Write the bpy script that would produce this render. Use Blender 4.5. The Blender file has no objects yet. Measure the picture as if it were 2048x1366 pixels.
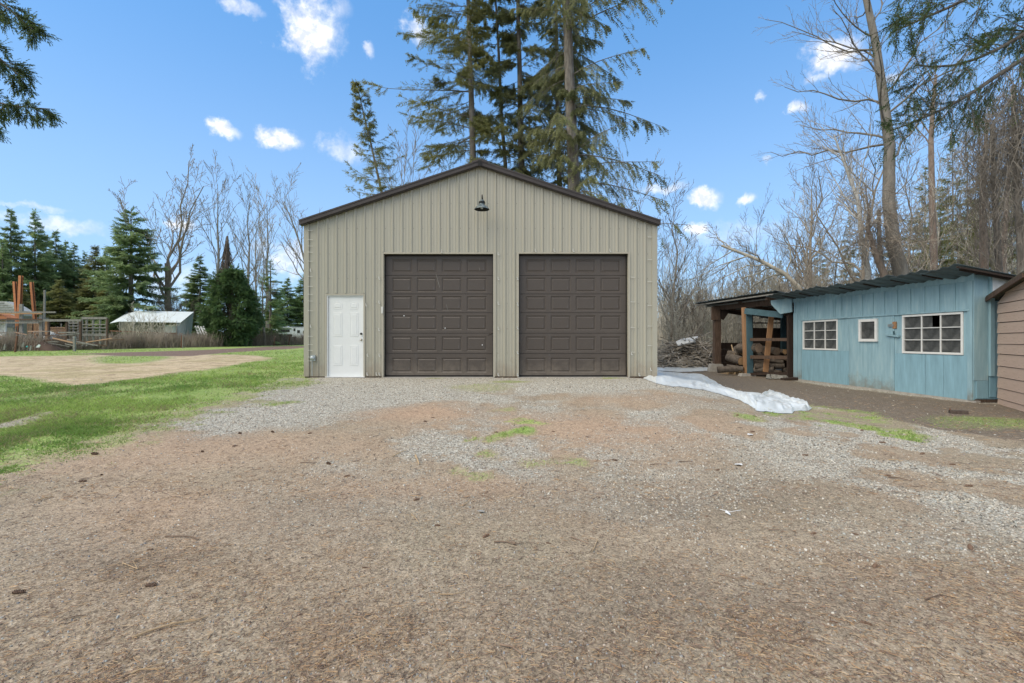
import bpy, math, random
import numpy as np
from mathutils import Vector, Matrix
R = math.radians
rng = np.random.default_rng(7)
random.seed(7)
scene = bpy.context.scene
# ------------------------------------------------------------------ camera, sky, sun, exposure
CAMZ = 0.98
FPX = 950.0
HOR = 680.0
cd = bpy.data.cameras.new("camera"); cam = bpy.data.objects.new("camera", cd)
scene.collection.objects.link(cam); scene.camera = cam
cd.sensor_width = 36; cd.lens = FPX / 2048 * 36
cd.shift_y = (HOR - 683) / 2048
cam.location = (0, 0, CAMZ); cam.rotation_euler = (R(90), 0, 0)
cd.clip_start = 0.05; cd.clip_end = 4000
SUN_EL, SUN_AZ = 50, 238          # azimuth clockwise from +Y (behind the camera, to the left)
sv = Vector((math.sin(R(SUN_AZ)) * math.cos(R(SUN_EL)), math.cos(R(SUN_AZ)) * math.cos(R(SUN_EL)), math.sin(R(SUN_EL))))
sd = bpy.data.lights.new("sun", 'SUN'); sun = bpy.data.objects.new("sun", sd)
scene.collection.objects.link(sun)
sd.energy = 1.3; sd.angle = R(60); sd.color = (1.0, 0.87, 0.69)
sun.rotation_euler = sv.to_track_quat('Z', 'Y').to_euler(); sun.location = (0, 0, 60)
scene.view_settings.view_transform = 'Standard'; scene.view_settings.look = 'None'
scene.view_settings.gamma = 1; scene.view_settings.exposure = 1.5
scene.view_settings.use_curve_mapping = False
scene.cycles.max_bounces = 6; scene.cycles.transparent_max_bounces = 8
scene.cycles.diffuse_bounces = 3

def nd(nt, t, ins=None, **kw):
    n = nt.nodes.new(t)
    for k, v in kw.items(): setattr(n, k, v)
    if ins:
        for k, v in ins.items():
            s = n.inputs[k]
            if isinstance(v, bpy.types.NodeSocket): nt.links.new(v, s)
            else: s.default_value = v
    return n
def mth(nt, op, a, b=None, c=None, clamp=False):
    n = nt.nodes.new('ShaderNodeMath'); n.operation = op; n.use_clamp = clamp
    for i, v in enumerate((a, b, c)):
        if v is None: continue
        if isinstance(v, bpy.types.NodeSocket): nt.links.new(v, n.inputs[i])
        else: n.inputs[i].default_value = v
    return n.outputs[0]
def mixc(nt, f, a, b, mode='MIX'):
    n = nt.nodes.new('ShaderNodeMix'); n.data_type = 'RGBA'; n.blend_type = mode
    for i, v in ((0, f), (6, a), (7, b)):
        if isinstance(v, bpy.types.NodeSocket): nt.links.new(v, n.inputs[i])
        elif i == 0: n.inputs[0].default_value = v
        else: n.inputs[i].default_value = (*v[:3], 1)
    return n.outputs[2]

world = bpy.data.worlds.new("World"); scene.world = world; world.use_nodes = True
wt = world.node_tree; wt.nodes.clear()
sky = nd(wt, 'ShaderNodeTexSky', sky_type='NISHITA')
sky.sun_disc = False; sky.sun_elevation = R(SUN_EL); sky.sun_rotation = R(SUN_AZ)
sky.air_density = 1.0; sky.dust_density = 0.6; sky.ozone_density = 1.6; sky.altitude = 900
tc = nd(wt, 'ShaderNodeTexCoord')
dirv = tc.outputs['Generated']
sx = nd(wt, 'ShaderNodeSeparateXYZ', {0: dirv})
az = mth(wt, 'ARCTAN2', sx.outputs[0], sx.outputs[1])
el = mth(wt, 'ARCSINE', sx.outputs[2])
n1 = nd(wt, 'ShaderNodeTexNoise', {'Vector': dirv, 'Scale': 22.0, 'Detail': 7.0, 'Roughness': 0.62})
n2 = nd(wt, 'ShaderNodeTexNoise', {'Vector': dirv, 'Scale': 60.0, 'Detail': 4.0, 'Roughness': 0.6})
ae = nd(wt, 'ShaderNodeCombineXYZ', {0: az, 1: el})
dn = nd(wt, 'ShaderNodeVectorMath', {0: n1.outputs['Color'], 1: (0.5, 0.5, 0.5)}, operation='SUBTRACT')
dn = nd(wt, 'ShaderNodeVectorMath', {0: dn.outputs[0], 1: (0.05, 0.045, 0)}, operation='MULTIPLY')
ae = nd(wt, 'ShaderNodeVectorMath', {0: ae.outputs[0], 1: dn.outputs[0]}, operation='ADD')
ae0 = nd(wt, 'ShaderNodeCombineXYZ', {0: az, 1: el})
# clouds of the day: direction (from photo), half sizes in photo px, opacity
CL = [(620, 60, 70, 62, .97), (590, 30, 42, 30, .7), (485, 12, 48, 15, .6), (735, 97, 13, 15, .8), (835, 66, 30, 28, .8), (680, 15, 26, 22, .35),
      (447, 261, 36, 14, .95), (566, 279, 44, 18, .95), (680, 300, 48, 22, .5), (1672, 110, 66, 34, .98), (1597, 216, 24, 10, .75), (1522, 196, 10, 8, .4),
      (1411, 398, 34, 18, .97), (1393, 457, 32, 13, .92), (1330, 377, 50, 9, .55), (1495, 397, 20, 9, .7), (1533, 320, 12, 6, .4), (1790, 150, 18, 10, .4),
      (362, 446, 34, 16, .85), (120, 448, 110, 16, .5), (60, 411, 80, 6, .35), (590, 520, 70, 36, .6), (330, 560, 160, 36, .35), (1640, 152, 30, 10, .4), (1460, 470, 120, 26, .2)]
mask = None
nzc = mth(wt, 'MULTIPLY', mth(wt, 'SUBTRACT', n1.outputs[0], 0.5), 2.2)
for (px, py, rx, ry, op) in CL:
    d = Vector(((px - 1024) / FPX, 1, (HOR - py) / FPX)); ln = d.length
    a = math.atan2(d.x, 1); e = math.asin(d.z / ln)
    hx = abs(math.atan((px + rx - 1024) / FPX) - math.atan((px - rx - 1024) / FPX)) / 2 * 1.15
    hy = ry / FPX / ln * (1 / ln if False else 1.0) * 1.25
    s = nd(wt, 'ShaderNodeVectorMath', {0: ae.outputs[0], 1: (a, e, 0)}, operation='SUBTRACT')
    s = nd(wt, 'ShaderNodeVectorMath', {0: s.outputs[0], 1: (1 / hx, 1 / hy, 0)}, operation='MULTIPLY')
    s = nd(wt, 'ShaderNodeVectorMath', {0: s.outputs[0]}, operation='LENGTH')
    v_ = mth(wt, 'ADD', mth(wt, 'SUBTRACT', 1.0, s.outputs['Value']), nzc)
    m = nd(wt, 'ShaderNodeMapRange', {0: v_, 1: -0.05, 2: 0.85, 3: 0.0, 4: op}, interpolation_type='SMOOTHSTEP').outputs[0]
    mask = m if mask is None else mth(wt, 'MAXIMUM', mask, m)
# the day is bright but sunless: a broken veil of cloud overhead and behind the camera
n3 = nd(wt, 'ShaderNodeTexNoise', {'Vector': dirv, 'Scale': 5.0, 'Detail': 6.0, 'Roughness': 0.55})
g = nd(wt, 'ShaderNodeMapRange', {0: n3.outputs[0], 1: 0.36, 2: 0.62, 3: 0.25, 4: 0.9}).outputs[0]
back = nd(wt, 'ShaderNodeMapRange', {0: sx.outputs[1], 1: 0.30, 2: -0.25, 3: 0.0, 4: 1.0}).outputs[0]
up = nd(wt, 'ShaderNodeMapRange', {0: sx.outputs[2], 1: 0.0, 2: 0.1, 3: 0.0, 4: 1.0}).outputs[0]
g = mth(wt, 'MULTIPLY', mth(wt, 'MULTIPLY', g, back), up)
mask = mth(wt, 'MAXIMUM', mask, g)
mask = mth(wt, 'MULTIPLY', mask, mth(wt, 'ADD', 0.72, mth(wt, 'MULTIPLY', n2.outputs[0], 0.5)), clamp=True)
# thin milky veil low over the horizon
veil = nd(wt, 'ShaderNodeMapRange', {0: sx.outputs[2], 1: 0.62, 2: 0.0, 3: 0.0, 4: 0.62}, interpolation_type='SMOOTHSTEP').outputs[0]
skyc = mixc(wt, 1.0, sky.outputs[0], (0.45, 0.76, 0.93), 'MULTIPLY')
skyc = mixc(wt, 0.55, skyc, (.62, 1.60, 3.25))      # flat painted blue mixed in to even out the sky gradient
SKYV = (2.15, 2.85, 3.75)
CLOUD = mixc(wt, nd(wt, 'ShaderNodeMapRange', {0: n2.outputs[0], 1: 0.40, 2: 0.62, 3: 0.0, 4: 1.0}).outputs[0], (3.3, 3.45, 3.9), (4.9, 4.8, 4.65))
c1 = mixc(wt, veil, skyc, SKYV)
c2 = mixc(wt, mask, c1, CLOUD)
bg = nd(wt, 'ShaderNodeBackground', {'Color': c2, 'Strength': 0.10})
wo = nd(wt, 'ShaderNodeOutputWorld', {'Surface': bg.outputs[0]})

# ------------------------------------------------------------------ helpers
COL = scene.collection
WL = {}                                         # world location of each thing / part by name
def link(o, parent=None, loc=(0, 0, 0)):
    COL.objects.link(o)
    if parent is not None: o.parent = parent
    o.location = loc
    return o
def tag(o, label=None, cat=None, group=None, kind=None):
    if label: o['label'] = label
    if cat: o['category'] = cat
    if group: o['group'] = group
    if kind: o['kind'] = kind
    return o
def thing(name, label, cat, loc=(0, 0, 0), group=None):
    o = bpy.data.objects.new(name, None); o.empty_display_size = .2
    link(o, None, loc); WL[o.name] = Vector(loc)
    return tag(o, label, cat, group)
def wl(parent): return WL.get(parent.name, Vector((0, 0, 0))) if parent is not None else Vector((0, 0, 0))
def mesh_np(name, V, F, mat, col=None, smooth=False):
    me = bpy.data.meshes.new(name)
    V = np.asarray(V, dtype=np.float32); F = np.asarray(F, dtype=np.int32)
    k = F.shape[1]
    me.vertices.add(len(V)); me.vertices.foreach_set('co', V.ravel())
    me.loops.add(F.size); me.loops.foreach_set('vertex_index', F.ravel())
    me.polygons.add(len(F)); me.polygons.foreach_set('loop_start', np.arange(0, F.size, k, dtype=np.int32))
    if smooth: me.polygons.foreach_set('use_smooth', np.ones(len(F), dtype=bool))
    me.update(calc_edges=True)
    if col is not None:
        c = np.ones((len(V), 4), dtype=np.float32); c[:, :3] = col
        at = me.color_attributes.new('Col', 'FLOAT_COLOR', 'POINT'); at.data.foreach_set('color', c.ravel())
    if mat: me.materials.append(mat)
    return me
def add(name, me, parent=None, loc=None, rot=None):
    """object from mesh; loc is a world location"""
    o = bpy.data.objects.new(name, me)
    base = wl(parent)
    l = Vector(loc) if loc is not None else Vector((0, 0, 0))
    link(o, parent, l - base)
    if rot: o.rotation_euler = rot
    WL[o.name] = l
    return o
class MB:
    def __init__(s): s.v = []; s.f = []
    def raw(s, v, f):
        b = len(s.v); s.v += [tuple(p) for p in v]; s.f += [tuple(i + b for i in q) for q in f]; return s
    def box(s, x0, x1, y0, y1, z0, z1):
        return s.raw([(x0, y0, z0), (x1, y0, z0), (x1, y1, z0), (x0, y1, z0), (x0, y0, z1), (x1, y0, z1), (x1, y1, z1), (x0, y1, z1)],
                     [(3, 2, 1, 0), (4, 5, 6, 7), (0, 1, 5, 4), (1, 2, 6, 5), (2, 3, 7, 6), (3, 0, 4, 7)])
    def beam(s, p, q, w, h, up=(0, 0, 1)):
        p = Vector(p); q = Vector(q); d = (q - p).normalized(); u = Vector(up)
        if abs(d.dot(u)) > .98: u = Vector((0, 1, 0))
        a = d.cross(u).normalized() * w / 2; b = a.cross(d).normalized() * h / 2
        vs = [p - a - b, p + a - b, p + a + b, p - a + b, q - a - b, q + a - b, q + a + b, q - a + b]
        return s.raw(vs, [(0, 1, 2, 3), (7, 6, 5, 4), (0, 4, 5, 1), (1, 5, 6, 2), (2, 6, 7, 3), (3, 7, 4, 0)])
    def slab(s, pts, n):
        """polygon pts extruded by vector n"""
        n = Vector(n); k = len(pts); P = [Vector(p) for p in pts]
        return s.raw(P + [p + n for p in P], [tuple(range(k))[::-1], tuple(range(k, 2 * k))] + [(i, (i + 1) % k, (i + 1) % k + k, i + k) for i in range(k)])
    def tube(s, pts, rad, n=8, cap=True):
        P = [Vector(p) for p in pts]
        if not hasattr(rad, '__len__'): rad = [rad] * len(P)
        vs = []
        a = None
        for i, p in enumerate(P):
            d = (P[min(i + 1, len(P) - 1)] - P[max(i - 1, 0)]).normalized()
            if a is None:
                u = Vector((0, 0, 1)) if abs(d.z) < .9 else Vector((1, 0, 0)); a = d.cross(u).normalized()
            else: a = (a - d * a.dot(d)).normalized()
            b = d.cross(a)
            for j in range(n):
                t = 2 * math.pi * j / n
                vs.append(p + (a * math.cos(t) + b * math.sin(t)) * rad[i])
        f = [(i * n + j, i * n + (j + 1) % n, (i + 1) * n + (j + 1) % n, (i + 1) * n + j) for i in range(len(P) - 1) for j in range(n)]
        if cap: f += [tuple(range(n))[::-1], tuple(range((len(P) - 1) * n, len(P) * n))]
        return s.raw(vs, f)
    def lathe(s, prof, c, n=20):
        c = Vector(c); vs = []
        for r, z in prof:
            for j in range(n):
                t = 2 * math.pi * j / n; vs.append(c + Vector((r * math.cos(t), r * math.sin(t), z)))
        f = [(i * n + j, i * n + (j + 1) % n, (i + 1) * n + (j + 1) % n, (i + 1) * n + j) for i in range(len(prof) - 1) for j in range(n)]
        return s.raw(vs, f)
    def build(s, name, mat, parent=None, smooth=False, origin=None):
        """one object; geometry given in world coordinates"""
        V = [Vector(v) for v in s.v]
        if origin is None:
            n = len(V); o = Vector((sum(v.x for v in V) / n, sum(v.y for v in V) / n, min(v.z for v in V)))
        else: o = Vector(origin)
        me = bpy.data.meshes.new(name); me.from_pydata([tuple(v - o) for v in V], [], s.f)
        if smooth:
            me.polygons.foreach_set('use_smooth', [True] * len(me.polygons))
        me.materials.append(mat); me.update()
        return add(name, me, parent, o)
# -- vectorised tubes
class Tubes:
    def __init__(s): s.g = {}
    def add(s, P, Rr, sides):
        P = np.asarray(P, float); Rr = np.asarray(Rr, float)
        if P.ndim == 2: P = P[None]; Rr = Rr[None]
        s.g.setdefault((P.shape[1], sides), []).append((P, Rr))
    def arrays(s):
        VV = []; FF = []; base = 0
        for (n, k), lst in s.g.items():
            P = np.concatenate([a for a, _ in lst]); Q = np.concatenate([b for _, b in lst]); M = len(P)
            T = np.gradient(P, axis=1); T /= np.linalg.norm(T, axis=2, keepdims=True) + 1e-9
            D = P[:, -1] - P[:, 0]; D /= np.linalg.norm(D, axis=1, keepdims=True) + 1e-9
            ref = np.where(np.abs(D[:, 2:3]) < .8, np.array([[0, 0, 1.]]), np.array([[1., 0, 0]]))
            U = np.cross(T, ref[:, None, :]); U /= np.linalg.norm(U, axis=2, keepdims=True) + 1e-9
            W = np.cross(T, U)
            t = 2 * np.pi * np.arange(k) / k
            V = P[:, :, None, :] + Q[:, :, None, None] * (np.cos(t)[None, None, :, None] * U[:, :, None, :] + np.sin(t)[None, None, :, None] * W[:, :, None, :])
            VV.append(V.reshape(-1, 3))
            i = np.arange(n - 1)[:, None]; j = np.arange(k)[None]
            q = np.stack([i * k + j, i * k + (j + 1) % k, (i + 1) * k + (j + 1) % k, (i + 1) * k + j], -1).reshape(-1, 4)
            FF.append((q[None] + (np.arange(M) * n * k)[:, None, None]).reshape(-1, 4) + base)
            base += M * n * k
        return np.concatenate(VV), np.concatenate(FF)
# -- value noise on numpy arrays
_lat = rng.random((256, 256))
def vnoise(x, y):
    xi = np.floor(x).astype(int); yi = np.floor(y).astype(int); fx = x - xi; fy = y - yi
    fx = fx * fx * (3 - 2 * fx); fy = fy * fy * (3 - 2 * fy)
    g = lambda a, b: _lat[a % 256, b % 256]
    return (g(xi, yi) * (1 - fx) + g(xi + 1, yi) * fx) * (1 - fy) + (g(xi, yi + 1) * (1 - fx) + g(xi + 1, yi + 1) * fx) * fy
def fbm(x, y, o=4, s=1.0):
    x = np.asarray(x, float) * s; y = np.asarray(y, float) * s; a = .5; t = 0; w = 0
    for i in range(o):
        t = t + a * vnoise(x + 17.3 * i, y + 9.1 * i); w += a; a *= .55; x = x * 2.03; y = y * 2.03
    return t / w
def sst(a, b, x): t = np.clip((x - a) / (b - a), 0, 1); return t * t * (3 - 2 * t)

# ------------------------------------------------------------------ terrain height
def gz(x, y):
    x = np.asarray(x, float); y = np.asarray(y, float)
    a = sst(4.0, 11.6, y); W = 1 - sst(3.0, 6.4, x)
    z = -0.42 + 0.42 * a * W
    z = z + np.minimum(np.maximum(y - 14, 0) * 0.0075, 0.5) * (1 - sst(-6, 4, x))
    return z
def gzf(x, y): return float(gz(x, y))
def px2g(px, py):
    """photo pixel -> point of the terrain it shows"""
    Y = 8.0
    for _ in range(60):
        z = gzf((px - 1024) / FPX * Y, Y); Y2 = (CAMZ - z) * FPX / max(py - HOR, 4); Y = .5 * Y + .5 * Y2
    return ((px - 1024) / FPX * Y, Y)
def at(px, py, Y): return Vector(((px - 1024) / FPX * Y, Y, CAMZ + (HOR - py) / FPX * Y))
def poly_in(x, y, poly, soft):
    """signed soft mask: 1 inside the polygon, 0 outside, blended over soft metres"""
    P = np.array(poly, float); inside = np.zeros(x.shape, bool); d = np.full(x.shape, 1e9)
    for i in range(len(P)):
        x1, y1 = P[i]; x2, y2 = P[(i + 1) % len(P)]
        c = ((y1 > y) != (y2 > y))
        with np.errstate(divide='ignore', invalid='ignore'):
            xi = (x2 - x1) * (y - y1) / (y2 - y1 + 1e-12) + x1
        inside ^= c & (x < xi)
        L = (x2 - x1) ** 2 + (y2 - y1) ** 2 + 1e-9
        t = np.clip(((x - x1) * (x2 - x1) + (y - y1) * (y2 - y1)) / L, 0, 1)
        d = np.minimum(d, np.hypot(x - x1 - t * (x2 - x1), y - y1 - t * (y2 - y1)))
    s = np.where(inside, d, -d)
    return sst(-soft, soft, s)

# ------------------------------------------------------------------ materials
def mat(name, base, rough=.8, var=.12, scale=4.0, bump=.0, bscale=30.0, stretch=(1, 1, 1), metal=0.0, spec=.3, col2=None, c2=(.55, .7), c2scale=3.0, attr=False, hue=None, objrand=0.0, world=False, splash=None):
    """procedural material: noise mottling, an optional second colour in patches, fine relief"""
    m = bpy.data.materials.new(name); m.use_nodes = True; nt = m.node_tree; nt.nodes.clear()
    tcn = nd(nt, 'ShaderNodeTexCoord')
    src = nd(nt, 'ShaderNodeNewGeometry').outputs['Position'] if world else tcn.outputs['Object']
    mp = nd(nt, 'ShaderNodeMapping', {'Vector': src, 'Scale': stretch}).outputs[0]
    nz = nd(nt, 'ShaderNodeTexNoise', {'Vector': mp, 'Scale': scale, 'Detail': 5.0, 'Roughness': .6}).outputs[0]
    b = base
    if attr:
        b = nd(nt, 'ShaderNodeVertexColor', layer_name='Col').outputs[0]
    f = nd(nt, 'ShaderNodeMapRange', {0: nz, 1: .25, 2: .75, 3: 1 - var * 1.6, 4: 1 + var * 1.6}).outputs[0]
    if objrand:
        oi = nd(nt, 'ShaderNodeObjectInfo').outputs['Random']
        f = mth(nt, 'MULTIPLY', f, mth(nt, 'ADD', 1 - objrand, mth(nt, 'MULTIPLY', oi, 2 * objrand)))
    vv = nd(nt, 'ShaderNodeCombineXYZ', {0: f, 1: f, 2: f}).outputs[0]
    c = mixc(nt, 1.0, b, vv, 'MULTIPLY')
    if col2:
        n2 = nd(nt, 'ShaderNodeTexNoise', {'Vector': mp, 'Scale': c2scale, 'Detail': 8.0, 'Roughness': .65}).outputs[0]
        k = nd(nt, 'ShaderNodeMapRange', {0: n2, 1: c2[0], 2: c2[1], 3: 0.0, 4: 1.0}).outputs[0]
        c = mixc(nt, k, c, col2)
    if splash:   # dust and rain splash caked on the foot of a wall
        gp = nd(nt, 'ShaderNodeSeparateXYZ', {0: nd(nt, 'ShaderNodeNewGeometry').outputs['Position']}).outputs[2]
        hn = nd(nt, 'ShaderNodeTexNoise', {'Vector': nd(nt, 'ShaderNodeNewGeometry').outputs['Position'], 'Scale': 5.0, 'Detail': 8.0, 'Roughness': .7}).outputs[0]
        k = nd(nt, 'ShaderNodeMapRange', {0: mth(nt, 'SUBTRACT', mth(nt, 'SUBTRACT', gp, splash[0]), mth(nt, 'MULTIPLY', mth(nt, 'SUBTRACT', hn, .5), 1.1)), 1: splash[1], 2: 0.0, 3: 0.0, 4: .75}).outputs[0]
        c = mixc(nt, k, c, splash[2])
    p = nd(nt, 'ShaderNodeBsdfPrincipled', {'Base Color': c, 'Roughness': rough, 'Metallic': metal, 'Specular IOR Level': spec})
    if bump:
        bz = nd(nt, 'ShaderNodeTexNoise', {'Vector': mp, 'Scale': bscale, 'Detail': 6.0, 'Roughness': .65}).outputs[0]
        bn = nd(nt, 'ShaderNodeBump', {'Height': bz, 'Strength': bump, 'Distance': .02})
        nt.links.new(bn.outputs[0], p.inputs['Normal'])
    nd(nt, 'ShaderNodeOutputMaterial', {'Surface': p.outputs[0]})
    return m
def leafmat(name, rough=.6, trans=.40):
    m = bpy.data.materials.new(name); m.use_nodes = True; nt = m.node_tree; nt.nodes.clear()
    c = nd(nt, 'ShaderNodeVertexColor', layer_name='Col').outputs[0]
    oi = nd(nt, 'ShaderNodeObjectInfo').outputs['Random']
    f = mth(nt, 'ADD', .85, mth(nt, 'MULTIPLY', oi, .3))
    c = mixc(nt, 1.0, c, nd(nt, 'ShaderNodeCombineXYZ', {0: f, 1: f, 2: f}).outputs[0], 'MULTIPLY')
    p = nd(nt, 'ShaderNodeBsdfPrincipled', {'Base Color': c, 'Roughness': rough, 'Specular IOR Level': .25})
    t = nd(nt, 'ShaderNodeBsdfTranslucent', {'Color': c})
    mx = nd(nt, 'ShaderNodeMixShader', {0: trans, 1: p.outputs[0], 2: t.outputs[0]})
    nd(nt, 'ShaderNodeOutputMaterial', {'Surface': mx.outputs[0]})
    return m
M = {}
M['wall'] = mat('painted_steel_tan', (.365, .350, .275), .32, .04, 1.2, .03, 6, spec=.55, splash=(0, .50, (.27, .225, .165)), stretch=(3, 3, .4))
M['trim'] = mat('trim_tan', (.40, .375, .30), .5, .04, 2)
M['fascia'] = mat('dark_brown_steel', (.055, .047, .043), .42, .12, 2, .05, 5)
M['roofmetal'] = mat('brown_roof_steel', (.06, .05, .045), .45, .1, 2)
M['gdoor'] = mat('brown_garage_door', (.086, .072, .060), .34, .07, 1.5, .10, 160, stretch=(1, 1, .3), col2=(.105, .10, .095), c2=(.62, .8), c2scale=9, splash=(0, .42, (.17, .145, .115)))
M['whitedoor'] = mat('white_door_paint', (.72, .74, .72), .45, .03, 3, .02, 90)
M['white'] = mat('white_paint', (.74, .75, .73), .5, .06, 6)
M['whitewood'] = mat('weathered_white_paint', (.70, .71, .68), .6, .06, 8, .08, 60, col2=(.40, .36, .30), c2=(.66, .72), c2scale=14)
M['clip'] = mat('clip_plastic', (.60, .60, .55), .4)
M['steel'] = mat('galvanised', (.42, .46, .46), .35, .1, 8, metal=.6)
M['lamp'] = mat('lamp_enamel', (.10, .125, .125), .35, .25, 14, metal=.3, col2=(.30, .34, .33), c2=(.5, .7), c2scale=9)
M['black'] = mat('black_rubber', (.014, .014, .014), .7)
M['screw'] = mat('screw_head', (.17, .16, .13), .5)
M['brass'] = mat('nickel', (.45, .42, .36), .3, metal=.9)
M['concrete'] = mat('concrete', (.36, .34, .30), .9, .15, 6, .4, 40)
M['blue'] = mat('blue_paint', (.265, .415, .465), .62, .12, 2.6, .10, 30, stretch=(4, 4, .5), col2=(.34, .46, .47), c2=(.50, .72), c2scale=2.6, splash=(-.42, .40, (.20, .19, .15)))
M['blue2'] = mat('blue_paint_grubby', (.225, .385, .45), .66, .12, 3.0, .15, 30, stretch=(4, 4, .5), col2=(.17, .17, .14), c2=(.66, .80), c2scale=2.0)
M['bluedark'] = mat('old_dark_blue_paint', (.062, .12, .14), .7, .15, 3, .2, 30)
M['glass'] = mat('dusty_glass', (.070, .074, .072), .22, .35, 5, spec=.6, col2=(.16, .16, .15), c2=(.48, .8), c2scale=4)
M['interior_shade'] = mat('interior_shade_black', (.01, .01, .01), .9)  # near-black colour standing in for interior shade
M['tinroof'] = mat('grey_corrugated_steel', (.10, .12, .12), .42, .2, 4, .1, 12, metal=.5, col2=(.06, .05, .045), c2=(.6, .75))
M['tinunder'] = mat('roof_board', (.16, .16, .15), .8, .2, 5, .2, 40)
M['wood'] = mat('weathered_brown_timber', (.100, .066, .046), .85, .3, 5, .4, 50, stretch=(6, 6, .7))
M['darkwood'] = mat('dark_old_timber', (.045, .030, .022), .9, .3, 5, .4, 50, stretch=(6, 6, .7))
M['freshwood'] = mat('fresh_timber', (.36, .20, .10), .75, .15, 5, .3, 60, stretch=(6, 6, .7))
M['greywood'] = mat('grey_timber', (.22, .215, .19), .9, .25, 5, .4, 50, stretch=(3, 3, 1))
M['bark'] = mat('log_bark', (.115, .095, .075), .95, .35, 9, .8, 22)
M['logend'] = mat('log_end_grain', (.40, .25, .13), .85, .15, 9, .3, 50)
M['logend2'] = mat('grey_log_end_grain', (.26, .19, .135), .85, .18, 9, .3, 50)
M['siding'] = mat('brown_siding_paint', (.52, .39, .305), .75, .07, 3, .35, 24, stretch=(.7, .7, 8), col2=(.20, .15, .12), c2=(.6, .75))
M['moss'] = mat('mossy_shingles', (.10, .09, .06), .95, .4, 20, .8, 40)
M['tarp'] = mat('white_plastic_tarp', (.64, .68, .67), .30, .05, 3, .45, 9, spec=.5, col2=(.40, .37, .31), c2=(.56, .70), c2scale=3)
M['tarp2'] = mat('white_canvas', (.56, .62, .62), .6, .05, 3, .1, 5)
M['rust'] = mat('rust_orange_steel', (.42, .17, .075), .75, .15, 4)
M['rustdark'] = mat('dark_rust_steel', (.14, .07, .045), .85, .2, 4)
M['greyroof'] = mat('pale_shingle', (.36, .37, .36), .85, .2, 6)
M['camper'] = mat('camper_aluminium', (.68, .74, .76), .4, .04, 2)
M['camperglass'] = mat('camper_glass', (.05, .055, .05), .2)
M['barkS'] = mat('spruce_bark', (.150, .135, .115), .95, .35, 4, .8, 18, stretch=(3, 3, .6), objrand=.15, col2=(.24, .235, .21), c2=(.52, .68), c2scale=5)
M['barkP'] = mat('poplar_bark', (.22, .205, .175), .9, .22, 3, .5, 16, stretch=(2, 2, .8), objrand=.12, col2=(.11, .105, .09), c2=(.58, .68), c2scale=5)
M['barkT'] = mat('twig_bark', (.30, .26, .205), .9, .25, 3, objrand=.3)
M['barkL'] = mat('pale_twig_bark', (.47, .44, .355), .9, .25, 3, objrand=.28)
M['vine'] = mat('dry_vines', (.20, .18, .15), .9, .35, 1.2)
M['barkR'] = mat('reddish_pine_bark', (.235, .185, .15), .95, .25, 5, .6, 18, stretch=(3, 3, .6))
M['barkW'] = mat('white_birch_bark', (.44, .43, .39), .8, .15, 5, stretch=(.6, .6, 4), col2=(.10, .09, .08), c2=(.60, .66), c2scale=6)
M['barkD'] = mat('furrowed_brown_bark', (.145, .118, .095), .95, .3, 4, .9, 14, stretch=(4, 4, .4))
M['needle'] = leafmat('conifer_needles')
M['grass'] = leafmat('grass_blades', .55, .5)
M['stone'] = mat('gravel_stones', (.3, .3, .3), .85, .12, 60, attr=True, world=True)
M['litter'] = mat('needle_litter', (.3, .2, .1), .85, .1, 60, attr=True, world=True)
M['cone'] = mat('pine_cone_scales', (.17, .11, .075), .8, .3, 30)
M['stick'] = mat('dry_stick', (.19, .135, .095), .9, .25, 12, objrand=.25)
M['straw'] = mat('peeled_stick', (.40, .29, .17), .85, .2, 12)
M['brick'] = mat('worn_plank', (.085, .066, .054), .9, .3, 18, .4, 60)
M['paper'] = mat('white_scrap', (.72, .74, .74), .7, .06, 20)
# ================================================================== GROUND
def arange_seg(segs):
    out = []
    for a, b, st in segs: out.append(np.arange(a, b, st))
    out.append(np.array([segs[-1][1]])); return np.concatenate(out)
gx = arange_seg([(-900, -100, 100), (-100, -40, 6), (-40, -12, .5), (-12, 13, .10), (13, 40, .8), (40, 100, 8), (100, 900, 100)])
gy = arange_seg([(-200, -20, 30), (-20, 1, 1.5), (1, 14, .09), (14, 40, .25), (40, 80, 1.2), (80, 200, 12), (200, 1200, 125)])
GX, GY = np.meshgrid(gx, gy)
def pg(l): return [px2g(a, b) for a, b in l]
gb = pg([(-500, 1130), (-200, 1010), (0, 950), (110, 915), (250, 882), (400, 828), (480, 800), (560, 776), (608, 762)])
P_GRASS = gb + [(-5.35, 12.4), (-5.35, 24), (-5.0, 200), (-400, 200), (-400, 0)]
P_BAND = pg([(330, 880), (400, 835), (480, 805), (560, 780), (608, 758), (760, 756), (1000, 762), (980, 775), (800, 790), (690, 815), (560, 850), (440, 885), (360, 895)])
P_SAND = pg([(-160, 742), (0, 749), (60, 762), (130, 771), (230, 765), (330, 752), (430, 736), (550, 716), (480, 709), (300, 709), (0, 713), (-160, 716)])
P_SANDG = pg([(170, 717), (230, 709), (330, 708), (350, 716), (290, 727), (210, 727)])
P_SOIL = pg([(130, 708), (400, 700), (560, 692), (640, 692), (600, 697), (480, 704), (380, 712), (250, 712)])
P_DARK = pg([(1320, 733), (1400, 722), (1560, 735), (1590, 763), (1945, 808), (2060, 815), (2500, 900), (2500, 1010), (2150, 905), (1900, 862), (1640, 812), (1480, 784), (1400, 762)]) 
P_GR2 = pg([(1540, 806), (1600, 806), (1700, 818), (1770, 826), (1830, 855), (1905, 880), (1870, 886), (1760, 865), (1660, 850), (1590, 842), (1540, 822)])
P_GR3 = pg([(1310, 722), (1440, 727), (1430, 737), (1310, 735)])
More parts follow.
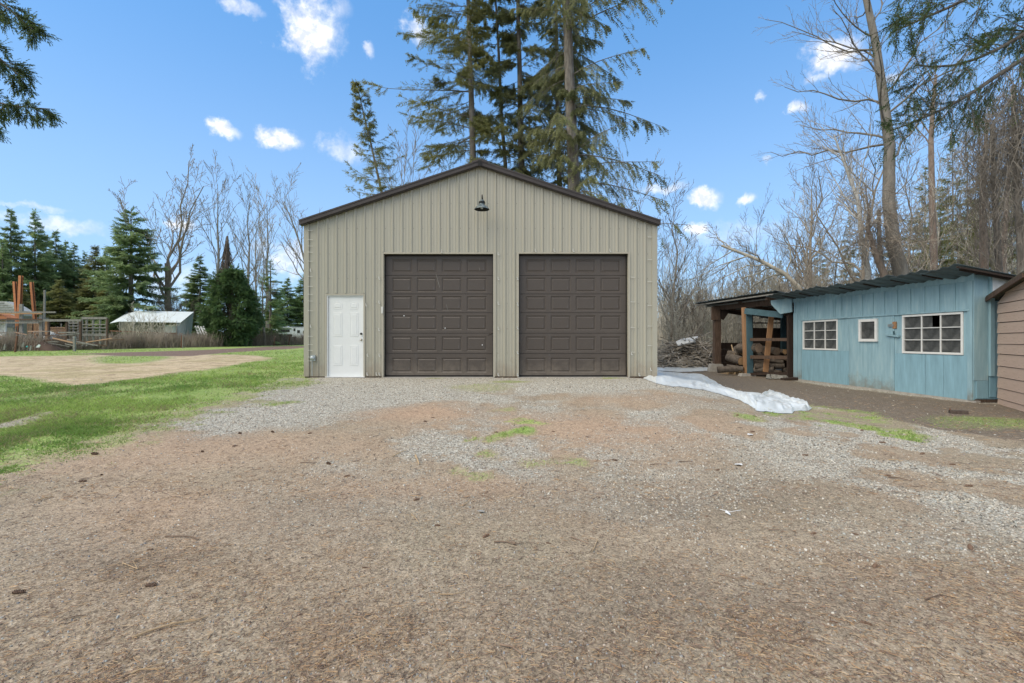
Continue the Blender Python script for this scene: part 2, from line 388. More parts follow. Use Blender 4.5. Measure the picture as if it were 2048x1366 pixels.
def masks(x, y):
    n1 = fbm(x, y, 5, 1.3) - .5; n2 = fbm(x + 40, y + 13, 5, .55) - .5; n3 = fbm(x + 5, y + 77, 4, 5.0) - .5
    wx = x + n1 * .9 + n3 * .3; wy = y + n2 * 1.0 + n3 * .3
    grass = poly_in(wx + n3 * 1.6 + .35, wy + n3 * 1.6 + .35, P_GRASS, 1.5)
    bare = sst(.12, .30, n2 + n1 * .5 + .10 * n3) * sst(13, 6, y) * .8            # thin brownish spots in the lawn near the drive
    sand = poly_in(wx, wy, P_SAND, .55) * (1 - poly_in(wx, wy, P_SANDG, .8) * .7)
    soil = poly_in(wx, wy, P_SOIL, .8)
    dark = poly_in(wx, wy, P_DARK, .35)
    g2 = poly_in(wx + n3 * .9, wy + n3 * .9, P_GR2, .40) * np.clip(.55 + 2.2 * (n1 + n3 * .6), .25, 1) + poly_in(wx, wy, P_GR3, .3)
    tuf = np.zeros_like(x)
    for px, py, r, a in ((1032, 873, .20, .8), (998, 879, .12, .6), (1062, 852, .20, .7), (1032, 845, .10, .8), (1016, 822, .25, .45), (545, 812, .35, .5), (515, 806, .25, .45), (580, 768, .9, .5), (960, 880, .12, .6), (1090, 910, .25, .35), (1020, 765, .5, .5),
                         (960, 775, .8, .4), (930, 938, .22, .45), (990, 900, .2, .5), (1120, 912, .2, .5), (905, 928, .2, .4), (2010, 845, .9, .5), (1930, 848, .6, .4), (1370, 775, .25, .5), (1230, 757, .35, .6), (870, 757, .3, .5), (1510, 838, .3, .6)):
        cx, cy = px2g(px, py); d = np.hypot((wx - cx) * 1.0, (wy - cy) * 1.1)
        tuf = np.maximum(tuf, a * sst(r * 1.5, r * .4, d))
    green = np.clip(np.maximum(np.maximum(grass * (1 - bare), g2), tuf), 0, 1) * (1 - sand) * (1 - soil * .85)
    # grey crushed stone: band along the lawn, by the barn, centre and right
    gr = sst(-.10, .10, n2 + .25 * n1 + .02)
    band = poly_in(wx, wy, P_BAND, .7)
    rt = sst(2.0, 4.6, x - .0 * y) * sst(8.2, 7.0, y) * sst(2.2, 3.6, y)
    ctr = np.exp(-(((x - .0) / 2.2) ** 2 + ((y - 6.2) / 1.3) ** 2)) + .8 * np.exp(-(((x + 4.0) / 2.0) ** 2 + ((y - 9.2) / 1.6) ** 2))
    strip = sst(8.8, 10.8, y) * .85 + .45 * sst(5.6, 7.2, y) * sst(-.2, .05, n1)
    gravel = np.clip(.30 * gr + .95 * band + .80 * rt * sst(-.12, .06, n1) + .75 * ctr * sst(-.2, .02, n3 + n1) + strip, 0, 1) * sst(2.3, 4.0, y + .2 * np.abs(x))
    red = np.zeros_like(x)
    for px, py, rx, ry, a in ((850, 833, 1.0, 1.0, 1), (1190, 860, 2.2, 1.1, .8), (420, 900, 1.8, .7, .7), (300, 930, 1.6, .6, .6), (1330, 850, 1.8, .6, .6), (800, 960, 1.6, .5, .5), (350, 1010, 1.2, .5, .5), (1250, 800, 1.5, 1.0, .4)):
        cx, cy = px2g(px, py); red = np.maximum(red, a * np.exp(-(((wx - cx) / rx) ** 2 + ((wy - cy) / ry) ** 2)))
    gravel = gravel * (1 - red * .85) * (1 - dark) * (1 - np.clip(green * 1.3, 0, 1))
    wet = np.zeros_like(x)
    for px, py, rx, ry, a in ((350, 1092, .32, .16, .75), (1300, 1220, 1.1, .35, .55), (1500, 1000, 1.0, .5, .35), (1330, 1000, 1.0, .5, .35), (1480, 960, .8, .2, .3), (640, 1000, .7, .3, .25), (1700, 1180, 1.0, .3, .4)):
        cx, cy = px2g(px, py); wet = np.maximum(wet, a * np.exp(-(((wx - cx) / rx) ** 2 + ((wy - cy) / ry) ** 2)))
    straw = np.clip(sst(.08, .22, fbm(x + 70, y, 4, 1.7) - .5), 0, 1) * .7 * sst(7.5, 4, y)
    far = sst(14, 20, y) * sst(2.0, 4.5, x)
    return dict(green=green, gravel=gravel, dark=np.clip(dark + far, 0, 1), sand=sand, soil=soil, red=red, wet=wet, straw=straw)
mk = masks(GX, GY)
GZ = gz(GX, GY)
near = (np.abs(GX) < 14) & (GY > .8) & (GY < 14)
GZ = GZ + np.where(near, (fbm(GX, GY, 4, 3.0) - .5) * .022 + (fbm(GX + 9, GY, 3, .6) - .5) * .05 * sst(11.8, 10, GY), 0)
def ground_z(x, y):
    x = np.asarray(x, float); y = np.asarray(y, float)
    ix = np.clip(np.searchsorted(gx, x) - 1, 0, len(gx) - 2); iy = np.clip(np.searchsorted(gy, y) - 1, 0, len(gy) - 2)
    fx = (x - gx[ix]) / (gx[ix + 1] - gx[ix]); fy = (y - gy[iy]) / (gy[iy + 1] - gy[iy])
    return (GZ[iy, ix] * (1 - fx) + GZ[iy, ix + 1] * fx) * (1 - fy) + (GZ[iy + 1, ix] * (1 - fx) + GZ[iy + 1, ix + 1] * fx) * fy
def gpt(px, py):
    x, y = px2g(px, py); return Vector((x, y, float(ground_z(x, y))))
ny_, nx_ = GX.shape
ii = (np.arange(ny_ - 1)[:, None] * nx_ + np.arange(nx_ - 1)[None]).ravel()
GF = np.stack([ii, ii + 1, ii + nx_ + 1, ii + nx_], 1)
gm = mesh_np('ground', np.stack([GX.ravel(), GY.ravel(), GZ.ravel()], 1), GF, None, smooth=True)
def setattrc(me, name, a, b, c, d):
    arr = np.stack([np.asarray(v, dtype=np.float32).ravel() for v in (a, b, c, d)], 1)
    atb = me.color_attributes.new(name, 'FLOAT_COLOR', 'POINT'); atb.data.foreach_set('color', arr.ravel())
setattrc(gm, 'ma', mk['green'], mk['gravel'], mk['dark'], np.ones_like(GX))
setattrc(gm, 'mb', mk['sand'], mk['red'], mk['soil'], np.ones_like(GX))
setattrc(gm, 'mc', mk['wet'], mk['straw'], np.zeros_like(GX), np.ones_like(GX))
gmat = bpy.data.materials.new('ground_soil_gravel_grass'); gmat.use_nodes = True; nt = gmat.node_tree; nt.nodes.clear()
pos = nd(nt, 'ShaderNodeNewGeometry').outputs['Position']
def att(n):
    a = nd(nt, 'ShaderNodeVertexColor', layer_name=n); s = nd(nt, 'ShaderNodeSeparateColor', {0: a.outputs[0]}); return s.outputs
ma, mb_, mc_ = att('ma'), att('mb'), att('mc')
def noise(sc, det=5.0, ro=.6, vec=pos): return nd(nt, 'ShaderNodeTexNoise', {'Vector': vec, 'Scale': sc, 'Detail': det, 'Roughness': ro}).outputs[0]
def mr(v, a, b, c=0.0, d=1.0): return nd(nt, 'ShaderNodeMapRange', {0: v, 1: a, 2: b, 3: c, 4: d}).outputs[0]
nF = noise(42, 6, .7); nM = noise(9, 6, .65); nL = noise(1.3, 5, .6)
vor = nd(nt, 'ShaderNodeTexVoronoi', {'Vector': pos, 'Scale': 52.0, 'Randomness': 1.0})
vor2 = nd(nt, 'ShaderNodeTexVoronoi', {'Vector': pos, 'Scale': 120.0, 'Randomness': 1.0})
vc = nd(nt, 'ShaderNodeSeparateColor', {0: vor.outputs['Color']}).outputs
vc2 = nd(nt, 'ShaderNodeSeparateColor', {0: vor2.outputs['Color']}).outputs
dirt = mixc(nt, nM, (.205, .162, .120), (.325, .272, .215))
dirt = mixc(nt, mr(nL, .35, .7), dirt, (.32, .28, .225))
dirt = mixc(nt, mr(noise(.55, 4, .6), .45, .62, 0, .7), dirt, mixc(nt, nM, (.20, .178, .138), (.30, .275, .22)))
dirt = mixc(nt, mr(noise(3.1, 6, .7), .56, .72, 0, .55), dirt, (.125, .095, .070))
dirt = mixc(nt, mr(vc2[0], .72, 1.0, 0, .75), dirt, (.40, .35, .30))
dirt = mixc(nt, mr(vc2[1], .80, 1.0, 0, .7), dirt, (.085, .065, .052))
dirt = mixc(nt, mth(nt, 'MULTIPLY', mb_[1], .65), dirt, mixc(nt, nF, (.33, .225, .165), (.47, .345, .265)))
straw = mixc(nt, nF, (.20, .13, .07), (.42, .28, .15))
dirt = mixc(nt, mth(nt, 'MULTIPLY', mc_[1], mr(nF, .45, .65, 0, .55)), dirt, straw)
dirt = mixc(nt, mth(nt, 'MULTIPLY', mc_[0], .8), dirt, mixc(nt, nF, (.07, .058, .048), (.15, .125, .105)))
stc = nd(nt, 'ShaderNodeValToRGB', {0: vc[0]})
cr = stc.color_ramp; cr.elements[0].color = (.24, .22, .19, 1); cr.elements[1].color = (.66, .63, .58, 1)
e = cr.elements.new(.35); e.color = (.39, .355, .31, 1); e = cr.elements.new(.6); e.color = (.47, .45, .41, 1); e = cr.elements.new(.8); e.color = (.36, .30, .25, 1)
gv = mixc(nt, mr(vor.outputs['Distance'], .55, .85, 0, .8), stc.outputs[0], (.13, .11, .095))
gf = mth(nt, 'ADD', mth(nt, 'MULTIPLY', ma[1], 1.5), mth(nt, 'MULTIPLY', mth(nt, 'SUBTRACT', nF, .5), 1.6))
gf = mr(gf, .35, 1.0)
dirt = mixc(nt, 1.0, dirt, (1.04, .985, .87), 'MULTIPLY')
gv = mixc(nt, 1.0, gv, (.97, 1.0, .94), 'MULTIPLY')
c = mixc(nt, gf, dirt, gv)
dk = mixc(nt, nM, (.088, .072, .053), (.215, .180, .138))
dk = mixc(nt, mr(vc2[0], .80, 1.0, 0, .7), dk, (.30, .25, .19))
df = mr(mth(nt, 'ADD', ma[2], mth(nt, 'MULTIPLY', mth(nt, 'SUBTRACT', nM, .5), .7)), .25, .8)
c = mixc(nt, df, c, dk)
gr_ = mixc(nt, nM, (.15, .23, .055), (.31, .42, .12))
gr_ = mixc(nt, mr(nL, .45, .70), gr_, (.33, .38, .13))
gr_ = mixc(nt, mr(nF, .32, .50, .75, 0), gr_, (.13, .11, .06))
sa = mixc(nt, nM, (.36, .275, .165), (.64, .53, .36))
sa = mixc(nt, mr(noise(3.2, 7, .78, nd(nt, 'ShaderNodeMapping', {'Vector': pos, 'Scale': (.6, .5, 1)}).outputs[0]), .50, .60, 0, .85), sa, (.25, .18, .11))
sa = mixc(nt, mr(noise(.45, 5, .7), .48, .60, 0, .6), sa, (.30, .26, .12))
so = mixc(nt, nM, (.12, .085, .065), (.24, .17, .13))
def brk(v, k=1.2): return mr(mth(nt, 'ADD', v, mth(nt, 'MULTIPLY', mth(nt, 'SUBTRACT', nF, .5), k)), .30, .70)
c = mixc(nt, brk(mb_[0], .8), c, sa)
c = mixc(nt, brk(mb_[2], 1.0), c, so)
c = mixc(nt, brk(ma[0], 1.5), c, gr_)
vor3 = nd(nt, 'ShaderNodeTexVoronoi', {'Vector': pos, 'Scale': 85.0, 'Randomness': 1.0}); vor4 = nd(nt, 'ShaderNodeTexVoronoi', {'Vector': pos, 'Scale': 33.0, 'Randomness': 1.0})
q3 = nd(nt, 'ShaderNodeSeparateColor', {0: vor3.outputs['Color']}).outputs[0]; q4 = nd(nt, 'ShaderNodeSeparateColor', {0: vor4.outputs['Color']}).outputs[1]
spk = mth(nt, 'ADD', mth(nt, 'ADD', mth(nt, 'MULTIPLY', q3, .50), mth(nt, 'MULTIPLY', q4, .32)), mth(nt, 'ADD', mth(nt, 'MULTIPLY', vc2[2], .40), mth(nt, 'MULTIPLY', noise(24, 8, .8), .5)))
spk = mth(nt, 'ADD', .17, spk)
c = mixc(nt, 1.0, c, nd(nt, 'ShaderNodeCombineXYZ', {0: spk, 1: spk, 2: spk}).outputs[0], 'MULTIPLY')
bh = mth(nt, 'ADD', mth(nt, 'MULTIPLY', nF, .8), mth(nt, 'MULTIPLY', mth(nt, 'SUBTRACT', 1.0, vor.outputs['Distance']), gf))
bp = nd(nt, 'ShaderNodeBump', {'Height': bh, 'Strength': .55, 'Distance': .015})
pb = nd(nt, 'ShaderNodeBsdfPrincipled', {'Base Color': c, 'Roughness': .92, 'Specular IOR Level': .15, 'Normal': bp.outputs[0]})
nd(nt, 'ShaderNodeOutputMaterial', {'Surface': pb.outputs[0]})
gm.materials.append(gmat)
tag(add('ground', gm), kind='structure')

# ================================================================== METAL BARN
BY = 12.37; SC = FPX / BY
def bx(px): return (px - 1024) / SC
def bz(py): return CAMZ + (HOR - py) / SC
XL, XR, XM = bx(609.5), bx(1313), bx(960.5)
ZE, ZR = bz(447), bz(330)
BD = 12.2
def roofz(x): return ZR - (ZR - ZE) * abs(x - XM) / ((XR - XL) / 2)
barn = thing('metal_barn', 'tan ribbed metal garage building with dark brown roof trim and two brown overhead doors', 'garage', (XM, BY, 0))
openings = [(bx(767.5), bx(986.5), bz(508), 0.0), (bx(1037.5), bx(1256), bz(507.5), 0.0), (bx(652), bx(729), bz(590), 0.0)]
# front sheeting: built in upright strips round the openings
m = MB()
xs = sorted([XL, XR, XM] + [v for o in openings for v in o[:2]])
for a, b in zip(xs[:-1], xs[1:]):
    mid = (a + b) / 2; z0 = .03
    for o in openings:
        if o[0] - 1e-6 < mid < o[1]: z0 = o[2]
    m.slab([(a, BY, z0), (b, BY, z0), (b, BY, roofz(b)), (a, BY, roofz(a))], (0, .06, 0))
m.build('wall', M['wall'], barn)
for x0, x1, nm in ((XL, XL + .06, 0), (XR - .06, XR, 1)):
    MB().box(x0, x1, BY + .062, BY + BD, -.02, ZE - .02).build('wall', M['wall'], barn)
mbk = MB(); mbk.slab([(XL + .062, BY + BD, 0), (XR - .062, BY + BD, 0), (XR - .062, BY + BD, ZE), (XM, BY + BD, ZR - .05), (XL + .062, BY + BD, ZE)], (0, -.06, 0)); mbk.build('wall', M['wall'], barn)
# foundation skirt
MB().box(XL - .0, bx(651), BY + .01, BY + .3, -.2, .028).box(bx(731), bx(764), BY + .01, BY + .3, -.2, .028).box(bx(989), bx(1035), BY + .01, BY + .3, -.2, .028).box(bx(1258), XR - .05, BY + .01, BY + BD, -.42, .028).box(XL, XL + .1, BY + .31, BY + BD, -.2, -.022).build('skirt_board', M['wood'], barn)
MB().box(bx(651), bx(731) - .003, BY - .05, BY + .35, -.15, .012).box(bx(764), bx(989) - .003, BY - .05, BY + .35, -.15, .012).box(bx(1035), bx(1258), BY - .05, BY + .35, -.15, .012).build('door_sill', M['concrete'], barn)
# ribs
rb = []
k = -17
ribx = [916.2 + 18.72 * i for i in range(-16, 22)]
for pxr in ribx:
    if pxr < 622 or pxr > 1300: continue
    x = bx(pxr); z0 = .035
    for o, dz in zip(openings, (.0, .0, .0)):
        if o[0] - .03 < x < o[1] + .03: z0 = o[2] + .045
    zt = roofz(x) - .06
    b = MB(); w0, w1, h = .038, .016, .024
    b.raw([(x - w0, BY - .001, z0), (x + w0, BY - .001, z0), (x + w1, BY - h, z0), (x - w1, BY - h, z0),
           (x - w0, BY - .001, zt), (x + w0, BY - .001, zt), (x + w1, BY - h, zt), (x - w1, BY - h, zt)],
          [(3, 2, 1, 0), (4, 5, 6, 7), (3, 7, 6, 2), (0, 4, 7, 3), (2, 6, 5, 1)])
    b.build('wall_rib', M['wall'], barn)
    # two low stiffening swages between ribs
    for q in (.333, .667):
        xx = bx(pxr + 18.72 * q); zz0 = .035
        for o in openings:
            if o[0] - .03 < xx < o[1] + .03: zz0 = o[2] + .045
        if pxr + 18 < 1300: rb.append((xx, zz0, roofz(xx) - .06))
m = MB()
for x, z0, zt in rb:
    m.raw([(x - .02, BY - .0008, z0), (x - .008, BY - .005, z0), (x + .008, BY - .005, z0), (x + .02, BY - .0008, z0), (x - .02, BY - .0008, zt), (x - .008, BY - .005, zt), (x + .008, BY - .005, zt), (x + .02, BY - .0008, zt)],
          [(0, 1, 5, 4), (1, 2, 6, 5), (2, 3, 7, 6)])
tag(m.build('minor_rib', M['wall'], barn), kind='stuff')
# screws
m = MB()
for pyr in (407, 457, 508, 557, 607, 657, 706, 748):
    for pxr in ribx:
        x = bx(pxr + 4.5); z = bz(pyr)
        if x < XL + .2 or x > XR - .2 or z > roofz(x) - .1: continue
        if any(o[0] - .05 < x < o[1] + .05 and z < o[2] + .05 for o in openings): continue
        m.lathe([(.0, 0), (.0085, 0), (.0085, .007), (.0, .009)], (0, 0, 0), 6)
        n = len(m.v); 
        for i in range(n - 24, n):
            vx, vy, vz = m.v[i]; m.v[i] = (x + vx, BY - vz, z + vy)
tag(m.build('screw', M['screw'], barn), kind='stuff')
# trim
def trimbox(name, a, b, z0, z1, mt='trim', y0=-.028, y1=-.003): return MB().box(a, b, BY + y0, BY + y1, z0, z1).build(name, M[mt], barn)
trimbox('corner_trim', XL - .012, XL + .12, .03, ZE - .02, 'wall', -.032)
trimbox('corner_trim', XR - .12, XR + .012, .03, ZE - .02, 'wall', -.032)
for o in openings[:2]:
    trimbox('door_trim', o[0] - .045, o[0], .013, o[2] + .04); trimbox('door_trim', o[1], o[1] + .045, .013, o[2] + .04)
    trimbox('door_trim', o[0] + .002, o[1] - .002, o[2], o[2] + .04, y0=-.03)
o = openings[2]
trimbox('door_trim', o[0] - .02, o[0] + .03, .013, o[2] + .03); trimbox('door_trim', o[1] - .02, o[1] + .02, .013, o[2] + .03); trimbox('door_trim', o[0] + .032, o[1] - .022, o[2] - .01, o[2] + .03, y0=-.03)
# roof sheets + rake fascia + ridge cap
OV = .16
for sgn in (-1, 1):
    xe = XM + sgn * ((XR - XL) / 2 + .05)
    sl = (ZR - ZE) / ((XR - XL) / 2)
    ze = ZR - sl * abs(xe - XM)
    MB().slab([(XM, BY - OV + .03, ZR + .04), (xe, BY - OV + .03, ze + .04), (xe, BY - OV + .03, ze - .01), (XM, BY - OV + .03, ZR - .01)], (0, BD + OV, 0)).build('roof_sheet', M['roofmetal'], barn)
    # box rake trim: upper face and lower lip
    MB().slab([(XM + sgn * .004, BY - OV, ZR + .065), (xe + sgn * .02, BY - OV, ze + .065), (xe + sgn * .02, BY - OV, ze - .055), (XM + sgn * .004, BY - OV, ZR - .055)], (0, .028, 0)).build('rake_fascia', M['fascia'], barn)
    MB().slab([(XM + sgn * .004, BY - OV - .012, ZR + .075), (xe + sgn * .02, BY - OV - .012, ze + .075), (xe + sgn * .02, BY - OV - .012, ze + .035), (XM + sgn * .004, BY - OV - .012, ZR + .035)], (0, .010, 0)).build('rake_lip', M['fascia'], barn)
    MB().slab([(XM + sgn * .004, BY - OV + .03, ZR - .012), (xe, BY - OV + .03, ze - .012), (xe, BY - OV + .03, ze - .07), (XM + sgn * .004, BY - OV + .03, ZR - .07)], (0, OV - .06, 0)).build('soffit', M['fascia'], barn)
m = MB()
for sgn in (-1, 1):
    m.slab([(XM, BY - OV - .02, ZR + .10), (XM + sgn * .2, BY - OV - .02, ZR + .10 - .2 * sl + .005), (XM + sgn * .2, BY - OV - .02, ZR + .055 - .2 * sl), (XM, BY - OV - .02, ZR + .05)], (0, BD + OV, 0))
m.build('ridge_cap', M['roofmetal'], barn)
MB().box(XM - .045, XM + .045, BY - OV - .026, BY - OV - .014, ZR - .09, ZR + .055).build('ridge_bracket', M['black'], barn)
# overhead doors: six sections, 24 raised panels each
secy = [510.8, 549.8, 587, 625, 666.4, 707.5, 751.5]
pany = [(517, 543.5), (554, 583), (591.5, 620.5), (630.5, 660), (673, 702.5), (716, 745.5)]
me_panel = {}
for di, (xa, xb, sens) in enumerate(((769, 985.5, 1), (1039, 1254, 0))):
    yf = BY + .13
    gd = MB().box(bx(xa) - .02, bx(xb) + .02, yf + .05, yf + .06, 0.0, bz(508) + .3).build('garage_door', M['gdoor'], barn)
    if di == 0: tag(gd, 'left brown overhead door with a dent at its right edge')
    else: tag(gd, 'right brown overhead door with scuffs low down')
    for i in range(6):
        z1, z0 = bz(secy[i]), bz(secy[i + 1])
        zb, zt = bz(pany[i][1]), bz(pany[i][0]); px0 = [bx(xa + 12.2 + j * 50.4 + .6 * di) for j in range(4)]; pw = 40.5 / SC
        q = MB().box(bx(xa), bx(xb), yf, yf + .045, z0 + .006, zb).box(bx(xa), bx(xb), yf, yf + .045, zt, z1 - .004)
        ed_ = [bx(xa)] + [v for x0 in px0 for v in (x0, x0 + pw)] + [bx(xb)]
        for k in range(0, 10, 2): q.box(ed_[k], ed_[k + 1], yf, yf + .045, zb, zt)
        q.build('door_section', M['gdoor'], gd)
        for x0 in px0:
            x1 = x0 + pw
            def rg(i_, y): return [(x0 + i_, y, zb + i_), (x1 - i_, y, zb + i_), (x1 - i_, y, zt - i_), (x0 + i_, y, zt - i_)]
            vs = rg(0, yf) + rg(.020, yf + .016) + rg(.034, yf + .016) + rg(.056, yf + .003)
            MB().raw(vs, [(12, 13, 14, 15)] + [(r0 + k, r0 + (k + 1) % 4, r0 + 4 + (k + 1) % 4, r0 + 4 + k) for r0 in (0, 4, 8) for k in range(4)]).build('raised_panel', M['gdoor'], gd)
    MB().box(bx(xa) - .015, bx(xb) + .015, yf - .004, yf + .05, .013, bz(751.8)).build('bottom_seal', M['black'], gd)
    # opening reveal
    a, b2, zt = openings[di][0], openings[di][1], openings[di][2]
    MB().box(a - .04, a + .003, BY + .061, BY + .4, .013, zt + .04).build('jamb', M['wall'], barn)
    MB().box(b2 - .003, b2 + .04, BY + .061, BY + .4, .013, zt + .04).build('jamb', M['wall'], barn)
    MB().box(a + .004, b2 - .004, BY + .061, BY + .4, zt - .003, zt + .04).build('head_jamb', M['black'], barn)
    MB().box(a + .004, a + .02, BY + .09, BY + .15, .013, zt - .01).box(b2 - .02, b2 - .004, BY + .09, BY + .15, .013, zt - .01).build('weather_strip', M['black'], barn)
# dent ridge on the left door
b = MB(); x1 = bx(985); z = bz(666)
b.raw([(x1 - .13, BY + .128, z - .075), (x1 - .004, BY + .128, z - .01), (x1 - .004, BY + .105, z + .012), (x1 - .10, BY + .118, z - .035), (x1 - .004, BY + .128, z + .03)], [(0, 1, 2, 3), (3, 2, 4), (0, 3, 4)])
gd0 = [o_ for o_ in COL.objects if o_.name == 'garage_door'][0]
b.build('dent', M['gdoor'], gd0)
for (p, q, w) in (((871, 548), (878, 574), .010), ((891, 608), (895, 622), .007), ((958, 534), (959, 540), .01)):
    A = (bx(p[0]), BY + .128, bz(p[1])); B_ = (bx(q[0]), BY + .128, bz(q[1])); MB().beam(A, B_, w, .003, (0, 1, 0)).build('scratch', M['greywood'], gd0)
for (px, py) in ((806, 631), (889, 656), (964, 690)):
    MB().box(bx(px) - .012, bx(px) + .012, BY + .108, BY + .114, bz(py) - .012, bz(py) + .012).build('paint_chip', M['white'], gd0)
# entry door
ed = MB().box(bx(657), bx(726), BY + .02, BY + .06, .03, bz(593)).build('entry_door', M['whitedoor'], barn)
MB().box(bx(653), bx(656.4), BY - .012, BY + .08, .03, bz(590)).box(bx(726.4), bx(729), BY - .012, BY + .08, .03, bz(590)).box(bx(656.5), bx(726.3), BY - .012, BY + .08, bz(592.8), bz(590)).build('door_frame', M['whitedoor'], barn)
MB().box(bx(652), bx(730), BY - .06, BY + .10, .013, .028).build('threshold', M['white'], barn)
yf = BY + .02
for (pa, pb2) in ((666, 684), (699.5, 716)):
    for (ya, yb, ar) in ((603, 618, 1), (625, 673, 0), (691, 731, 0)):
        x0, x1, z0, z1 = bx(pa), bx(pb2), bz(yb), bz(ya)
        g_ = .035
        if ar:  # arched head
            pts = [(x0, z0), (x1, z0), (x1, z1 - .05)] + [(x1 - (x1 - x0) * t, z1 - .05 + .05 * math.sin(math.pi * t)) for t in (.25, .5, .75)] + [(x0, z1 - .05)]
        else: pts = [(x0, z0), (x1, z0), (x1, z1), (x0, z1)]
        cx = (x0 + x1) / 2; cz = (z0 + z1) / 2
        def ring(s_, y): return [(cx + (x - cx) * (1 - s_ / ((x1 - x0) / 2)), y, cz + (z_ - cz) * (1 - s_ / ((z1 - z0) / 2))) for x, z_ in pts]
        n = len(pts); vs = ring(0, yf - .001) + ring(.010, yf - .008) + ring(.026, yf - .002) + ring(.045, yf - .009)
        fs = [tuple(range(3 * n, 4 * n))] + [(r0 * n + k, r0 * n + (k + 1) % n, (r0 + 1) * n + (k + 1) % n, (r0 + 1) * n + k) for r0 in range(3) for k in range(n)]
        MB().raw(vs, fs).build('raised_panel', M['whitedoor'], ed)
def knob(px, py, r, mt, nm):
    c = MB(); c.lathe([(r * .9, 0), (r, .008), (r * .5, .012), (r * .5, .03), (r * .95, .036), (r, .05), (r * .6, .062), (0, .064)], (0, 0, 0), 12)
    c.v = [(bx(px) + x, yf - z, bz(py) + y) for x, y, z in c.v]; return c.build(nm, M[mt], ed, True)
knob(722.3, 679.5, .028, 'brass', 'door_knob'); knob(722.5, 667.5, .027, 'black', 'deadbolt')
MB().box(bx(763), bx(767), BY - .05, BY - .03, bz(627), bz(613.5)).build('door_sensor', M['clip'], barn)
# light clips round the corners and doors
def clip(px, py, s=1, vert=False):
    x, z = bx(px), bz(py); c = MB()
    if vert: c.box(x - .008, x + .008, BY - .05, BY - .029, z - .038, z + .03).box(x + .004, x + .034, BY - .056, BY - .051, z - .05, z - .03)
    else: c.box(x - .06, x + .04, BY - .042, BY - .033, z - .006, z + .005).box(x - .075, x - .061, BY - .050, BY - .033, z - .009, z + .014)
    c.build('light_clip', M['clip'], barn)
for y in (460, 512, 548, 583, 634, 720, 777, 822, 860, 915, 1060, 1107, 1140, 1178, 1200): clip(623.5, 300 + y * .3515)
for y in (683, 1000): clip(622, 300 + y * .3515, vert=True)
for y in (497, 625, 750, 885, 1002, 1113): clip(1300.5, 300 + y * .3515)
for y in (725, 865, 1010, 1150): clip(1266.5, 300 + y * .3515)
for x, y in ((103, 590), (103, 730), (103, 870), (103, 1012), (103, 1275), (212, 730), (212, 875), (212, 1010), (212, 1150), (212, 1275), (313, 570), (420, 570), (528, 570), (737, 570), (858, 1155), (902, 1275), (967, 1245)):
    clip(960 + x * .3515, 300 + y * .3515, vert=True)
for x, y in ((435, 880), (443, 1165), (441, 1272), (509, 728), (509, 865), (508, 1020), (510, 1165), (493, 1272), (510, 1272), (862, 575)):
    clip(580 + x * .3513, 300 + y * .3513, vert=True)
# outlet box
ob = thing('outlet_box', 'small blue grey weatherproof electrical box low on the left corner of the tan metal wall', 'electrical box', (bx(628.5), BY - .03, bz(722)))
x, z = bx(628.5), bz(716)
MB().box(x - .06, x + .06, BY - .09, BY - .033, z - .07, z + .075).build('box_body', M['steel'], ob)
c = MB().lathe([(.055, 0), (.055, .02), (.04, .03), (0, .032)], (0, 0, 0), 12); c.v = [(x - .01 + a, BY - .092 - q, z + b_) for a, b_, q in c.v]; c.build('cover', M['steel'], ob, True)
MB().tube([(x - .035, BY - .05, z - .08), (x - .035, BY - .05, .05)], .012, 8).build('conduit', M['steel'], ob)
# barn lamp
lx = bx(963.7); ly = BY - .42; k = (BY - .42) / FPX
def lz(py): return CAMZ + (HOR - py) * k
lx = (963.7 - 1024) * k
wl_ = thing('wall_lamp', 'dark gooseneck barn lamp with bell shade high on the tan gable', 'lamp', (lx, BY, lz(391)))
zb = lz(419); r = 15 * k
c = MB().lathe([(r, 0), (r * 1.0, .008), (r * .80, .055), (r * .55, .10), (r * .36, .14), (r * .345, .20), (r * .30, .205), (r * .27, .235), (r * .12, .25), (0, .252)], (lx, ly, zb), 28); c.build('lamp_shade', M['lamp'], wl_, True)
MB().lathe([(r * .95, .002), (r * .74, .05), (r * .4, .10), (0, .12)][::-1], (lx, ly, zb), 28).build('shade_lining', M['black'], wl_, True)
MB().lathe([(.001, -.0), (.028, .01), (.035, .05), (.02, .09), (.0, .10)], (lx, ly, zb + .01), 12).build('bulb', M['steel'], wl_, True)
for zz in (.145, .165, .185): MB().lathe([(r * .36, 0), (r * .40, .004), (r * .40, .009), (r * .36, .013)], (lx, ly, zb + zz), 20).build('cooling_ring', M['black'], wl_, True)
zt = lz(393)
MB().tube([(lx, ly, zb + .25), (lx, ly, zt - .02), (lx, ly + .04, zt + .05), (lx, ly + .14, zt + .085), (lx, ly + .26, zt + .05), (lx, BY - .02, zt - .02)], .011, 8).build('arm', M['black'], wl_, True)
c = MB().lathe([(.055, 0), (.055, .012), (.03, .022), (0, .024)], (0, 0, 0), 16); c.v = [(lx + a, BY - .002 - q, zt - .03 + b_) for a, b_, q in c.v]; c.build('wall_plate', M['black'], wl_, True)

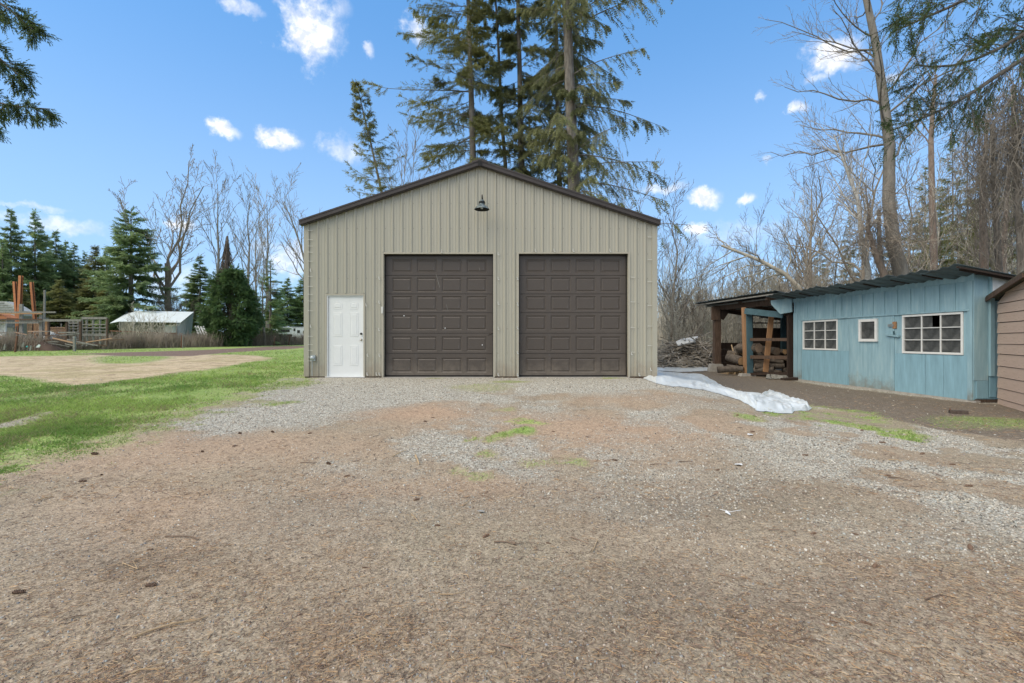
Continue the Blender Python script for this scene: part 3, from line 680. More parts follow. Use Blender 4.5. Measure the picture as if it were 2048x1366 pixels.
# ================================================================== BLUE SHED
G0 = -0.42
SN = Vector((10.29, 10.58, 0)); SF = Vector((9.91, 16.7, 0))
sd_ = (SF - SN).normalized(); sn_ = Vector((-sd_.y, sd_.x, 0))   # outward normal (towards -x)
if sn_.x > 0: sn_ = -sn_
SL = (SF - SN).length
def spt(s, t, o=0.0): return SN + sd_ * s + sn_ * o + Vector((0, 0, G0 + t))
def sproj(px, py):
    r_ = (px - 1024) / FPX
    # x = r*y ; x = SN.x + sd.x s ; y = SN.y + sd.y s
    s = (r_ * SN.y - SN.x) / (sd_.x - r_ * sd_.y); y = SN.y + sd_.y * s
    return s, CAMZ + (HOR - py) / FPX * y - G0
def sbox(mb, s0, s1, t0, t1, o0, o1):
    vs = [spt(s, t, o) for o in (o0, o1) for s, t in ((s0, t0), (s1, t0), (s1, t1), (s0, t1))]
    return mb.raw(vs, [(0, 1, 2, 3), (7, 6, 5, 4), (0, 4, 5, 1), (1, 5, 6, 2), (2, 6, 7, 3), (3, 7, 4, 0)])
def c7(x, y): return (1560 + x * .2635, 500 + y * .2635)
shed = thing('blue_shed', 'long light blue wooden shed with white framed windows and rusty corrugated roof', 'shed', spt(SL / 2, 0))
HT = 2.87
wR0, wT1 = sproj(*c7(1393, 458)); wR1, _ = sproj(*c7(930, 487)); _, wT0 = sproj(*c7(1393, 797))
wL0, a1 = sproj(*c7(440, 525)); wL1, _ = sproj(*c7(175, 535)); _, b1 = sproj(*c7(440, 762))
dS0, dT1 = sproj(*c7(858, 488)); dS1, _ = sproj(*c7(528, 505))
sm0, st1 = sproj(*c7(750, 520)); sm1, _ = sproj(*c7(610, 527)); _, st0 = sproj(*c7(750, 695))
LED = 2.09
# boards of the front below the ledge
def panel(s0, s1, t0, t1, nm='wall_panel', mt='blue', o0=-.02, o1=0.0): 
    return sbox(MB(), s0 + .004, s1 - .004, t0, t1, o0, o1).build(nm, M[mt], shed)
sill_t0, sill_t1 = wT0, wT1 - .04
seams = [wR0 - .14]
se = [sproj(*c7(1242, 900))[0], sproj(*c7(1105, 900))[0]]
panel(0.0, wR0 - .14, .06, LED, mt='blue2')
panel(wR0 - .14, se[0], .05, wT0 - .01, mt='blue2'); panel(se[0], se[1], .05, wT0 - .01, mt='blue2'); panel(se[1], dS0 - .03, .05, wT0 - .01, mt='blue2')
panel(wR0 - .14, wR0, wT0 - .009, LED); panel(wR1, dS0 - .03, wT0 - .009, LED); panel(wR0, wR1, wT1 - .005, LED)
panel(dS1 + .02, SL - .42, .05, b1 - .01, mt='blue2')
panel(dS1 + .02, wL0, b1 - .009, LED); panel(wL1, SL - .42, b1 - .009, LED); panel(wL0, wL1, a1 - .005, LED)
panel(SL - .42, SL - .22, .04, LED, 'trim_board', 'blue', -.02, .012); panel(SL - .218, SL, .02, LED + .25, 'trim_board', 'blue', -.02, .02)
# upper band: board and batten
panel(0, SL, LED + .001, HT - .15, 'upper_wall', 'blue')
sbox(MB(), -.03, SL + .02, HT - .15, HT + .02, 0, .03).build('fascia_board', M['blue'], shed)
sbox(MB(), wR0 - .15, wR1 + 3.9, LED - .035, LED + .004, .001, .040).build('ledge_board', M['blue'], shed)
for x in (117, 150, 207, 270, 333, 403, 418, 467, 543, 626, 707, 793, 890, 990, 1097, 1208, 1327, 1437):
    s, _ = sproj(*c7(x, 400)); w = .022
    sbox(MB(), s - w, s + w, LED + .006, HT - .151, .001, .024).build('batten', M['blue'], shed)
# door
sbox(MB(), dS0, dS1, .05, LED - .035, -.015, .012).build('shed_door', M['blue'], shed, origin=spt(dS1, .05))
door = COL.objects['shed_door']; tag(door, 'blue plank door with a small white framed window')
sbox(MB(), dS0 - .055, dS0 - .004, .05, LED - .035, -.01, .02).build('door_stop', M['blue'], shed)
for t in (sproj(*c7(528, 575))[1], sproj(*c7(528, 950))[1]):
    sbox(MB(), dS1 - .03, dS1 + .03, t - .06, t + .06, .013, .02).build('hinge', M['blue'], shed)
s, t = sproj(*c7(876, 570)); sbox(MB(), s - .055, s + .055, t - .09, t + .09, .013, .035).build('latch_block', M['freshwood'], shed)
s2, t2 = sproj(*c7(855, 572)); sbox(MB(), s2 - .07, s2 + .10, t2 - .035, t2 + .035, .036, .05).build('hasp', M['steel'], shed)
s2, t2 = sproj(*c7(866, 650)); 
MB().beam(spt(s2 - .20, t2 - .02, .045), spt(s2 + .20, t2 + .03, .045), .05, .045).build('turn_handle', M['blue'], shed)
MB().beam(spt(s2 - .05, t2 + .02, .05), spt(s2 - .05, t2 + .12, .06), .025, .025).build('handle_peg', M['bluedark'], shed)
def window(s0, s1, t0, t1, nx, ny, fr, label, broken=None):
    f = MB()
    for a, b, c_, d in ((s0, s1, t0, t0 + fr), (s0, s1, t1 - fr, t1), (s0, s0 + fr, t0 + fr, t1 - fr), (s1 - fr, s1, t0 + fr, t1 - fr)): sbox(f, a, b, c_, d, -.03, .018)
    w = f.build('window', M['whitewood'], shed); tag(w, label)
    iw = (s1 - s0 - 2 * fr) / nx; ih = (t1 - t0 - 2 * fr) / ny; mw = .014 if nx > 1 else 0
    for i in range(1, nx): sbox(MB(), s0 + fr + iw * i - mw, s0 + fr + iw * i + mw, t0 + fr, t1 - fr, -.022, .008).build('muntin', M['whitewood'], w)
    for j in range(1, ny):
        sbox(MB(), s0 + fr, s1 - fr, t0 + fr + ih * j - mw * .7, t0 + fr + ih * j + mw * .7, -.02, .010).build('muntin', M['whitewood'], w)
    for i in range(nx):
        for j in range(ny):
            a = s0 + fr + iw * i + mw + .001; b = a + iw - 2 * mw - .002; c_ = t0 + fr + ih * j + mw * .7 + .001; d = c_ + ih - mw * 1.4 - .002
            if broken == (i, j):
                k_ = a + (b - a) * .45
                sbox(MB(), k_, b, c_, d, -.018, -.014).build('pane', M['glass'], w)
            else: sbox(MB(), a, b, c_, d, -.018, -.014).build('pane', M['glass'], w)
    return w
window(wR0, wR1, wT0, wT1 - .03, 3, 3, .05, 'nine pane white window with a broken pane top middle', (1, 2))
window(wL0, wL1, b1, a1, 3, 3, .05, 'nine pane white window left of the door')
window(sm0, sm1, st0, st1, 1, 1, .075, 'small white framed window in the door')
COL.objects['window.002'].location += sn_ * .045
# near-black sheet stands in for the shade of the room behind
sbox(MB(), .05, SL - .05, .0, HT - .1, -.60, -.58).build('shade_sheet', M['interior_shade'], shed)
# corner and end wall (faces the camera)
ex = Vector((1, .02, 0)).normalized()
def ept(u, t, o=0): return SN + ex * u + Vector((0, -o, G0 + t))
def ebox(mb, u0, u1, t0, t1, o0, o1, lean=0):
    vs = [ept(u + (lean if t == t1 else 0), t, o) for o in (o0, o1) for u, t in ((u0, t0), (u1, t0), (u1, t1), (u0, t1))]
    return mb.raw(vs, [(3, 2, 1, 0), (4, 5, 6, 7), (1, 5, 4, 0), (2, 6, 5, 1), (3, 7, 6, 2), (0, 4, 7, 3)])
ebox(MB(), .0, 3.2, .08, 2.2, -.06, -.0).build('end_wall', M['blue2'], shed)
ebox(MB(), -.02, .30, .5, HT - .02, .001, .022).build('corner_board', M['blue'], shed)
ebox(MB(), .04, .30, .10, .495, .001, .020).build('corner_board', M['blue2'], shed)
ebox(MB(), .305, .40, .60, HT - .06, .001, .075).build('corner_board', M['blue'], shed)
ebox(MB(), .33, .47, .13, .59, .001, .035).build('corner_board', M['blue2'], shed)
ebox(MB(), .405, .58, .25, HT - .6, .001, .030).build('corner_board', M['blue'], shed)
sbox(MB(), .01, .12, .05, HT - .152, .001, .028).build('trim_board', M['blue'], shed)
MB().slab([ept(.345, 2.40, .06), ept(3.2, 1.9, .06), ept(3.2, 2.30, .06), ept(.345, 2.83, .06)], (0, -.02, 0)).build('white_gable_panel', M['white'], shed)
sbox(MB(), -.05, SL, -.3, .048, -.10, .015).build('sill_beam', M['concrete'], shed)
ebox(MB(), .02, 3.0, -.3, .078, -.10, -.0).build('sill_beam', M['wood'], shed)
MB().box(9.95, 13.2, 16.62, 16.7, G0 + .05, G0 + 2.55).build('end_wall', M['bluedark'], shed)
MB().box(13.1, 13.2, 10.7, 16.6, G0 + .05, G0 + 2.2).build('back_wall', M['wood'], shed)
# corrugated roof sheets, sloping down to the back
def roofsheet(name, A, B, down, mt, parent, th=.012, amp=.016, wl__=.10, jag=0.0):
    """wavy sheet: A->B is the front edge, down the slope vector"""
    A = Vector(A); B = Vector(B); L = (B - A).length; n = max(6, int(L / wl__ * 4)); down = Vector(down)
    vs = []; rr = random.Random(hash((round(A.x, 2), round(A.y, 2))) & 999)
    for k in range(2):
        for i in range(n + 1):
            t = i / n; p = A.lerp(B, t); w_ = amp * math.sin(2 * math.pi * t * L / wl__)
            for e_, q in ((0, p), (1, p + down)): vs.append(q + Vector((0, 0, w_ - k * th)))
    f = []
    m_ = 2 * (n + 1)
    for i in range(n):
        a = 2 * i; f += [(a, a + 2, a + 3, a + 1), (m_ + a, m_ + a + 1, m_ + a + 3, m_ + a + 2), (a, m_ + a, m_ + a + 2, a + 2), (a + 1, a + 3, m_ + a + 3, m_ + a + 1)]
    f += [(0, 1, m_ + 1, m_), (2 * n, m_ + 2 * n, m_ + 2 * n + 1, 2 * n + 1)]
    return MB().raw(vs, f).build(name, M[mt], parent)
ys = [10.25, 11.05, 11.9, 12.75, 13.6, 14.5, 15.4, 16.25, 17.0]
def fx(y): return 9.57 - .0623 * (y - 10.25)
rr_ = random.Random(3)
for i in range(len(ys) - 1):
    dz = rr_.uniform(-.012, .012); ov = rr_.uniform(-.06, .06)
    A = Vector((fx(ys[i]) + ov, ys[i] - .04, 2.60 + dz + .012 * (i % 2))); B = Vector((fx(ys[i + 1]) + ov, ys[i + 1] + .04, 2.56 + dz + .012 * (i % 2) - .03))
    if i == 0: A.z += .03
    roofsheet('roof_sheet', A, B, (3.9, .1, -.72), 'tinroof', shed, amp=.02, wl__=.27)
for i in range(8):
    y = 10.4 + i * .88
    MB().beam((fx(y) + .25, y, 2.525), (13.0, y, 1.90), .04, .05).build('rafter', M['darkwood'], shed)
MB().beam((fx(10.2) + .02, 10.24, 2.555), (13.2, 10.24, 1.885), .03, .035).build('rake_board', M['darkwood'], shed)

# ================================================================== WOODSHED LEAN-TO
ws = thing('wood_shelter', 'open fronted brown timber lean-to for firewood at the far end of the blue shed', 'wood shelter', (10.2, 19.2, G0))
def wp(px, py, Y): return at(px, py, Y)
def post(name, px0, px1, py0, py1, Y, mt, px0b=None, d=.2):
    a = at((px0 + px1) / 2, py0, Y); b = at(((px0b if px0b is not None else px0) + (px0b + px1 - px0 if px0b is not None else px1)) / 2, py1, Y)
    w = (px1 - px0) / FPX * Y
    return MB().beam(b, a, w, d, (0, 1, 0)).build(name, M[mt], ws)
post('post', 1427.5, 1440, 612, 729, 21.3, 'wood', d=.24)
MB().beam(at(1423, 627, 21.17), at(1440, 627, 21.17), .08, .58).build('gusset', M['wood'], ws)
tag(post('post', 1491.5, 1502.5, 617, 752.5, 18.5, 'bluedark', 1494, d=.14), 'blue painted post')
tag(post('post', 1485, 1489.5, 615, 748, 18.6, 'freshwood', 1489), 'fresh bare post beside the blue one')
tag(post('post', 1538, 1548, 628, 744, 18.0, 'freshwood', 1526, .05), 'leaning fresh timber')
post('post', 1575, 1586, 628, 758, 16.95, 'darkwood', d=.1)
MB().beam(at(1600, 757, 16.6), at(1566, 760, 16.5), .25, .12).build('plank', M['darkwood'], ws)
post('post', 1500.5, 1505, 628, 680, 21.3, 'wood', d=.12)
post('post', 1562, 1571, 632, 705, 20.5, 'bluedark', d=.12)
# front beam, header, rails
MB().beam(at(1440, 613, 21.2), at(1548, 602, 17.6), .09, .30).build('beam', M['wood'], ws)
MB().beam(at(1490, 622, 18.42), at(1566, 630, 17.1), .07, .22).build('header_board', M['bluedark'], ws)
MB().slab([at(1543, 601, 17.25), at(1584, 595, 16.72), at(1585, 624, 16.72), at(1562, 628, 17.0), at(1544, 609, 17.22)], sn_ * .03).build('gusset', M['blue'], ws)
for (ya, yb, hh, mt, dy) in ((679, 679, .11, 'wood', .0), (714, 715, .13, 'wood', 0), (748, 747, .10, 'darkwood', 0)):
    MB().beam(at(1501, ya, 18.35), at(1577, yb, 17.0), .05, hh).build('rail', M[mt], ws)
MB().beam(at(1500, 646, 20.6), at(1563, 646, 20.6), .05, .05).build('rail', M['darkwood'], ws)
MB().beam(at(1440, 621, 21.3), at(1486, 628, 21.3), .08, .14).build('beam', M['darkwood'], ws)
MB().beam(at(1441, 636, 21.2), at(1452, 620, 21.2), .1, .30).build('brace', M['darkwood'], ws)
# back and far-end board walls
for k in range(4):
    z0 = -.34 + k * .30
    MB().box(9.35 if k < 4 else 9.5, 12.6, 21.75 + .004 * (k % 2), 21.79, z0, z0 + .296).build('wall_board', M['darkwood'], ws)
for k in range(5):
    z0 = -.36 + k * .32
    MB().box(12.58, 12.62, 17.0, 21.73, z0, z0 + .315).build('wall_board', M['darkwood'], ws)
MB().box(10.4, 12.55, 20.55, 20.6, .55, 1.50).build('wall_board', M['darkwood'], ws)
MB().box(12.4, 12.52, 21.6, 21.72, G0, 1.9).build('post', M['darkwood'], ws)
# roof
ry = [16.7, 17.8, 18.9, 20.0, 21.1, 22.4]
def rfx(y): return 9.22 - .12 * (y - 17)
for i in range(5):
    roofsheet('roof_sheet', (rfx(ry[i]), ry[i] - .04, 2.72 + .010 * (i % 2)), (rfx(ry[i + 1]), ry[i + 1] + .04, 2.73 + .010 * (i % 2)), (3.9, .1, -.80), 'tinroof', ws, amp=.016, wl__=.22)
for i in range(9):
    x = 9.3 + i * .42
    MB().beam((x - .05, 16.8, 2.62 - (x - 9.2) * .205), (x - .05 - .55, 22.3, 2.64 - (x - 9.2) * .205), .09, .045).build('purlin', M['greywood'], ws)
for y in (17.3, 19.4, 21.3):
    MB().beam((9.25, y, 2.50), (12.9, y, 1.74), .06, .13).build('rafter', M['wood'], ws)
for nm, c_, sz in (('footing_block', (1432, 741.5, 21.2), (.36, .34, .34)), ('footing_block', (1494, 753, 18.45), (.34, .3, .10))):
    p = at(*c_); p.z = G0
    MB().raw([(p.x - sz[0], p.y - sz[1] / 2, G0 - .1), (p.x + sz[0], p.y - sz[1] / 2, G0 - .1), (p.x + sz[0], p.y + sz[1] / 2, G0 - .1), (p.x - sz[0], p.y + sz[1] / 2, G0 - .1),
              (p.x - sz[0] * .72, p.y - sz[1] * .45, G0 + sz[2]), (p.x + sz[0] * .66, p.y - sz[1] * .45, G0 + sz[2] * .95), (p.x + sz[0] * .66, p.y + sz[1] * .45, G0 + sz[2]), (p.x - sz[0] * .72, p.y + sz[1] * .45, G0 + sz[2])],
             [(3, 2, 1, 0), (4, 5, 6, 7), (0, 1, 5, 4), (1, 2, 6, 5), (2, 3, 7, 6), (3, 0, 4, 7)]).build(nm, M['concrete'], ws)

# logs
def log(px, py, Y, rpx, L, direction, endm, label, splitend=False):
    rj = random.Random(int(px * 13 + py * 7)); c = at(px, py, Y); rd = rpx / FPX * Y * rj.uniform(.85, 1.12); d = (Vector(direction).normalized() + Vector((rj.uniform(-.25, .25), 0, rj.uniform(-.10, .12)))).normalized()
    root = thing('firewood_log', label, 'log', c, 'logs stored in the lean-to')
    k = 14; a = d.cross(Vector((0, 0, 1))).normalized(); b = d.cross(a); rr = random.Random(int(px * 7 + py))
    prof = [1 + rr.uniform(-.09, .09) for _ in range(k)]
    rings = []
    for i in range(5):
        t = i / 4; q = c + d * (L * t) + a * rr.uniform(-.01, .01)
        rings.append([q + (a * math.cos(2 * math.pi * j / k) + b * math.sin(2 * math.pi * j / k)) * rd * prof[j] * (1 + rr.uniform(-.05, .05)) for j in range(k)])
    vs = [p for r_ in rings for p in r_]
    f = [(i * k + j, i * k + (j + 1) % k, (i + 1) * k + (j + 1) % k, (i + 1) * k + j) for i in range(4) for j in range(k)]
    MB().raw(vs, f).build('bark', M['bark'], root, True)
    for i, nm in ((0, 1), (4, 0)):
        e_ = [c + d * (L if i else 0) + (v - (c + d * (L if i else 0))) * .96 - d * (.004 if not i else -.004) for v in rings[i]]
        MB().raw(e_, [tuple(range(k))]).build('cut_end', M[endm], root)
logs = [(1517.5, 696, 18.3, 9.5, 1.1, (-.12, 1, .02), 'logend2', 'thick grey log topmost behind the rails with its round cut end facing out'),
        (1553, 703, 18.2, 7.5, .9, (-.1, 1, 0), 'logend2', 'round log end just right of the leaning timber, level with the thick top log'),
        (1570, 703.5, 18.0, 5.5, .8, (.1, 1, 0), 'logend', 'smaller log beside the dark right post at the top of the pile'),
        (1484, 722, 18.9, 9.5, 1.0, (-.15, 1, 0), 'logend', 'log with bright yellow cut end left of the blue post'),
        (1488, 703, 19.3, 8.5, .7, (-.05, 1, .1), 'logend', 'upended yellow log behind the fresh bare post'),
        (1476, 737, 18.7, 6.5, .75, (-.95, .28, 0), 'bark', 'grey barked log lying on the small pallet at the left front'),
        (1486, 738, 18.6, 6.0, .6, (-.9, .4, 0), 'bark', 'grey barked log on the pallet nearest the blue post'),
        (1481, 709, 19.6, 6.5, .5, (-.7, .7, .1), 'logend2', 'short log perched on the left heap under the roof'),
        (1540, 727, 18.6, 7.5, .72, (-.97, .2, 0), 'logend2', 'dark log between the two lower rails left of the leaning timber'),
        (1540, 741, 18.5, 6.0, .72, (-.97, .2, 0), 'logend2', 'reddish log lowest on the pile left of the leaning timber'),
        (1550.5, 726.5, 18.1, 4.3, .7, (.15, 1, 0), 'logend2', 'thin round log end right of the leaning timber below the middle rail'),
        (1558, 715, 18.6, 7.0, .8, (.2, 1, 0), 'logend2', 'log half hidden behind the middle rail on the right'),
        (1568, 732, 18.0, 6.5, 1.0, (-.95, .3, 0), 'logend2', 'log lying crosswise near the foot of the dark right post'),
        (1549, 739, 17.95, 6.0, .7, (-.8, .5, 0), 'bark', 'grey log low on the pile right of the leaning timber'),
        (1575, 742, 17.6, 5.5, .6, (.15, 1, 0), 'bark', 'lowest log tucked behind the dark right post'),
        (1540, 712, 18.9, 8.0, .9, (.0, 1, 0), 'logend2', 'log directly behind the leaning timber under the thick top log'),
        (1510, 712, 19.0, 7.5, .9, (-.1, 1, 0), 'bark', 'dark log under the thick top log beside the blue post'),
        (1508, 735, 18.75, 4.6, .5, (-.5, .9, .1), 'logend', 'split log end low between the blue post and the leaning timber'),
        (1512, 744, 18.7, 4.0, .5, (.3, 1, 0), 'logend', 'small pale log end at the bottom beside the blue post'),
        (1560, 744, 17.7, 4.0, .5, (-.2, 1, .1), 'logend2', 'small log at the bottom right of the leaning timber'),
        (1566, 724, 18.0, 4.2, .5, (-.9, .4, .15), 'bark', 'thin grey branch log crossing the right side of the pile'),
        (1530, 705, 18.6, 5.0, .6, (.5, .9, .1), 'logend2', 'log wedged right under the thick top log near the leaning timber'),
        (1500, 715, 19.4, 6.0, .6, (-.4, .9, .2), 'logend2', 'tilted log seen behind the blue post'),
        (1573, 716, 18.3, 5.5, .8, (.15, 1, 0), 'logend2', 'small log just above the lowest right logs by the dark post')]
for l in logs: log(*l)
st = thing('garden_stake', 'thin bare stick leaning against the dark board wall in the lean-to', 'stick', at(1473, 728, 19.5))
MB().tube([at(1473, 729, 19.2), at(1470, 714, 19.5), at(1463, 690, 20.2)], .025, 6).build('shaft', M['straw'], st)
pal = thing('small_pallet', 'small pale wooden pallet under the logs at the front of the lean-to', 'pallet', at(1467, 747, 19.4))
o_ = at(1454, 741, 19.3); o_.z = G0 + .13
for k in range(4): MB().box(o_.x, o_.x + .62, o_.y - .02 + k * .16, o_.y + .08 + k * .16, G0 + .11, G0 + .135).build('slat', M['straw'], pal)
for k in range(3): MB().box(o_.x + k * .28, o_.x + .05 + k * .28, o_.y - .04, o_.y + .6, G0 + .005, G0 + .108).build('bearer', M['straw'], pal)
# grey rag
def sheet(name, outline_fn, nu, nv, matn, zoff, amp, seed, label, cat, fr=3.0):
    u = np.linspace(0, 1, nu)[None].repeat(nv, 0); v = np.linspace(0, 1, nv)[:, None].repeat(nu, 1)
    x, y = outline_fn(u, v)
    LU = float(np.hypot(x[nv // 2, -1] - x[nv // 2, 0], y[nv // 2, -1] - y[nv // 2, 0]))
    n = fbm(u * LU * .9 + seed, v * 2.2 + seed, 3, 1.0); wv = v + .30 * (fbm(u * LU * 1.3 + seed, v * 1.5, 3, 1.0) - .5)
    rg = 1 - np.abs(fbm(u * LU * .55 + seed * 3, wv * 4.2 + seed, 3, 1.0) - .5) * 7; rg = np.clip(rg, 0, 1) ** 1.3
    rg = np.maximum(rg, .6 * np.clip(1 - np.abs(fbm(u * LU * 2.6 + seed * 5, v * 5.0 - u * LU * 1.9, 3, 1.0) - .5) * 8, 0, 1)); rg = np.maximum(rg, .7 * np.clip(1 - np.abs(fbm(u * LU * 1.6 + wv * 2.5 + seed, wv * 3.0 - u * LU * .8, 3, 1.0) - .5) * 9, 0, 1))
    edge = sst(0, .14, v) * sst(1, .86, v) * sst(0, .03, u) * sst(1, .97, u)
    z = ground_z(x, y) + zoff + amp * (.35 * n + .65 * rg) * edge + .012 * fbm(x, y, 3, 11)
    V = np.stack([x.ravel(), y.ravel(), z.ravel()], 1)
    i_ = (np.arange(nv - 1)[:, None] * nu + np.arange(nu - 1)[None]).ravel(); F = np.stack([i_, i_ + 1, i_ + nu + 1, i_ + nu], 1)
    V2 = V.copy(); V2[:, 2] -= .006; n0 = len(V)
    F2 = F[:, ::-1] + n0
    o0 = Vector((float(x.mean()), float(y.mean()), float(ground_z(x.mean(), y.mean()))))
    Vn = np.concatenate([V, V2]) - np.array(o0)
    me = mesh_np(name, Vn, np.concatenate([F, F2]), M[matn], smooth=True)
    return tag(add(name, me, None, o0), label, cat)
def band(top, bot):
    T = np.array([px2g(*p) for p in top]); B_ = np.array([px2g(*p) for p in bot])
    def f(u, v):
        def interp(A, u):
            L = np.concatenate([[0], np.cumsum(np.hypot(*np.diff(A, axis=0).T))]); L /= L[-1]
            return np.interp(u, L, A[:, 0]), np.interp(u, L, A[:, 1])
        tx, ty = interp(T, u); bx_, by_ = interp(B_, u)
        wob = .22 * (fbm(u * 9, v * 0, 3, 1.5) - .5) * 2
        return tx * (1 - v) + bx_ * v, ty * (1 - v) + by_ * v + wob * (v - .5) * 2
    return f
def c6(x, y): return (1280 + x * .322, 400 + y * .322)
sheet('plastic_tarp', band([c6(x, y) for x, y in ((20, 1075), (105, 1062), (240, 1075), (390, 1092), (500, 1165), (640, 1205), (740, 1208), (800, 1180), (860, 1205), (905, 1228), (980, 1240), (1062, 1290))],
                           [c6(x, y) for x, y in ((20, 1110), (95, 1140), (200, 1165), (390, 1180), (500, 1210), (640, 1252), (740, 1312), (850, 1322), (950, 1324), (1056, 1312))]), 220, 40, 'tarp', .004, .165, 3.3,
      'long crumpled white plastic sheet running from the barn corner across the dirt', 'plastic sheet')
sheet('plastic_tarp', band([c6(x, y) for x, y in ((20, 1030), (105, 1028), (240, 1032), (455, 1036))], [c6(x, y) for x, y in ((20, 1064), (105, 1060), (240, 1072), (458, 1062))]), 60, 24, 'tarp', .014, .10, 8.1,
      'short white plastic sheet lying behind the long one near the brush pile', 'plastic sheet')
sheet('grey_sheet', band([c6(790, 1082), c6(880, 1095), c6(940, 1100)], [c6(780, 1112), c6(860, 1116), c6(930, 1116)]), 30, 16, 'greywood', .02, .16, 5.7, 'crumpled grey sheet on the ground in front of the log rails', 'sheet')
# folded crest of the tarp near its free end
# ================================================================== BROWN SHED (right edge)
bs = thing('brown_shed', 'brown shed with wide horizontal plank siding cut by the right edge of the photo', 'shed', (10.0, 9.4, G0))
A = Vector((10.62, 10.38, 0)); dB = Vector((-.575, -1, 0)).normalized(); nB = Vector((-dB.y * -1, 0, 0))
nB = Vector((-1, .575, 0)).normalized()
W_ = 3.6
def bpt(u, t, o=0): return A + dB * u + nB * o + Vector((0, 0, G0 + t))
hts = [-.10, .13, .36, .60, .84, 1.10, 1.32, 1.55, 1.78, 1.98, 2.19, 2.40, 2.62, 2.84, 3.06, 3.28]
rs = random.Random(5)
for i in range(len(hts) - 1):
    u0, u1 = 0.0, W_
    t0, t1 = hts[i], hts[i + 1]
    # follow the gable: planks above the eave start further in
    def ru(t): return max(0.0, (t - 2.33) / .165)
    a0, a1 = ru(t0), ru(t1)
    if t0 > 2.60: continue
    a0 = min(a0, W_ / 2); a1 = min(a1, W_ / 2 - .01)
    q = rs.uniform(-.006, .006)
    vs = [bpt(a0, t0 + q, .016), bpt(W_ - a0, t0 - q, .016), bpt(W_ - a1, t1 - .012, .002), bpt(min(a1, W_ / 2), t1 - .012, .002), bpt(a0, t0 + q, -.02), bpt(W_ - a0, t0 - q, -.02), bpt(W_ - a1, t1 - .012, -.02), bpt(a1, t1 - .012, -.02)]
    MB().raw(vs, [(0, 1, 2, 3), (7, 6, 5, 4), (0, 4, 5, 1), (2, 6, 7, 3), (1, 5, 6, 2), (3, 7, 4, 0)]).build('plank', M['siding'], bs)
MB().slab([bpt(.01, -.15, -.021), bpt(W_, -.15, -.021), bpt(W_, 2.33, -.021), bpt(W_ / 2, 2.6, -.021), bpt(.01, 2.33, -.021)], -nB * .03).build('wall_backing', M['interior_shade'], bs)
MB().slab([bpt(0, -.15, -.05), bpt(0, 2.3, -.05), bpt(0, 2.3, -3.2), bpt(0, -.15, -3.2)], dB * .05).build('side_wall', M['siding'], bs)
e0 = bpt(-.28, 2.30, .16); e1 = bpt(W_ / 2, 2.65, .16)
MB().slab([e0, e1, e1 + Vector((0, 0, .05)), e0 + Vector((0, 0, .05))], -nB * 3.4).build('roof', M['moss'], bs)
e2 = bpt(W_ + .28, 2.30, .16)
MB().slab([e1 + Vector((0, 0, .001)), e2, e2 + Vector((0, 0, .05)), e1 + Vector((0, 0, .051))], -nB * 3.4).build('roof', M['moss'], bs)
MB().beam(e0 + Vector((0, 0, -.03)) + nB * .002, e1 + Vector((0, 0, -.03)) + nB * .002, .03, .09).build('barge_board', M['wood'], bs)
MB().beam(bpt(-.28, 2.27, .17), bpt(-.42, 2.15, .25), .03, .02).build('drip_edge', M['steel'], bs)
# ================================================================== VEGETATION BUILDERS
def norm(a): return a / (np.linalg.norm(a, axis=-1, keepdims=True) + 1e-9)
def sprig_tpl(nb, w=.40, bw=.17):
    V = []
    for i in range(nb):
        t = i / nb
        for s in (-1, 1):
            ww = w * (1 - .65 * t) * (1.0 if i % 2 else .8)
            V += [(t, 0, 0), (t + bw, 0, .02), (t + bw + .12, s * ww, -.05)]
    V += [(.7, -.05, 0), (.7, .05, 0), (1.05, 0, -.03)]
    return np.array(V)
def place_tpl(tpl, pos, d, scale, col, R_, updir=None):
    """instances of a triangle template: returns V, colours"""
    n = len(pos); d = norm(d)
    ref = R_.normal(size=(n, 3)) * .45 + np.array([0, 0, 1.])
    side = norm(np.cross(ref, d)); nr = np.cross(d, side)
    V = pos[:, None] + scale[:, None, None] * (tpl[None, :, 0:1] * d[:, None] + tpl[None, :, 1:2] * side[:, None] + tpl[None, :, 2:3] * nr[:, None])
    C = np.repeat(col[:, None], len(tpl), 1)
    C = C * (1 + .22 * tpl[None, :, 0:1])
    return V.reshape(-1, 3), C.reshape(-1, 3)
GREENS = {'spruce': ((.10, .120, .060), (.26, .27, .12)), 'fir': ((.14, .205, .105), (.33, .43, .19)), 'olive': ((.13, .145, .060), (.33, .33, .13)), 'lush': ((.05, .10, .042), (.15, .23, .08)), 'bough': ((.045, .075, .028), (.12, .165, .055))}
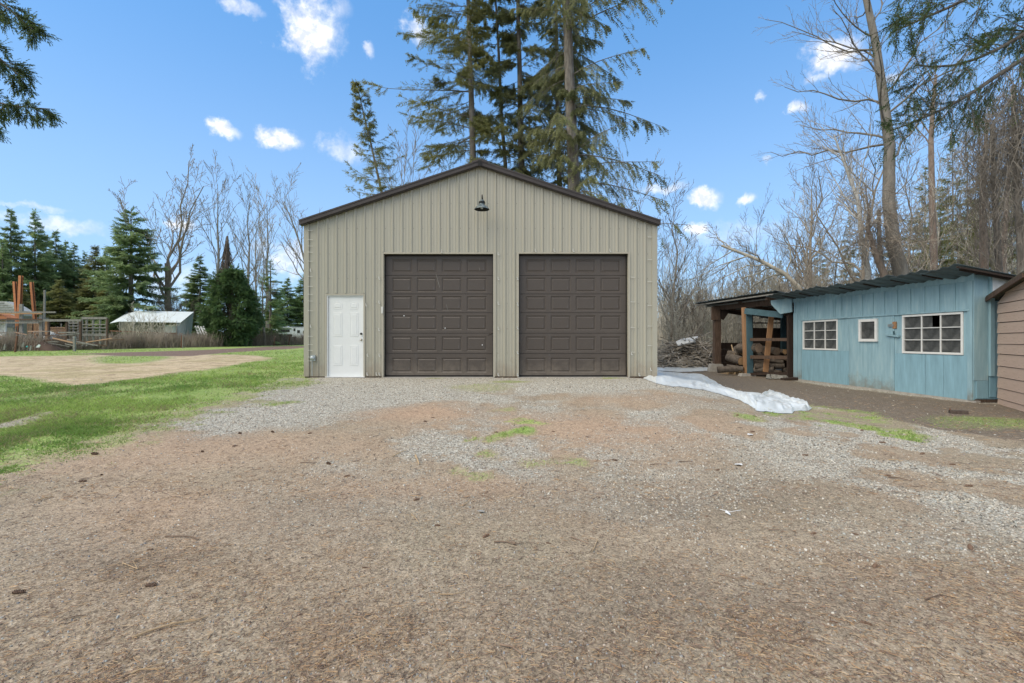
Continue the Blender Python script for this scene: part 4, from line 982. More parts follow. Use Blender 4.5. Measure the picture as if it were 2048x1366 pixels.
def conifer(seed, H, rad, nbr, trunk_r, green='spruce', spr=.35, nsp=40, nb=4, base=.05, prof=None, slope=.25, droop=.5, lift=.15, lean=(0, 0), sec=0, bend=.0, hang=.3, irr=.25, side=None, top_thin=1.0):
    R_ = np.random.default_rng(seed)
    tb = Tubes()
    n = 10; t = np.linspace(0, 1, n)
    TP = np.stack([lean[0] * t + bend * np.sin(t * 3.0), lean[1] * t, H * t - .3 * (1 - t)], 1); TP[:, :2] += R_.normal(size=(n, 2)) * .02 * H * .05
    tb.add(TP, trunk_r * (1 - t) ** .8 + .015, 9)
    h = base + (1 - base) * (np.arange(nbr) + R_.random(nbr)) / nbr; h = np.clip(h, 0, .985)
    p = prof(h) if prof else (1 - h) ** .85
    L = rad * p * (1 + R_.normal(size=nbr) * irr); L = np.maximum(L, rad * .05)
    ang = R_.random(nbr) * 2 * np.pi
    if side is not None: L *= 1 + side[1] * np.cos(ang - side[0])
    s = np.linspace(0, 1, 6)
    hx = np.cos(ang); hy = np.sin(ang)
    bx0 = np.stack([np.interp(h, t, TP[:, k]) for k in range(3)], 1)
    sl = slope * (1 - 1.2 * (1 - h)) + R_.normal(size=nbr) * .10
    rr = L[:, None] * s[None]
    zz = L[:, None] * (sl[:, None] * s - droop * s ** 2 * (1.1 - h[:, None] * .7) + lift * s ** 4)
    wob = R_.normal(size=nbr)[:, None] * .12 * L[:, None] * s ** 2
    P = np.stack([bx0[:, None, 0] + hx[:, None] * rr - hy[:, None] * wob, bx0[:, None, 1] + hy[:, None] * rr + hx[:, None] * wob, bx0[:, None, 2] + zz], 2)
    br = np.maximum(.012, .030 * L / max(rad, 1) * (trunk_r / .25) ** .5)
    tb.add(P, br[:, None] * (1 - .85 * s)[None], 4)
    pos = []; dr = []; sc = []
    def along(P, k, lo=.12):
        m = len(P); u = lo + (1 - lo) * R_.random((m, k)); f = u * (P.shape[1] - 1); i = np.minimum(f.astype(int), P.shape[1] - 2); w = (f - i)[..., None]
        a = P[np.arange(m)[:, None], i]; b = P[np.arange(m)[:, None], i + 1]
        return a * (1 - w) + b * w, norm(b - a), u
    if sec:
        # side shoots
        q, td, u = along(P, sec, .10)
        Ls = (.46 * L[:, None] * (1.08 - u) + spr * .5) * (.6 + .6 * R_.random(u.shape))
        sg = np.where(R_.random(u.shape) < .5, -1., 1.)
        lat = norm(np.cross(td, np.array([0, 0, 1.]))) * sg[..., None]
        d2 = norm(td * .8 + lat * .8 + np.array([0, 0, -hang]) * (.5 + R_.random(u.shape))[..., None])
        s2 = np.linspace(0, 1, 4)
        Q = q[:, :, None] + d2[:, :, None] * (Ls[..., None] * s2)[..., None]; Q[..., 2] -= hang * .6 * Ls[..., None] * s2 ** 2
        Q = Q.reshape(-1, 4, 3)
        keep = R_.random(len(Q)) < 1.0
        Q = Q[keep]
        tb.add(Q, np.repeat((.009 * (1 - .7 * s2))[None], len(Q), 0), 3)
        a, d, u = along(Q, nsp, .0); m_ = a.shape[0] * a.shape[1]
        sdn = R_.normal(size=(*u.shape, 3)) * .45
        d = norm(d + sdn + np.array([0, 0, -hang * .9])); pos.append(a.reshape(-1, 3)); dr.append(d.reshape(-1, 3)); sc.append((spr * (.55 + .6 * R_.random(m_))))
        a, d, u = along(P[L > rad * .15], int(nsp * 2.5), .25); m_ = a.shape[0] * a.shape[1]
        d = norm(d + R_.normal(size=(*u.shape, 3)) * .6 + np.array([0, 0, -hang])); pos.append(a.reshape(-1, 3)); dr.append(d.reshape(-1, 3)); sc.append(spr * .8 * (.5 + .6 * R_.random(m_)))
    else:
        k = nsp; a, td, u = along(P, k, .08)
        sg = np.where(R_.random(u.shape) < .5, -1., 1.); lat = norm(np.cross(td, np.array([0, 0, 1.]))) * sg[..., None]
        d = norm(td * .9 + lat * (.9 * R_.random(u.shape))[..., None] + R_.normal(size=(*u.shape, 3)) * .25 + np.array([0, 0, -hang]))
        wd = (.5 + .5 * (1.1 - u)) * (.7 + .5 * R_.random(u.shape)) * spr * (.35 + .65 * np.minimum(L / rad / .5, 1))[:, None]
        keep = R_.random(u.shape) < np.clip(L / rad * 1.6, .25, 1)[:, None]
        pos.append(a[keep]); dr.append(d[keep]); sc.append(wd[keep])
    # leader
    m_ = int(10 * top_thin); zz = H * (1 - .10 * R_.random(m_)); tpp = np.stack([np.interp(zz / H, t, TP[:, k]) for k in range(3)], 1)
    pos.append(tpp); dr.append(np.stack([R_.normal(size=m_), R_.normal(size=m_), R_.random(m_) * 1.5 + .2], 1)); sc.append(np.full(m_, spr * .6))
    pos = np.concatenate(pos); dr = np.concatenate(dr); sc = np.concatenate(sc)
    g0, g1 = GREENS[green]; f = R_.random(len(pos))[:, None]
    cl = fbm(pos[:, 0] * 1.1 + pos[:, 2] * .9 + seed, pos[:, 1] * 1.1 - pos[:, 2] * .7, 3, .8)[:, None]; f = np.clip(f * .6 + (cl - .35) * 1.2, 0, 1)
    col = np.array(g0) * (1 - f) + np.array(g1) * f
    V, C = place_tpl(sprig_tpl(nb), pos, dr, sc, col, R_)
    tv, tf = tb.arrays()
    F = np.arange(len(V)).reshape(-1, 3)
    return tv, tf, V, F, C
def tree_obj(name, label, cat, meshes, loc, group=None, rz=0, sc=1.0, szz=None, parts=('trunk', 'crown')):
    t = thing(name, label, cat, loc, group); t.rotation_euler[2] = rz; t.scale = (sc, sc, szz or sc)
    for nm, me in zip(parts, meshes):
        o = bpy.data.objects.new(nm, me); link(o, t)
    return t
def mk_conifer(bark='barkS', **k):
    tv, tf, V, F, C = conifer(**k)
    return mesh_np('trunk', tv, tf, M[bark], smooth=True), mesh_np('crown', V, F, M['needle'], C)
def copy_tree(src, label, loc, rz=0, sc=1.0, szz=None, group=None):
    c = src.copy(); COL.objects.link(c); c.location = loc; c.rotation_euler = (0, 0, rz); c.scale = (sc, sc, szz or sc)
    c['label'] = label
    if group: c['group'] = group
    WL[c.name] = Vector(loc)
    for ch in list(src.children):
        d = ch.copy(); COL.objects.link(d); d.parent = c
    return c
# ---- bare trees, grown level by level
def grow(P, Rr, R_, kids, fl, ang, upb, n=5, lo=.25, curve=.12, rf=.55, gravity=0.0, hi=1.0):
    """children of polylines P [M,n0,3]"""
    m = len(P); k = kids; n0 = P.shape[1]
    u = lo + (hi - lo) * (np.arange(k)[None] + R_.random((m, k))) / k
    f = u * (n0 - 1); i = np.minimum(f.astype(int), n0 - 2); w = (f - i)[..., None]
    a = P[np.arange(m)[:, None], i]; b = P[np.arange(m)[:, None], i + 1]; q = a * (1 - w) + b * w; td = norm(b - a)
    r0 = np.take_along_axis(Rr, i, 1) * (1 - w[..., 0]) + np.take_along_axis(Rr, i + 1, 1) * w[..., 0]
    Lp = np.linalg.norm(np.diff(P, axis=1), axis=2).sum(1)[:, None]
    L = fl * Lp * (1.15 - .65 * u) * (.6 + .7 * R_.random((m, k)))
    rv = norm(np.cross(td, norm(R_.normal(size=(m, k, 3)))))
    an = ang * (.7 + .6 * R_.random((m, k)))[..., None]
    d = norm(td * np.cos(an) + rv * np.sin(an) + np.array([0, 0, upb]))
    s = np.linspace(0, 1, n)
    C = q[:, :, None] + d[:, :, None] * (L[..., None] * s)[..., None]
    C = C + norm(R_.normal(size=(m, k, 3)))[:, :, None] * (curve * L[..., None] * s ** 2)[..., None]
    C[..., 2] += (upb * .35 - gravity) * L[..., None] * s ** 2
    C = C + R_.normal(size=C.shape) * .02 * L[..., None, None] * (s > 0)[:, None]
    r = np.minimum(r0 * rf, r0 * .85)[..., None] * (1 - .75 * s)
    return C.reshape(-1, n, 3), r.reshape(-1, n)
def bare(seed, path, r0, levels, rmin=.006, sides=(9, 5, 4, 3, 3, 3), rtop=.15, buds=0, split=2):
    """path: trunk points; levels: list of dicts for grow(); returns (trunk mesh arrays, twig mesh arrays)"""
    R_ = np.random.default_rng(seed)
    P = np.array(path, float); n = len(P); t = np.linspace(0, 1, n)
    P = P[None]; Rr = (r0 * (1 - (1 - rtop) * t) ** 1.0)[None]
    lv = [(P, Rr)]
    cur = (P, Rr)
    for g in levels:
        cur = grow(cur[0], cur[1], R_, **g); cur = (cur[0], np.maximum(cur[1], rmin)); lv.append(cur)
    A = Tubes(); B_ = Tubes()
    for i, (p, r) in enumerate(lv):
        (A if i < split else B_).add(p, r, sides[min(i, len(sides) - 1)])
    return A.arrays(), B_.arrays(), lv
def mk_bare(seed, path, r0, levels, bark='barkP', twig='barkT', **k):
    A, B_, lv = bare(seed, path, r0, levels, **k)
    return mesh_np('trunk', A[0], A[1], M[bark], smooth=True), mesh_np('crown', B_[0], B_[1], M[twig])
def gat(px, Y):
    x = (px - 1024) / FPX * Y; return Vector((x, Y, gzf(x, Y) - .02))
def hgt(py, Y, px=0): return CAMZ + (HOR - py) / FPX * Y - gat(px, Y).z

# ---- conifers, left background (row behind the neighbour's yard)
dense = [mk_conifer(seed=11 + i, H=16, rad=4.0, nbr=190, trunk_r=.22, green=g, spr=1.15, nsp=56, nb=4, base=.02, slope=.2, droop=.30, lift=.12, hang=.15, irr=.22) for i, g in enumerate(('fir', 'fir', 'olive'))]
protos = {}
def put_conifer(kind, label, px, Y, topy, width_px=None, group='conifers along the back of the left field', name='spruce_tree', rz=None, meshes=None, H0=16, R0=4.0):
    h = hgt(topy, Y, px); sc = h / H0; p = gat(px, Y)
    wsc = (width_px * 1.12 / 2 / FPX * Y) / R0 if width_px else sc
    key = (name, kind)
    rz = rz if rz is not None else (px * .37) % 6.28
    if key not in protos: protos[key] = tree_obj(name, label, 'tree', meshes or dense[kind], p, group, rz, wsc, sc)
    else: copy_tree(protos[key], label, p, rz, wsc, sc, group)
lc = [(-75, 62, 430, 130, 0, 'conifer whose right boughs just enter at the left edge'), (22, 60, 418, 95, 1, 'tall pointed conifer nearest the left edge of the field'),
      (70, 61, 424, 100, 0, 'narrow tipped conifer standing behind the rusty beams'), (112, 64, 462, 92, 1, 'shorter conifer right of the two tallest left tips'),
      (148, 66, 488, 90, 0, 'conifer with its tip between the grey pole and the big fir'), (190, 64, 492, 100, 2, 'yellowish conifer left of the big spreading fir'),
      (120, 52, 560, 90, 2, 'low light green conifer in front of the dark row'), (45, 50, 575, 80, 2, 'bushy low conifer behind the orange steel beams'), (215, 57, 560, 90, 2, 'low conifer at the left foot of the big spreading fir'),
      (400, 66, 512, 95, 1, 'conifer just left of the ivy covered round tree'), (505, 72, 590, 90, 0, 'low conifer tucked right of the ivy covered tree'),
      (575, 74, 556, 75, 1, 'conifer between the slim one and the barn corner'), (607, 76, 550, 80, 0, 'conifer half hidden by the barn corner'), (556, 78, 590, 60, 0, 'small dark conifer behind the white camper'),
      (-20, 64, 452, 80, 1, 'conifer at the very left edge between two taller tips'), (92, 66, 470, 66, 2, 'narrow conifer between the two tallest left tips and the grey pole'), (132, 68, 482, 60, 1, 'thin spire right of the shorter left conifers'), (170, 67, 505, 60, 0, 'thin dark spire left of the yellowish conifer'), (212, 66, 500, 64, 1, 'spire just touching the big spreading fir'), (5, 58, 480, 70, 0, 'mid green conifer in front at the left edge'),
      (640, 66, 560, 80, 1, 'conifer wholly behind the barn edge')]
for px, Y, ty, w, k, lb in lc[:-1]: put_conifer(k, lb, px, Y, ty, w)
big = mk_conifer(seed=31, H=17, rad=5.2, nbr=135, trunk_r=.35, green='fir', spr=1.3, nsp=62, nb=4, base=.02, slope=.35, droop=.45, lift=.2, hang=.25, irr=.3, prof=lambda h: np.minimum((1 - h) ** .7, .95))
put_conifer(5, 'big dark spreading fir left of the large bare cottonwood', 262, 55, 420, 165, name='fir_tree', meshes=big, H0=17, R0=5.2, group=None)
slim = mk_conifer(seed=33, H=14, rad=2.3, nbr=100, trunk_r=.2, green='fir', spr=.85, nsp=36, nb=4, base=.03, slope=.25, droop=.4, lift=.2, hang=.2, irr=.35)
put_conifer(6, 'slim conifer with visible trunk left of the camper', 541, 58, 520, 72, name='slim_spruce_tree', meshes=slim, H0=14, R0=2.3, group=None)
# ivy-smothered round tree with bare snag
def ivy_mesh(seed, H, rad, n=12000):
    R_ = np.random.default_rng(seed); tb = Tubes(); t = np.linspace(0, 1, 8); tb.add(np.stack([0 * t, 0 * t, H * .96 * t - .1], 1), .45 * (1 - .6 * t), 8)
    k = 260; a = R_.random(k) * 6.28; z = H * (.03 + .88 * R_.random(k) ** .9); h = z / H
    pr = rad * np.clip(np.where(h < .4, 1 - ((.4 - h) / .75) ** 2, 1 - ((h - .4) / .62) ** 1.5), .08, 1); r = pr * (.62 + .36 * R_.random(k))
    c = np.stack([r * np.cos(a), r * np.sin(a), z], 1) * (1 + R_.normal(size=(k, 1)) * np.array([.13, .13, .03])); i = R_.integers(0, k, n); d = norm(R_.normal(size=(n, 3))); lr = (.28 + .60 * R_.random(k) ** 1.5)[i]
    pos = c[i] + d * (lr * R_.random(n) ** .35)[:, None] * np.array([1, 1, .8]); dr = norm(d + norm(pos * [1, 1, 0]) * .7 + np.array([0, 0, -.5]) + R_.normal(size=(n, 3)) * .3)
    s5 = np.linspace(0, 1, 5); B = c[:, None] * np.stack([s5, s5, .7 + .3 * s5], 1)[None]; tb.add(B, np.repeat((.05 * (1 - .7 * s5))[None], k, 0), 3)
    g0, g1 = GREENS['lush']; f = np.clip(R_.random(n) * .5 + R_.random(k)[i] * .5, 0, 1)[:, None]; col = np.array(g0) * (1 - f) + np.array(g1) * f
    V, C = place_tpl(sprig_tpl(4, .5, .24), pos, dr, .62 * (.5 + .6 * R_.random(n)), col, R_); tv, tf = tb.arrays()
    return mesh_np('trunk', tv, tf, M['barkD'], smooth=True), mesh_np('crown', V, np.arange(len(V)).reshape(-1, 3), M['needle'], C)
ivy = ivy_mesh(35, 10.5, 3.7)
p = gat(463, 52); hh = hgt(528, 52, 463)
iv = tree_obj('ivy_covered_tree', 'round dark green ivy smothered tree with a brown bare snag on top', 'tree', ivy, p, None, .4, hh / 10.5)
iv.scale = (50 / FPX * 52 / 3.7,) * 2 + (hh / 10.5,)
sn_top = hgt(472, 52, 463)
tbs = Tubes(); Rv = np.random.default_rng(5)
zs = np.linspace(hh * .7, sn_top, 6); tbs.add(np.stack([np.full(6, -.6) + np.linspace(0, .15, 6), np.zeros(6), zs], 1), np.linspace(.34, .10, 6), 7)
nv = 420; a_ = Rv.random(nv) * 6.28; z_ = hh * .78 + (sn_top - hh * .78) * Rv.random(nv) ** 1.6; r_ = .25 + 1.5 * (1 - (z_ - hh * .78) / (sn_top - hh * .78)) ** 1.3
P0 = np.stack([-.5 + .3 * r_ * np.cos(a_), .3 * r_ * np.sin(a_), z_], 1); D_ = np.stack([np.cos(a_) * .6 * r_, np.sin(a_) * .6 * r_, -.9 * Rv.random(nv) - .2], 1)
s4 = np.linspace(0, 1, 4); PP = P0[:, None] + D_[:, None] * s4[None, :, None]; PP[..., 2] -= .4 * s4 ** 2
tbs.add(PP, np.repeat((.035 * (1 - .7 * s4))[None], nv, 0), 3)
tv, tf = tbs.arrays(); sm_ = mesh_np('snag', tv / np.array([iv.scale[0], iv.scale[1], iv.scale[2]]), tf, M['barkD']); sg_ = bpy.data.objects.new('snag', sm_); link(sg_, iv)
sg_.rotation_euler[2] = -.4

# ---- bare trees of the left background
def trunk_path(H, lean=0, leany=0, bow=0, n=8, wig=.1, seed=0):
    R_ = np.random.default_rng(seed + 900); t = np.linspace(0, 1, n)
    return np.stack([lean * t + bow * np.sin(np.pi * t) + R_.normal(size=n) * wig * t, leany * t + R_.normal(size=n) * wig * t, H * t - .3 * (1 - t)], 1)
pop = [mk_bare(41 + i, trunk_path(15, .4, 0, .2, seed=i), .24, [dict(kids=14, fl=.34, ang=.75, upb=.5, lo=.32, n=6, curve=.15, rf=.42), dict(kids=6, fl=.40, ang=.7, upb=.35, lo=.2), dict(kids=4, fl=.45, ang=.7, upb=.25, lo=.2, n=4)], rmin=.014, rtop=.08) for i in range(2)]
cotton = mk_bare(51, trunk_path(7.5, -.3, 0, .2, seed=3, wig=.12), .33, [dict(kids=7, fl=1.35, ang=.55, upb=.35, lo=.42, n=8, curve=.16, rf=.50), dict(kids=9, fl=.36, ang=.75, upb=.35, lo=.2, n=5, rf=.42), dict(kids=5, fl=.42, ang=.75, upb=.2, lo=.2, n=4, rf=.5), dict(kids=3, fl=.45, ang=.7, upb=.2, lo=.2, n=3)], rmin=.014, rtop=.45, bark='barkT', split=2)
def put_bare(meshes, name, label, px, Y, topy, H0, group=None, rz=0., wsc=1.0, key=None):
    s_ = hgt(topy, Y, px) / H0; p = gat(px, Y)
    if key and key in protos: return copy_tree(protos[key], label, p, rz, s_ * wsc, s_, group)
    t = tree_obj(name, label, 'tree', meshes, p, group, rz, s_ * wsc, s_)
    if key: protos[key] = t
    return t
put_bare(cotton, 'cottonwood_tree', 'large bare many limbed cottonwood above the white tarp shelter', 336, 58, 350, 15.5, wsc=1.15)
G1 = 'bare poplars beyond the left hedge'
put_bare(pop[0], 'poplar_tree', 'tall bare poplar left of the ivy covered tree', 428, 62, 356, 15.5, G1, .3, key='p0', wsc=.85)
put_bare(pop[1], 'poplar_tree', 'bare poplar rising just behind the ivy covered tree', 490, 60, 396, 15.5, G1, 1.3, key='p1')
put_bare(pop[0], 'poplar_tree', 'bare poplar above the slim conifer', 536, 64, 405, 15.5, G1, 2.2, key='p0')
put_bare(pop[1], 'poplar_tree', 'thin bare poplar between the ivy covered tree and the slim conifer', 518, 70, 445, 15.5, G1, 3.3, key='p1', wsc=.8)
lean = mk_bare(57, trunk_path(14, -2.2, 0, .9, seed=9), .24, [dict(kids=13, fl=.33, ang=.8, upb=.45, lo=.35, n=6, curve=.2, rf=.55), dict(kids=7, fl=.45, ang=.7, upb=.3, lo=.2), dict(kids=5, fl=.45, ang=.7, upb=.2, lo=.2, n=4)], rmin=.012, rtop=.1)
put_bare(lean, 'leaning_poplar_tree', 'bare poplar leaning left out from behind the barn corner', 619, 50, 405, 14)
put_bare(pop[0], 'poplar_tree', 'pale bare poplar whose stem shows right beside the ivy covered tree', 530, 56, 540, 15.5, G1, 4.2, key='p0', wsc=1.3)

# ---- small shrubs and thickets
def mk_shrub(seed, H=3.2, spread=1.4, stems=14, kids=(6, 5, 4), twig='barkL', rbase=.022, arch=.25, rmin=.0045):
    R_ = np.random.default_rng(seed); a = R_.random(stems) * 6.28; s = np.linspace(0, 1, 7)
    out = spread * (.2 + .9 * R_.random(stems)); hh_ = H * (.6 + .5 * R_.random(stems))
    P = np.stack([np.cos(a)[:, None] * (.12 + out[:, None] * s ** 1.3), np.sin(a)[:, None] * (.12 + out[:, None] * s ** 1.3), hh_[:, None] * (s - arch * s ** 3) - .1 * (s < .01)], 2)
    P += R_.normal(size=P.shape) * .04 * s[:, None]
    Rr = np.repeat((rbase * (1 - .8 * s))[None], stems, 0)
    A = Tubes(); A.add(P, Rr, 4); B_ = Tubes(); cur = (P, Rr)
    for i, k in enumerate(kids):
        cur = grow(cur[0], cur[1], R_, k, .36 if i == 0 else .45, .65, .25, n=4, lo=.15, curve=.15, rf=.6); cur = (cur[0], np.maximum(cur[1], rmin)); B_.add(cur[0], cur[1], 3)
    a1, a2 = A.arrays(); b1, b2 = B_.arrays()
    return mesh_np('stem', a1, a2, M[twig]), mesh_np('twigs', b1, b2, M[twig])
shr = [mk_shrub(61 + i, 5.0, 1.9, 12, (7, 5, 3), twig=('barkL', 'barkT', 'barkL')[i], rbase=.035, rmin=.0075) for i in range(3)]
Rs = np.random.default_rng(70)
gname = 'bare shrubs of the thicket behind the lean-to'
first = {}
def shrub(kind, x, y, sc, label, group, zs=1.0):
    z = gzf(x, y) - .02; rz = float(Rs.random() * 6.28)
    if kind not in first:
        first[kind] = tree_obj('bare_shrub', label, 'shrub', shr[kind], (x, y, z), group, rz, sc, sc * zs, parts=('stem', 'twigs'))
    else: copy_tree(first[kind], label, (x, y, z), rz, sc, sc * zs, group)
for i in range(52):
    px = Rs.uniform(1322, 2080); Y = Rs.uniform(25, 42) if px < 1620 else Rs.uniform(19.5, 36)
    zone = 'just right of the barn corner' if px < 1380 else 'behind the brush pile' if px < 1440 else 'behind the lean-to roof' if px < 1560 else 'above the left window of the blue shed' if px < 1700 else 'around the foot of the tall poplar' if px < 1830 else 'above the right end of the blue shed' if px < 1960 else 'behind the brown shed at the right edge'
    shrub(i % 3, (px - 1024) / FPX * Y, Y, Rs.uniform(.75, 1.25), ('near' if Y < 28 else 'farther') + ' bare tan shrub in the tangled thicket ' + zone, gname, 1.1)
# taller understory trees of the thicket
und = [mk_bare(81 + i, trunk_path(8.5, (.6, -.9, 1.2)[i], .2, .5, seed=20 + i, wig=.14), .085, [dict(kids=13, fl=.38, ang=.75, upb=.40, lo=.2, n=5, curve=.2, rf=.5), dict(kids=6, fl=.45, ang=.7, upb=.2, lo=.15, n=4), dict(kids=4, fl=.45, ang=.7, upb=.15, lo=.2, n=3)], rmin=.0075, rtop=.12, bark=('barkT', 'barkP', 'barkL')[i], twig=('barkT', 'barkL', 'barkL')[i]) for i in range(3)]
us = [(1328, 33, 500, 'thin bare tree beside the right barn corner'), (1345, 30, 520, 'second thin bare tree out from the right barn corner'), (1362, 36, 492, 'grey bare tree above the brush pile'), (1384, 28, 510, 'bare tree rising over the white board on the brush pile'), (1402, 34, 500, 'bare tree behind the free end of the lean-to roof'),
      (1425, 31, 520, 'bare tree behind the stone footed post'), (1448, 36, 500, 'bare tree under the broken tip of the fallen trunk'), (1475, 27, 505, 'bare tree above the middle of the lean-to roof'), (1500, 34, 470, 'bare tree crossing the fallen trunk midway'), (1530, 29, 440, 'bare tree above the junction of lean-to and blue shed'),
      (1555, 25, 470, 'bare tree above the far corner of the blue shed'), (1575, 33, 400, 'slender bare tree left of the forked grey one'), (1640, 27, 380, 'bare tree between the forked grey tree and the tall poplar'), (1665, 24, 420, 'bare tree over the left shed window'), (1690, 30, 360, 'bare tree just left of the tall poplar'),
      (1750, 24, 430, 'bare tree at the foot of the tall poplar'), (1835, 23, 400, 'bare tree right of the tall poplar foot'), (1880, 26, 330, 'bare tree in front of the mid green conifers'), (1925, 22, 380, 'bare tree above the peak of the blue shed roof'), (1985, 21, 350, 'bare tree under the hanging vines'), (2035, 23, 330, 'bare tree at the right edge behind the brown shed'), (1800, 31, 300, 'grey bare tree behind and right of the tall poplar')]
for i, (px, Y, ty, lb) in enumerate(us):
    put_bare(und[i % 3], 'bare_tree', lb, px, Y, ty, 9.0, 'bare young trees of the right thicket', i * 1.7, key='u%d' % (i % 3), wsc=.85)
# forked grey tree with dark arching limbs
fork = mk_bare(91, trunk_path(8.5, .2, 0, .15, seed=31), .13, [dict(kids=13, fl=.42, ang=.75, upb=.5, lo=.30, n=7, curve=.25, rf=.6), dict(kids=8, fl=.42, ang=.75, upb=.25, lo=.2), dict(kids=6, fl=.42, ang=.7, upb=.1, lo=.2, n=4)], rmin=.006, rtop=.15, bark='barkT')
put_bare(fork, 'forked_bare_tree', 'dark forked bare tree left of the tall poplar with a rounded twiggy crown', 1612, 23, 330, 9.6)
fork2 = mk_bare(92, trunk_path(9, .9, 0, -.6, seed=32), .14, [dict(kids=12, fl=.50, ang=.9, upb=.35, lo=.35, n=7, curve=.3, rf=.6), dict(kids=9, fl=.42, ang=.75, upb=.2, lo=.2), dict(kids=6, fl=.42, ang=.7, upb=.1, lo=.2, n=4)], rmin=.006, rtop=.15, bark='barkT')
put_bare(fork2, 'arching_bare_tree', 'bare tree arching over the blue shed in front of the tall poplar', 1732, 21, 250, 10.4)
# tall poplar with silver trunk, leaving the frame at the top
def pxpath(pts, Y0, Y1=None):
    b = gat(pts[0][0], Y0); out = []
    for i, (px, py) in enumerate(pts):
        Y = Y0 + ((Y1 or Y0) - Y0) * i / (len(pts) - 1); q = at(px, py, Y); out.append(tuple(q - Vector((b.x, b.y, b.z))))
    return b, out
b0, pth = pxpath([(1812, 712), (1806, 560), (1787, 490), (1777, 400), (1779, 290), (1766, 190), (1752, 90), (1733, 0), (1706, -130), (1690, -260)], 19.0)
pth[0] = (pth[0][0], pth[0][1], -.1)
tp = mk_bare(95, pth, .29, [dict(kids=24, fl=.26, ang=1.15, upb=.10, lo=.40, n=8, curve=.14, rf=.27), dict(kids=9, fl=.36, ang=.65, upb=.15, lo=.2, n=5), dict(kids=6, fl=.40, ang=.6, upb=.15, lo=.15, n=4)], rmin=.005, rtop=.22)
tree_obj('tall_poplar_tree', 'tall bare poplar with a silver grey curving trunk rising out of the top right', 'tree', tp, b0)
# furrowed base limbs beside it, birch, reddish trunks
b1, pth = pxpath([(1722, 715), (1737, 545), (1722, 470), (1716, 400), (1690, 330), (1668, 270)], 19.5)
tree_obj('birch_tree', 'thin white barked bare birch above the small shed door window', 'tree', mk_bare(96, pth, .13, [dict(kids=12, fl=.35, ang=.8, upb=.3, lo=.45, n=5, rf=.5), dict(kids=7, fl=.42, ang=.7, upb=.2, lo=.2), dict(kids=4, fl=.45, ang=.7, upb=.1, n=4)], rmin=.005, rtop=.2, bark='barkW'), b1)
b1, pth = pxpath([(1795, 712), (1772, 560), (1748, 500), (1735, 455), (1738, 425), (1730, 370)], 18.0)
tree_obj('vine_wrapped_tree', 'brown vine wrapped trunk leaning at the foot of the tall poplar', 'tree', mk_bare(97, pth, .16, [dict(kids=24, fl=.30, ang=1.2, upb=-.0, lo=.3, n=6, rf=.18, curve=.3, gravity=.5), dict(kids=7, fl=.6, ang=.8, upb=-.1, lo=.1, curve=.3), dict(kids=4, fl=.6, ang=.8, upb=0, n=4)], rmin=.006, rtop=.06, bark='barkD'), b1)
for i, (pts, Y, r, lb) in enumerate((([(1866, 712), (1868, 520), (1864, 400), (1862, 280), (1866, 210), (1872, 150)], 24, .19, 'tall reddish barked pine stem rising above the peak of the shed roof'),
                                     ([(1972, 712), (1968, 520), (1965, 400), (1968, 330), (1975, 240)], 21, .19, 'reddish trunk left of the hanging vine curtain'),
                                     ([(2010, 712), (2006, 520), (2012, 420), (2022, 300)], 23, .16, 'dim reddish trunk behind the hanging vine curtain'))):
    bb, pth = pxpath(pts, Y)
    tree_obj('pine_tree', lb, 'tree', mk_bare(100 + i, pth, r, [dict(kids=14, fl=.22, ang=.8, upb=.4, lo=.55, n=5, rf=.35), dict(kids=7, fl=.5, ang=.7, upb=.2, lo=.2), dict(kids=4, fl=.45, ang=.7, upb=.1, n=4)], rmin=.006, rtop=.3, bark='barkR'), bb, 'reddish barked stems above the blue shed')
# fallen trunk propped in the thicket
A_ = at(1443, 491, 23); B2 = at(1615, 592, 22)
base_pt = Vector((B2.x + 2.0, 22, G0)); pth = [tuple(Vector(q) - base_pt) for q in (base_pt, B2, at(1570, 548, 22.2), at(1520, 521, 22.5), at(1480, 505, 22.8), A_)]
fl_ = mk_bare(110, pth, .125, [dict(kids=10, fl=.40, ang=.6, upb=-.12, lo=.3, n=7, rf=.45, curve=.25, gravity=.25), dict(kids=7, fl=.40, ang=.6, upb=-.05, lo=.2), dict(kids=4, fl=.45, ang=.7, upb=0, n=4)], rmin=.006, rtop=.45, bark='barkL')
tree_obj('fallen_tree', 'long bare fallen trunk with a broken tip slanting above the lean-to roof', 'tree', fl_, base_pt)
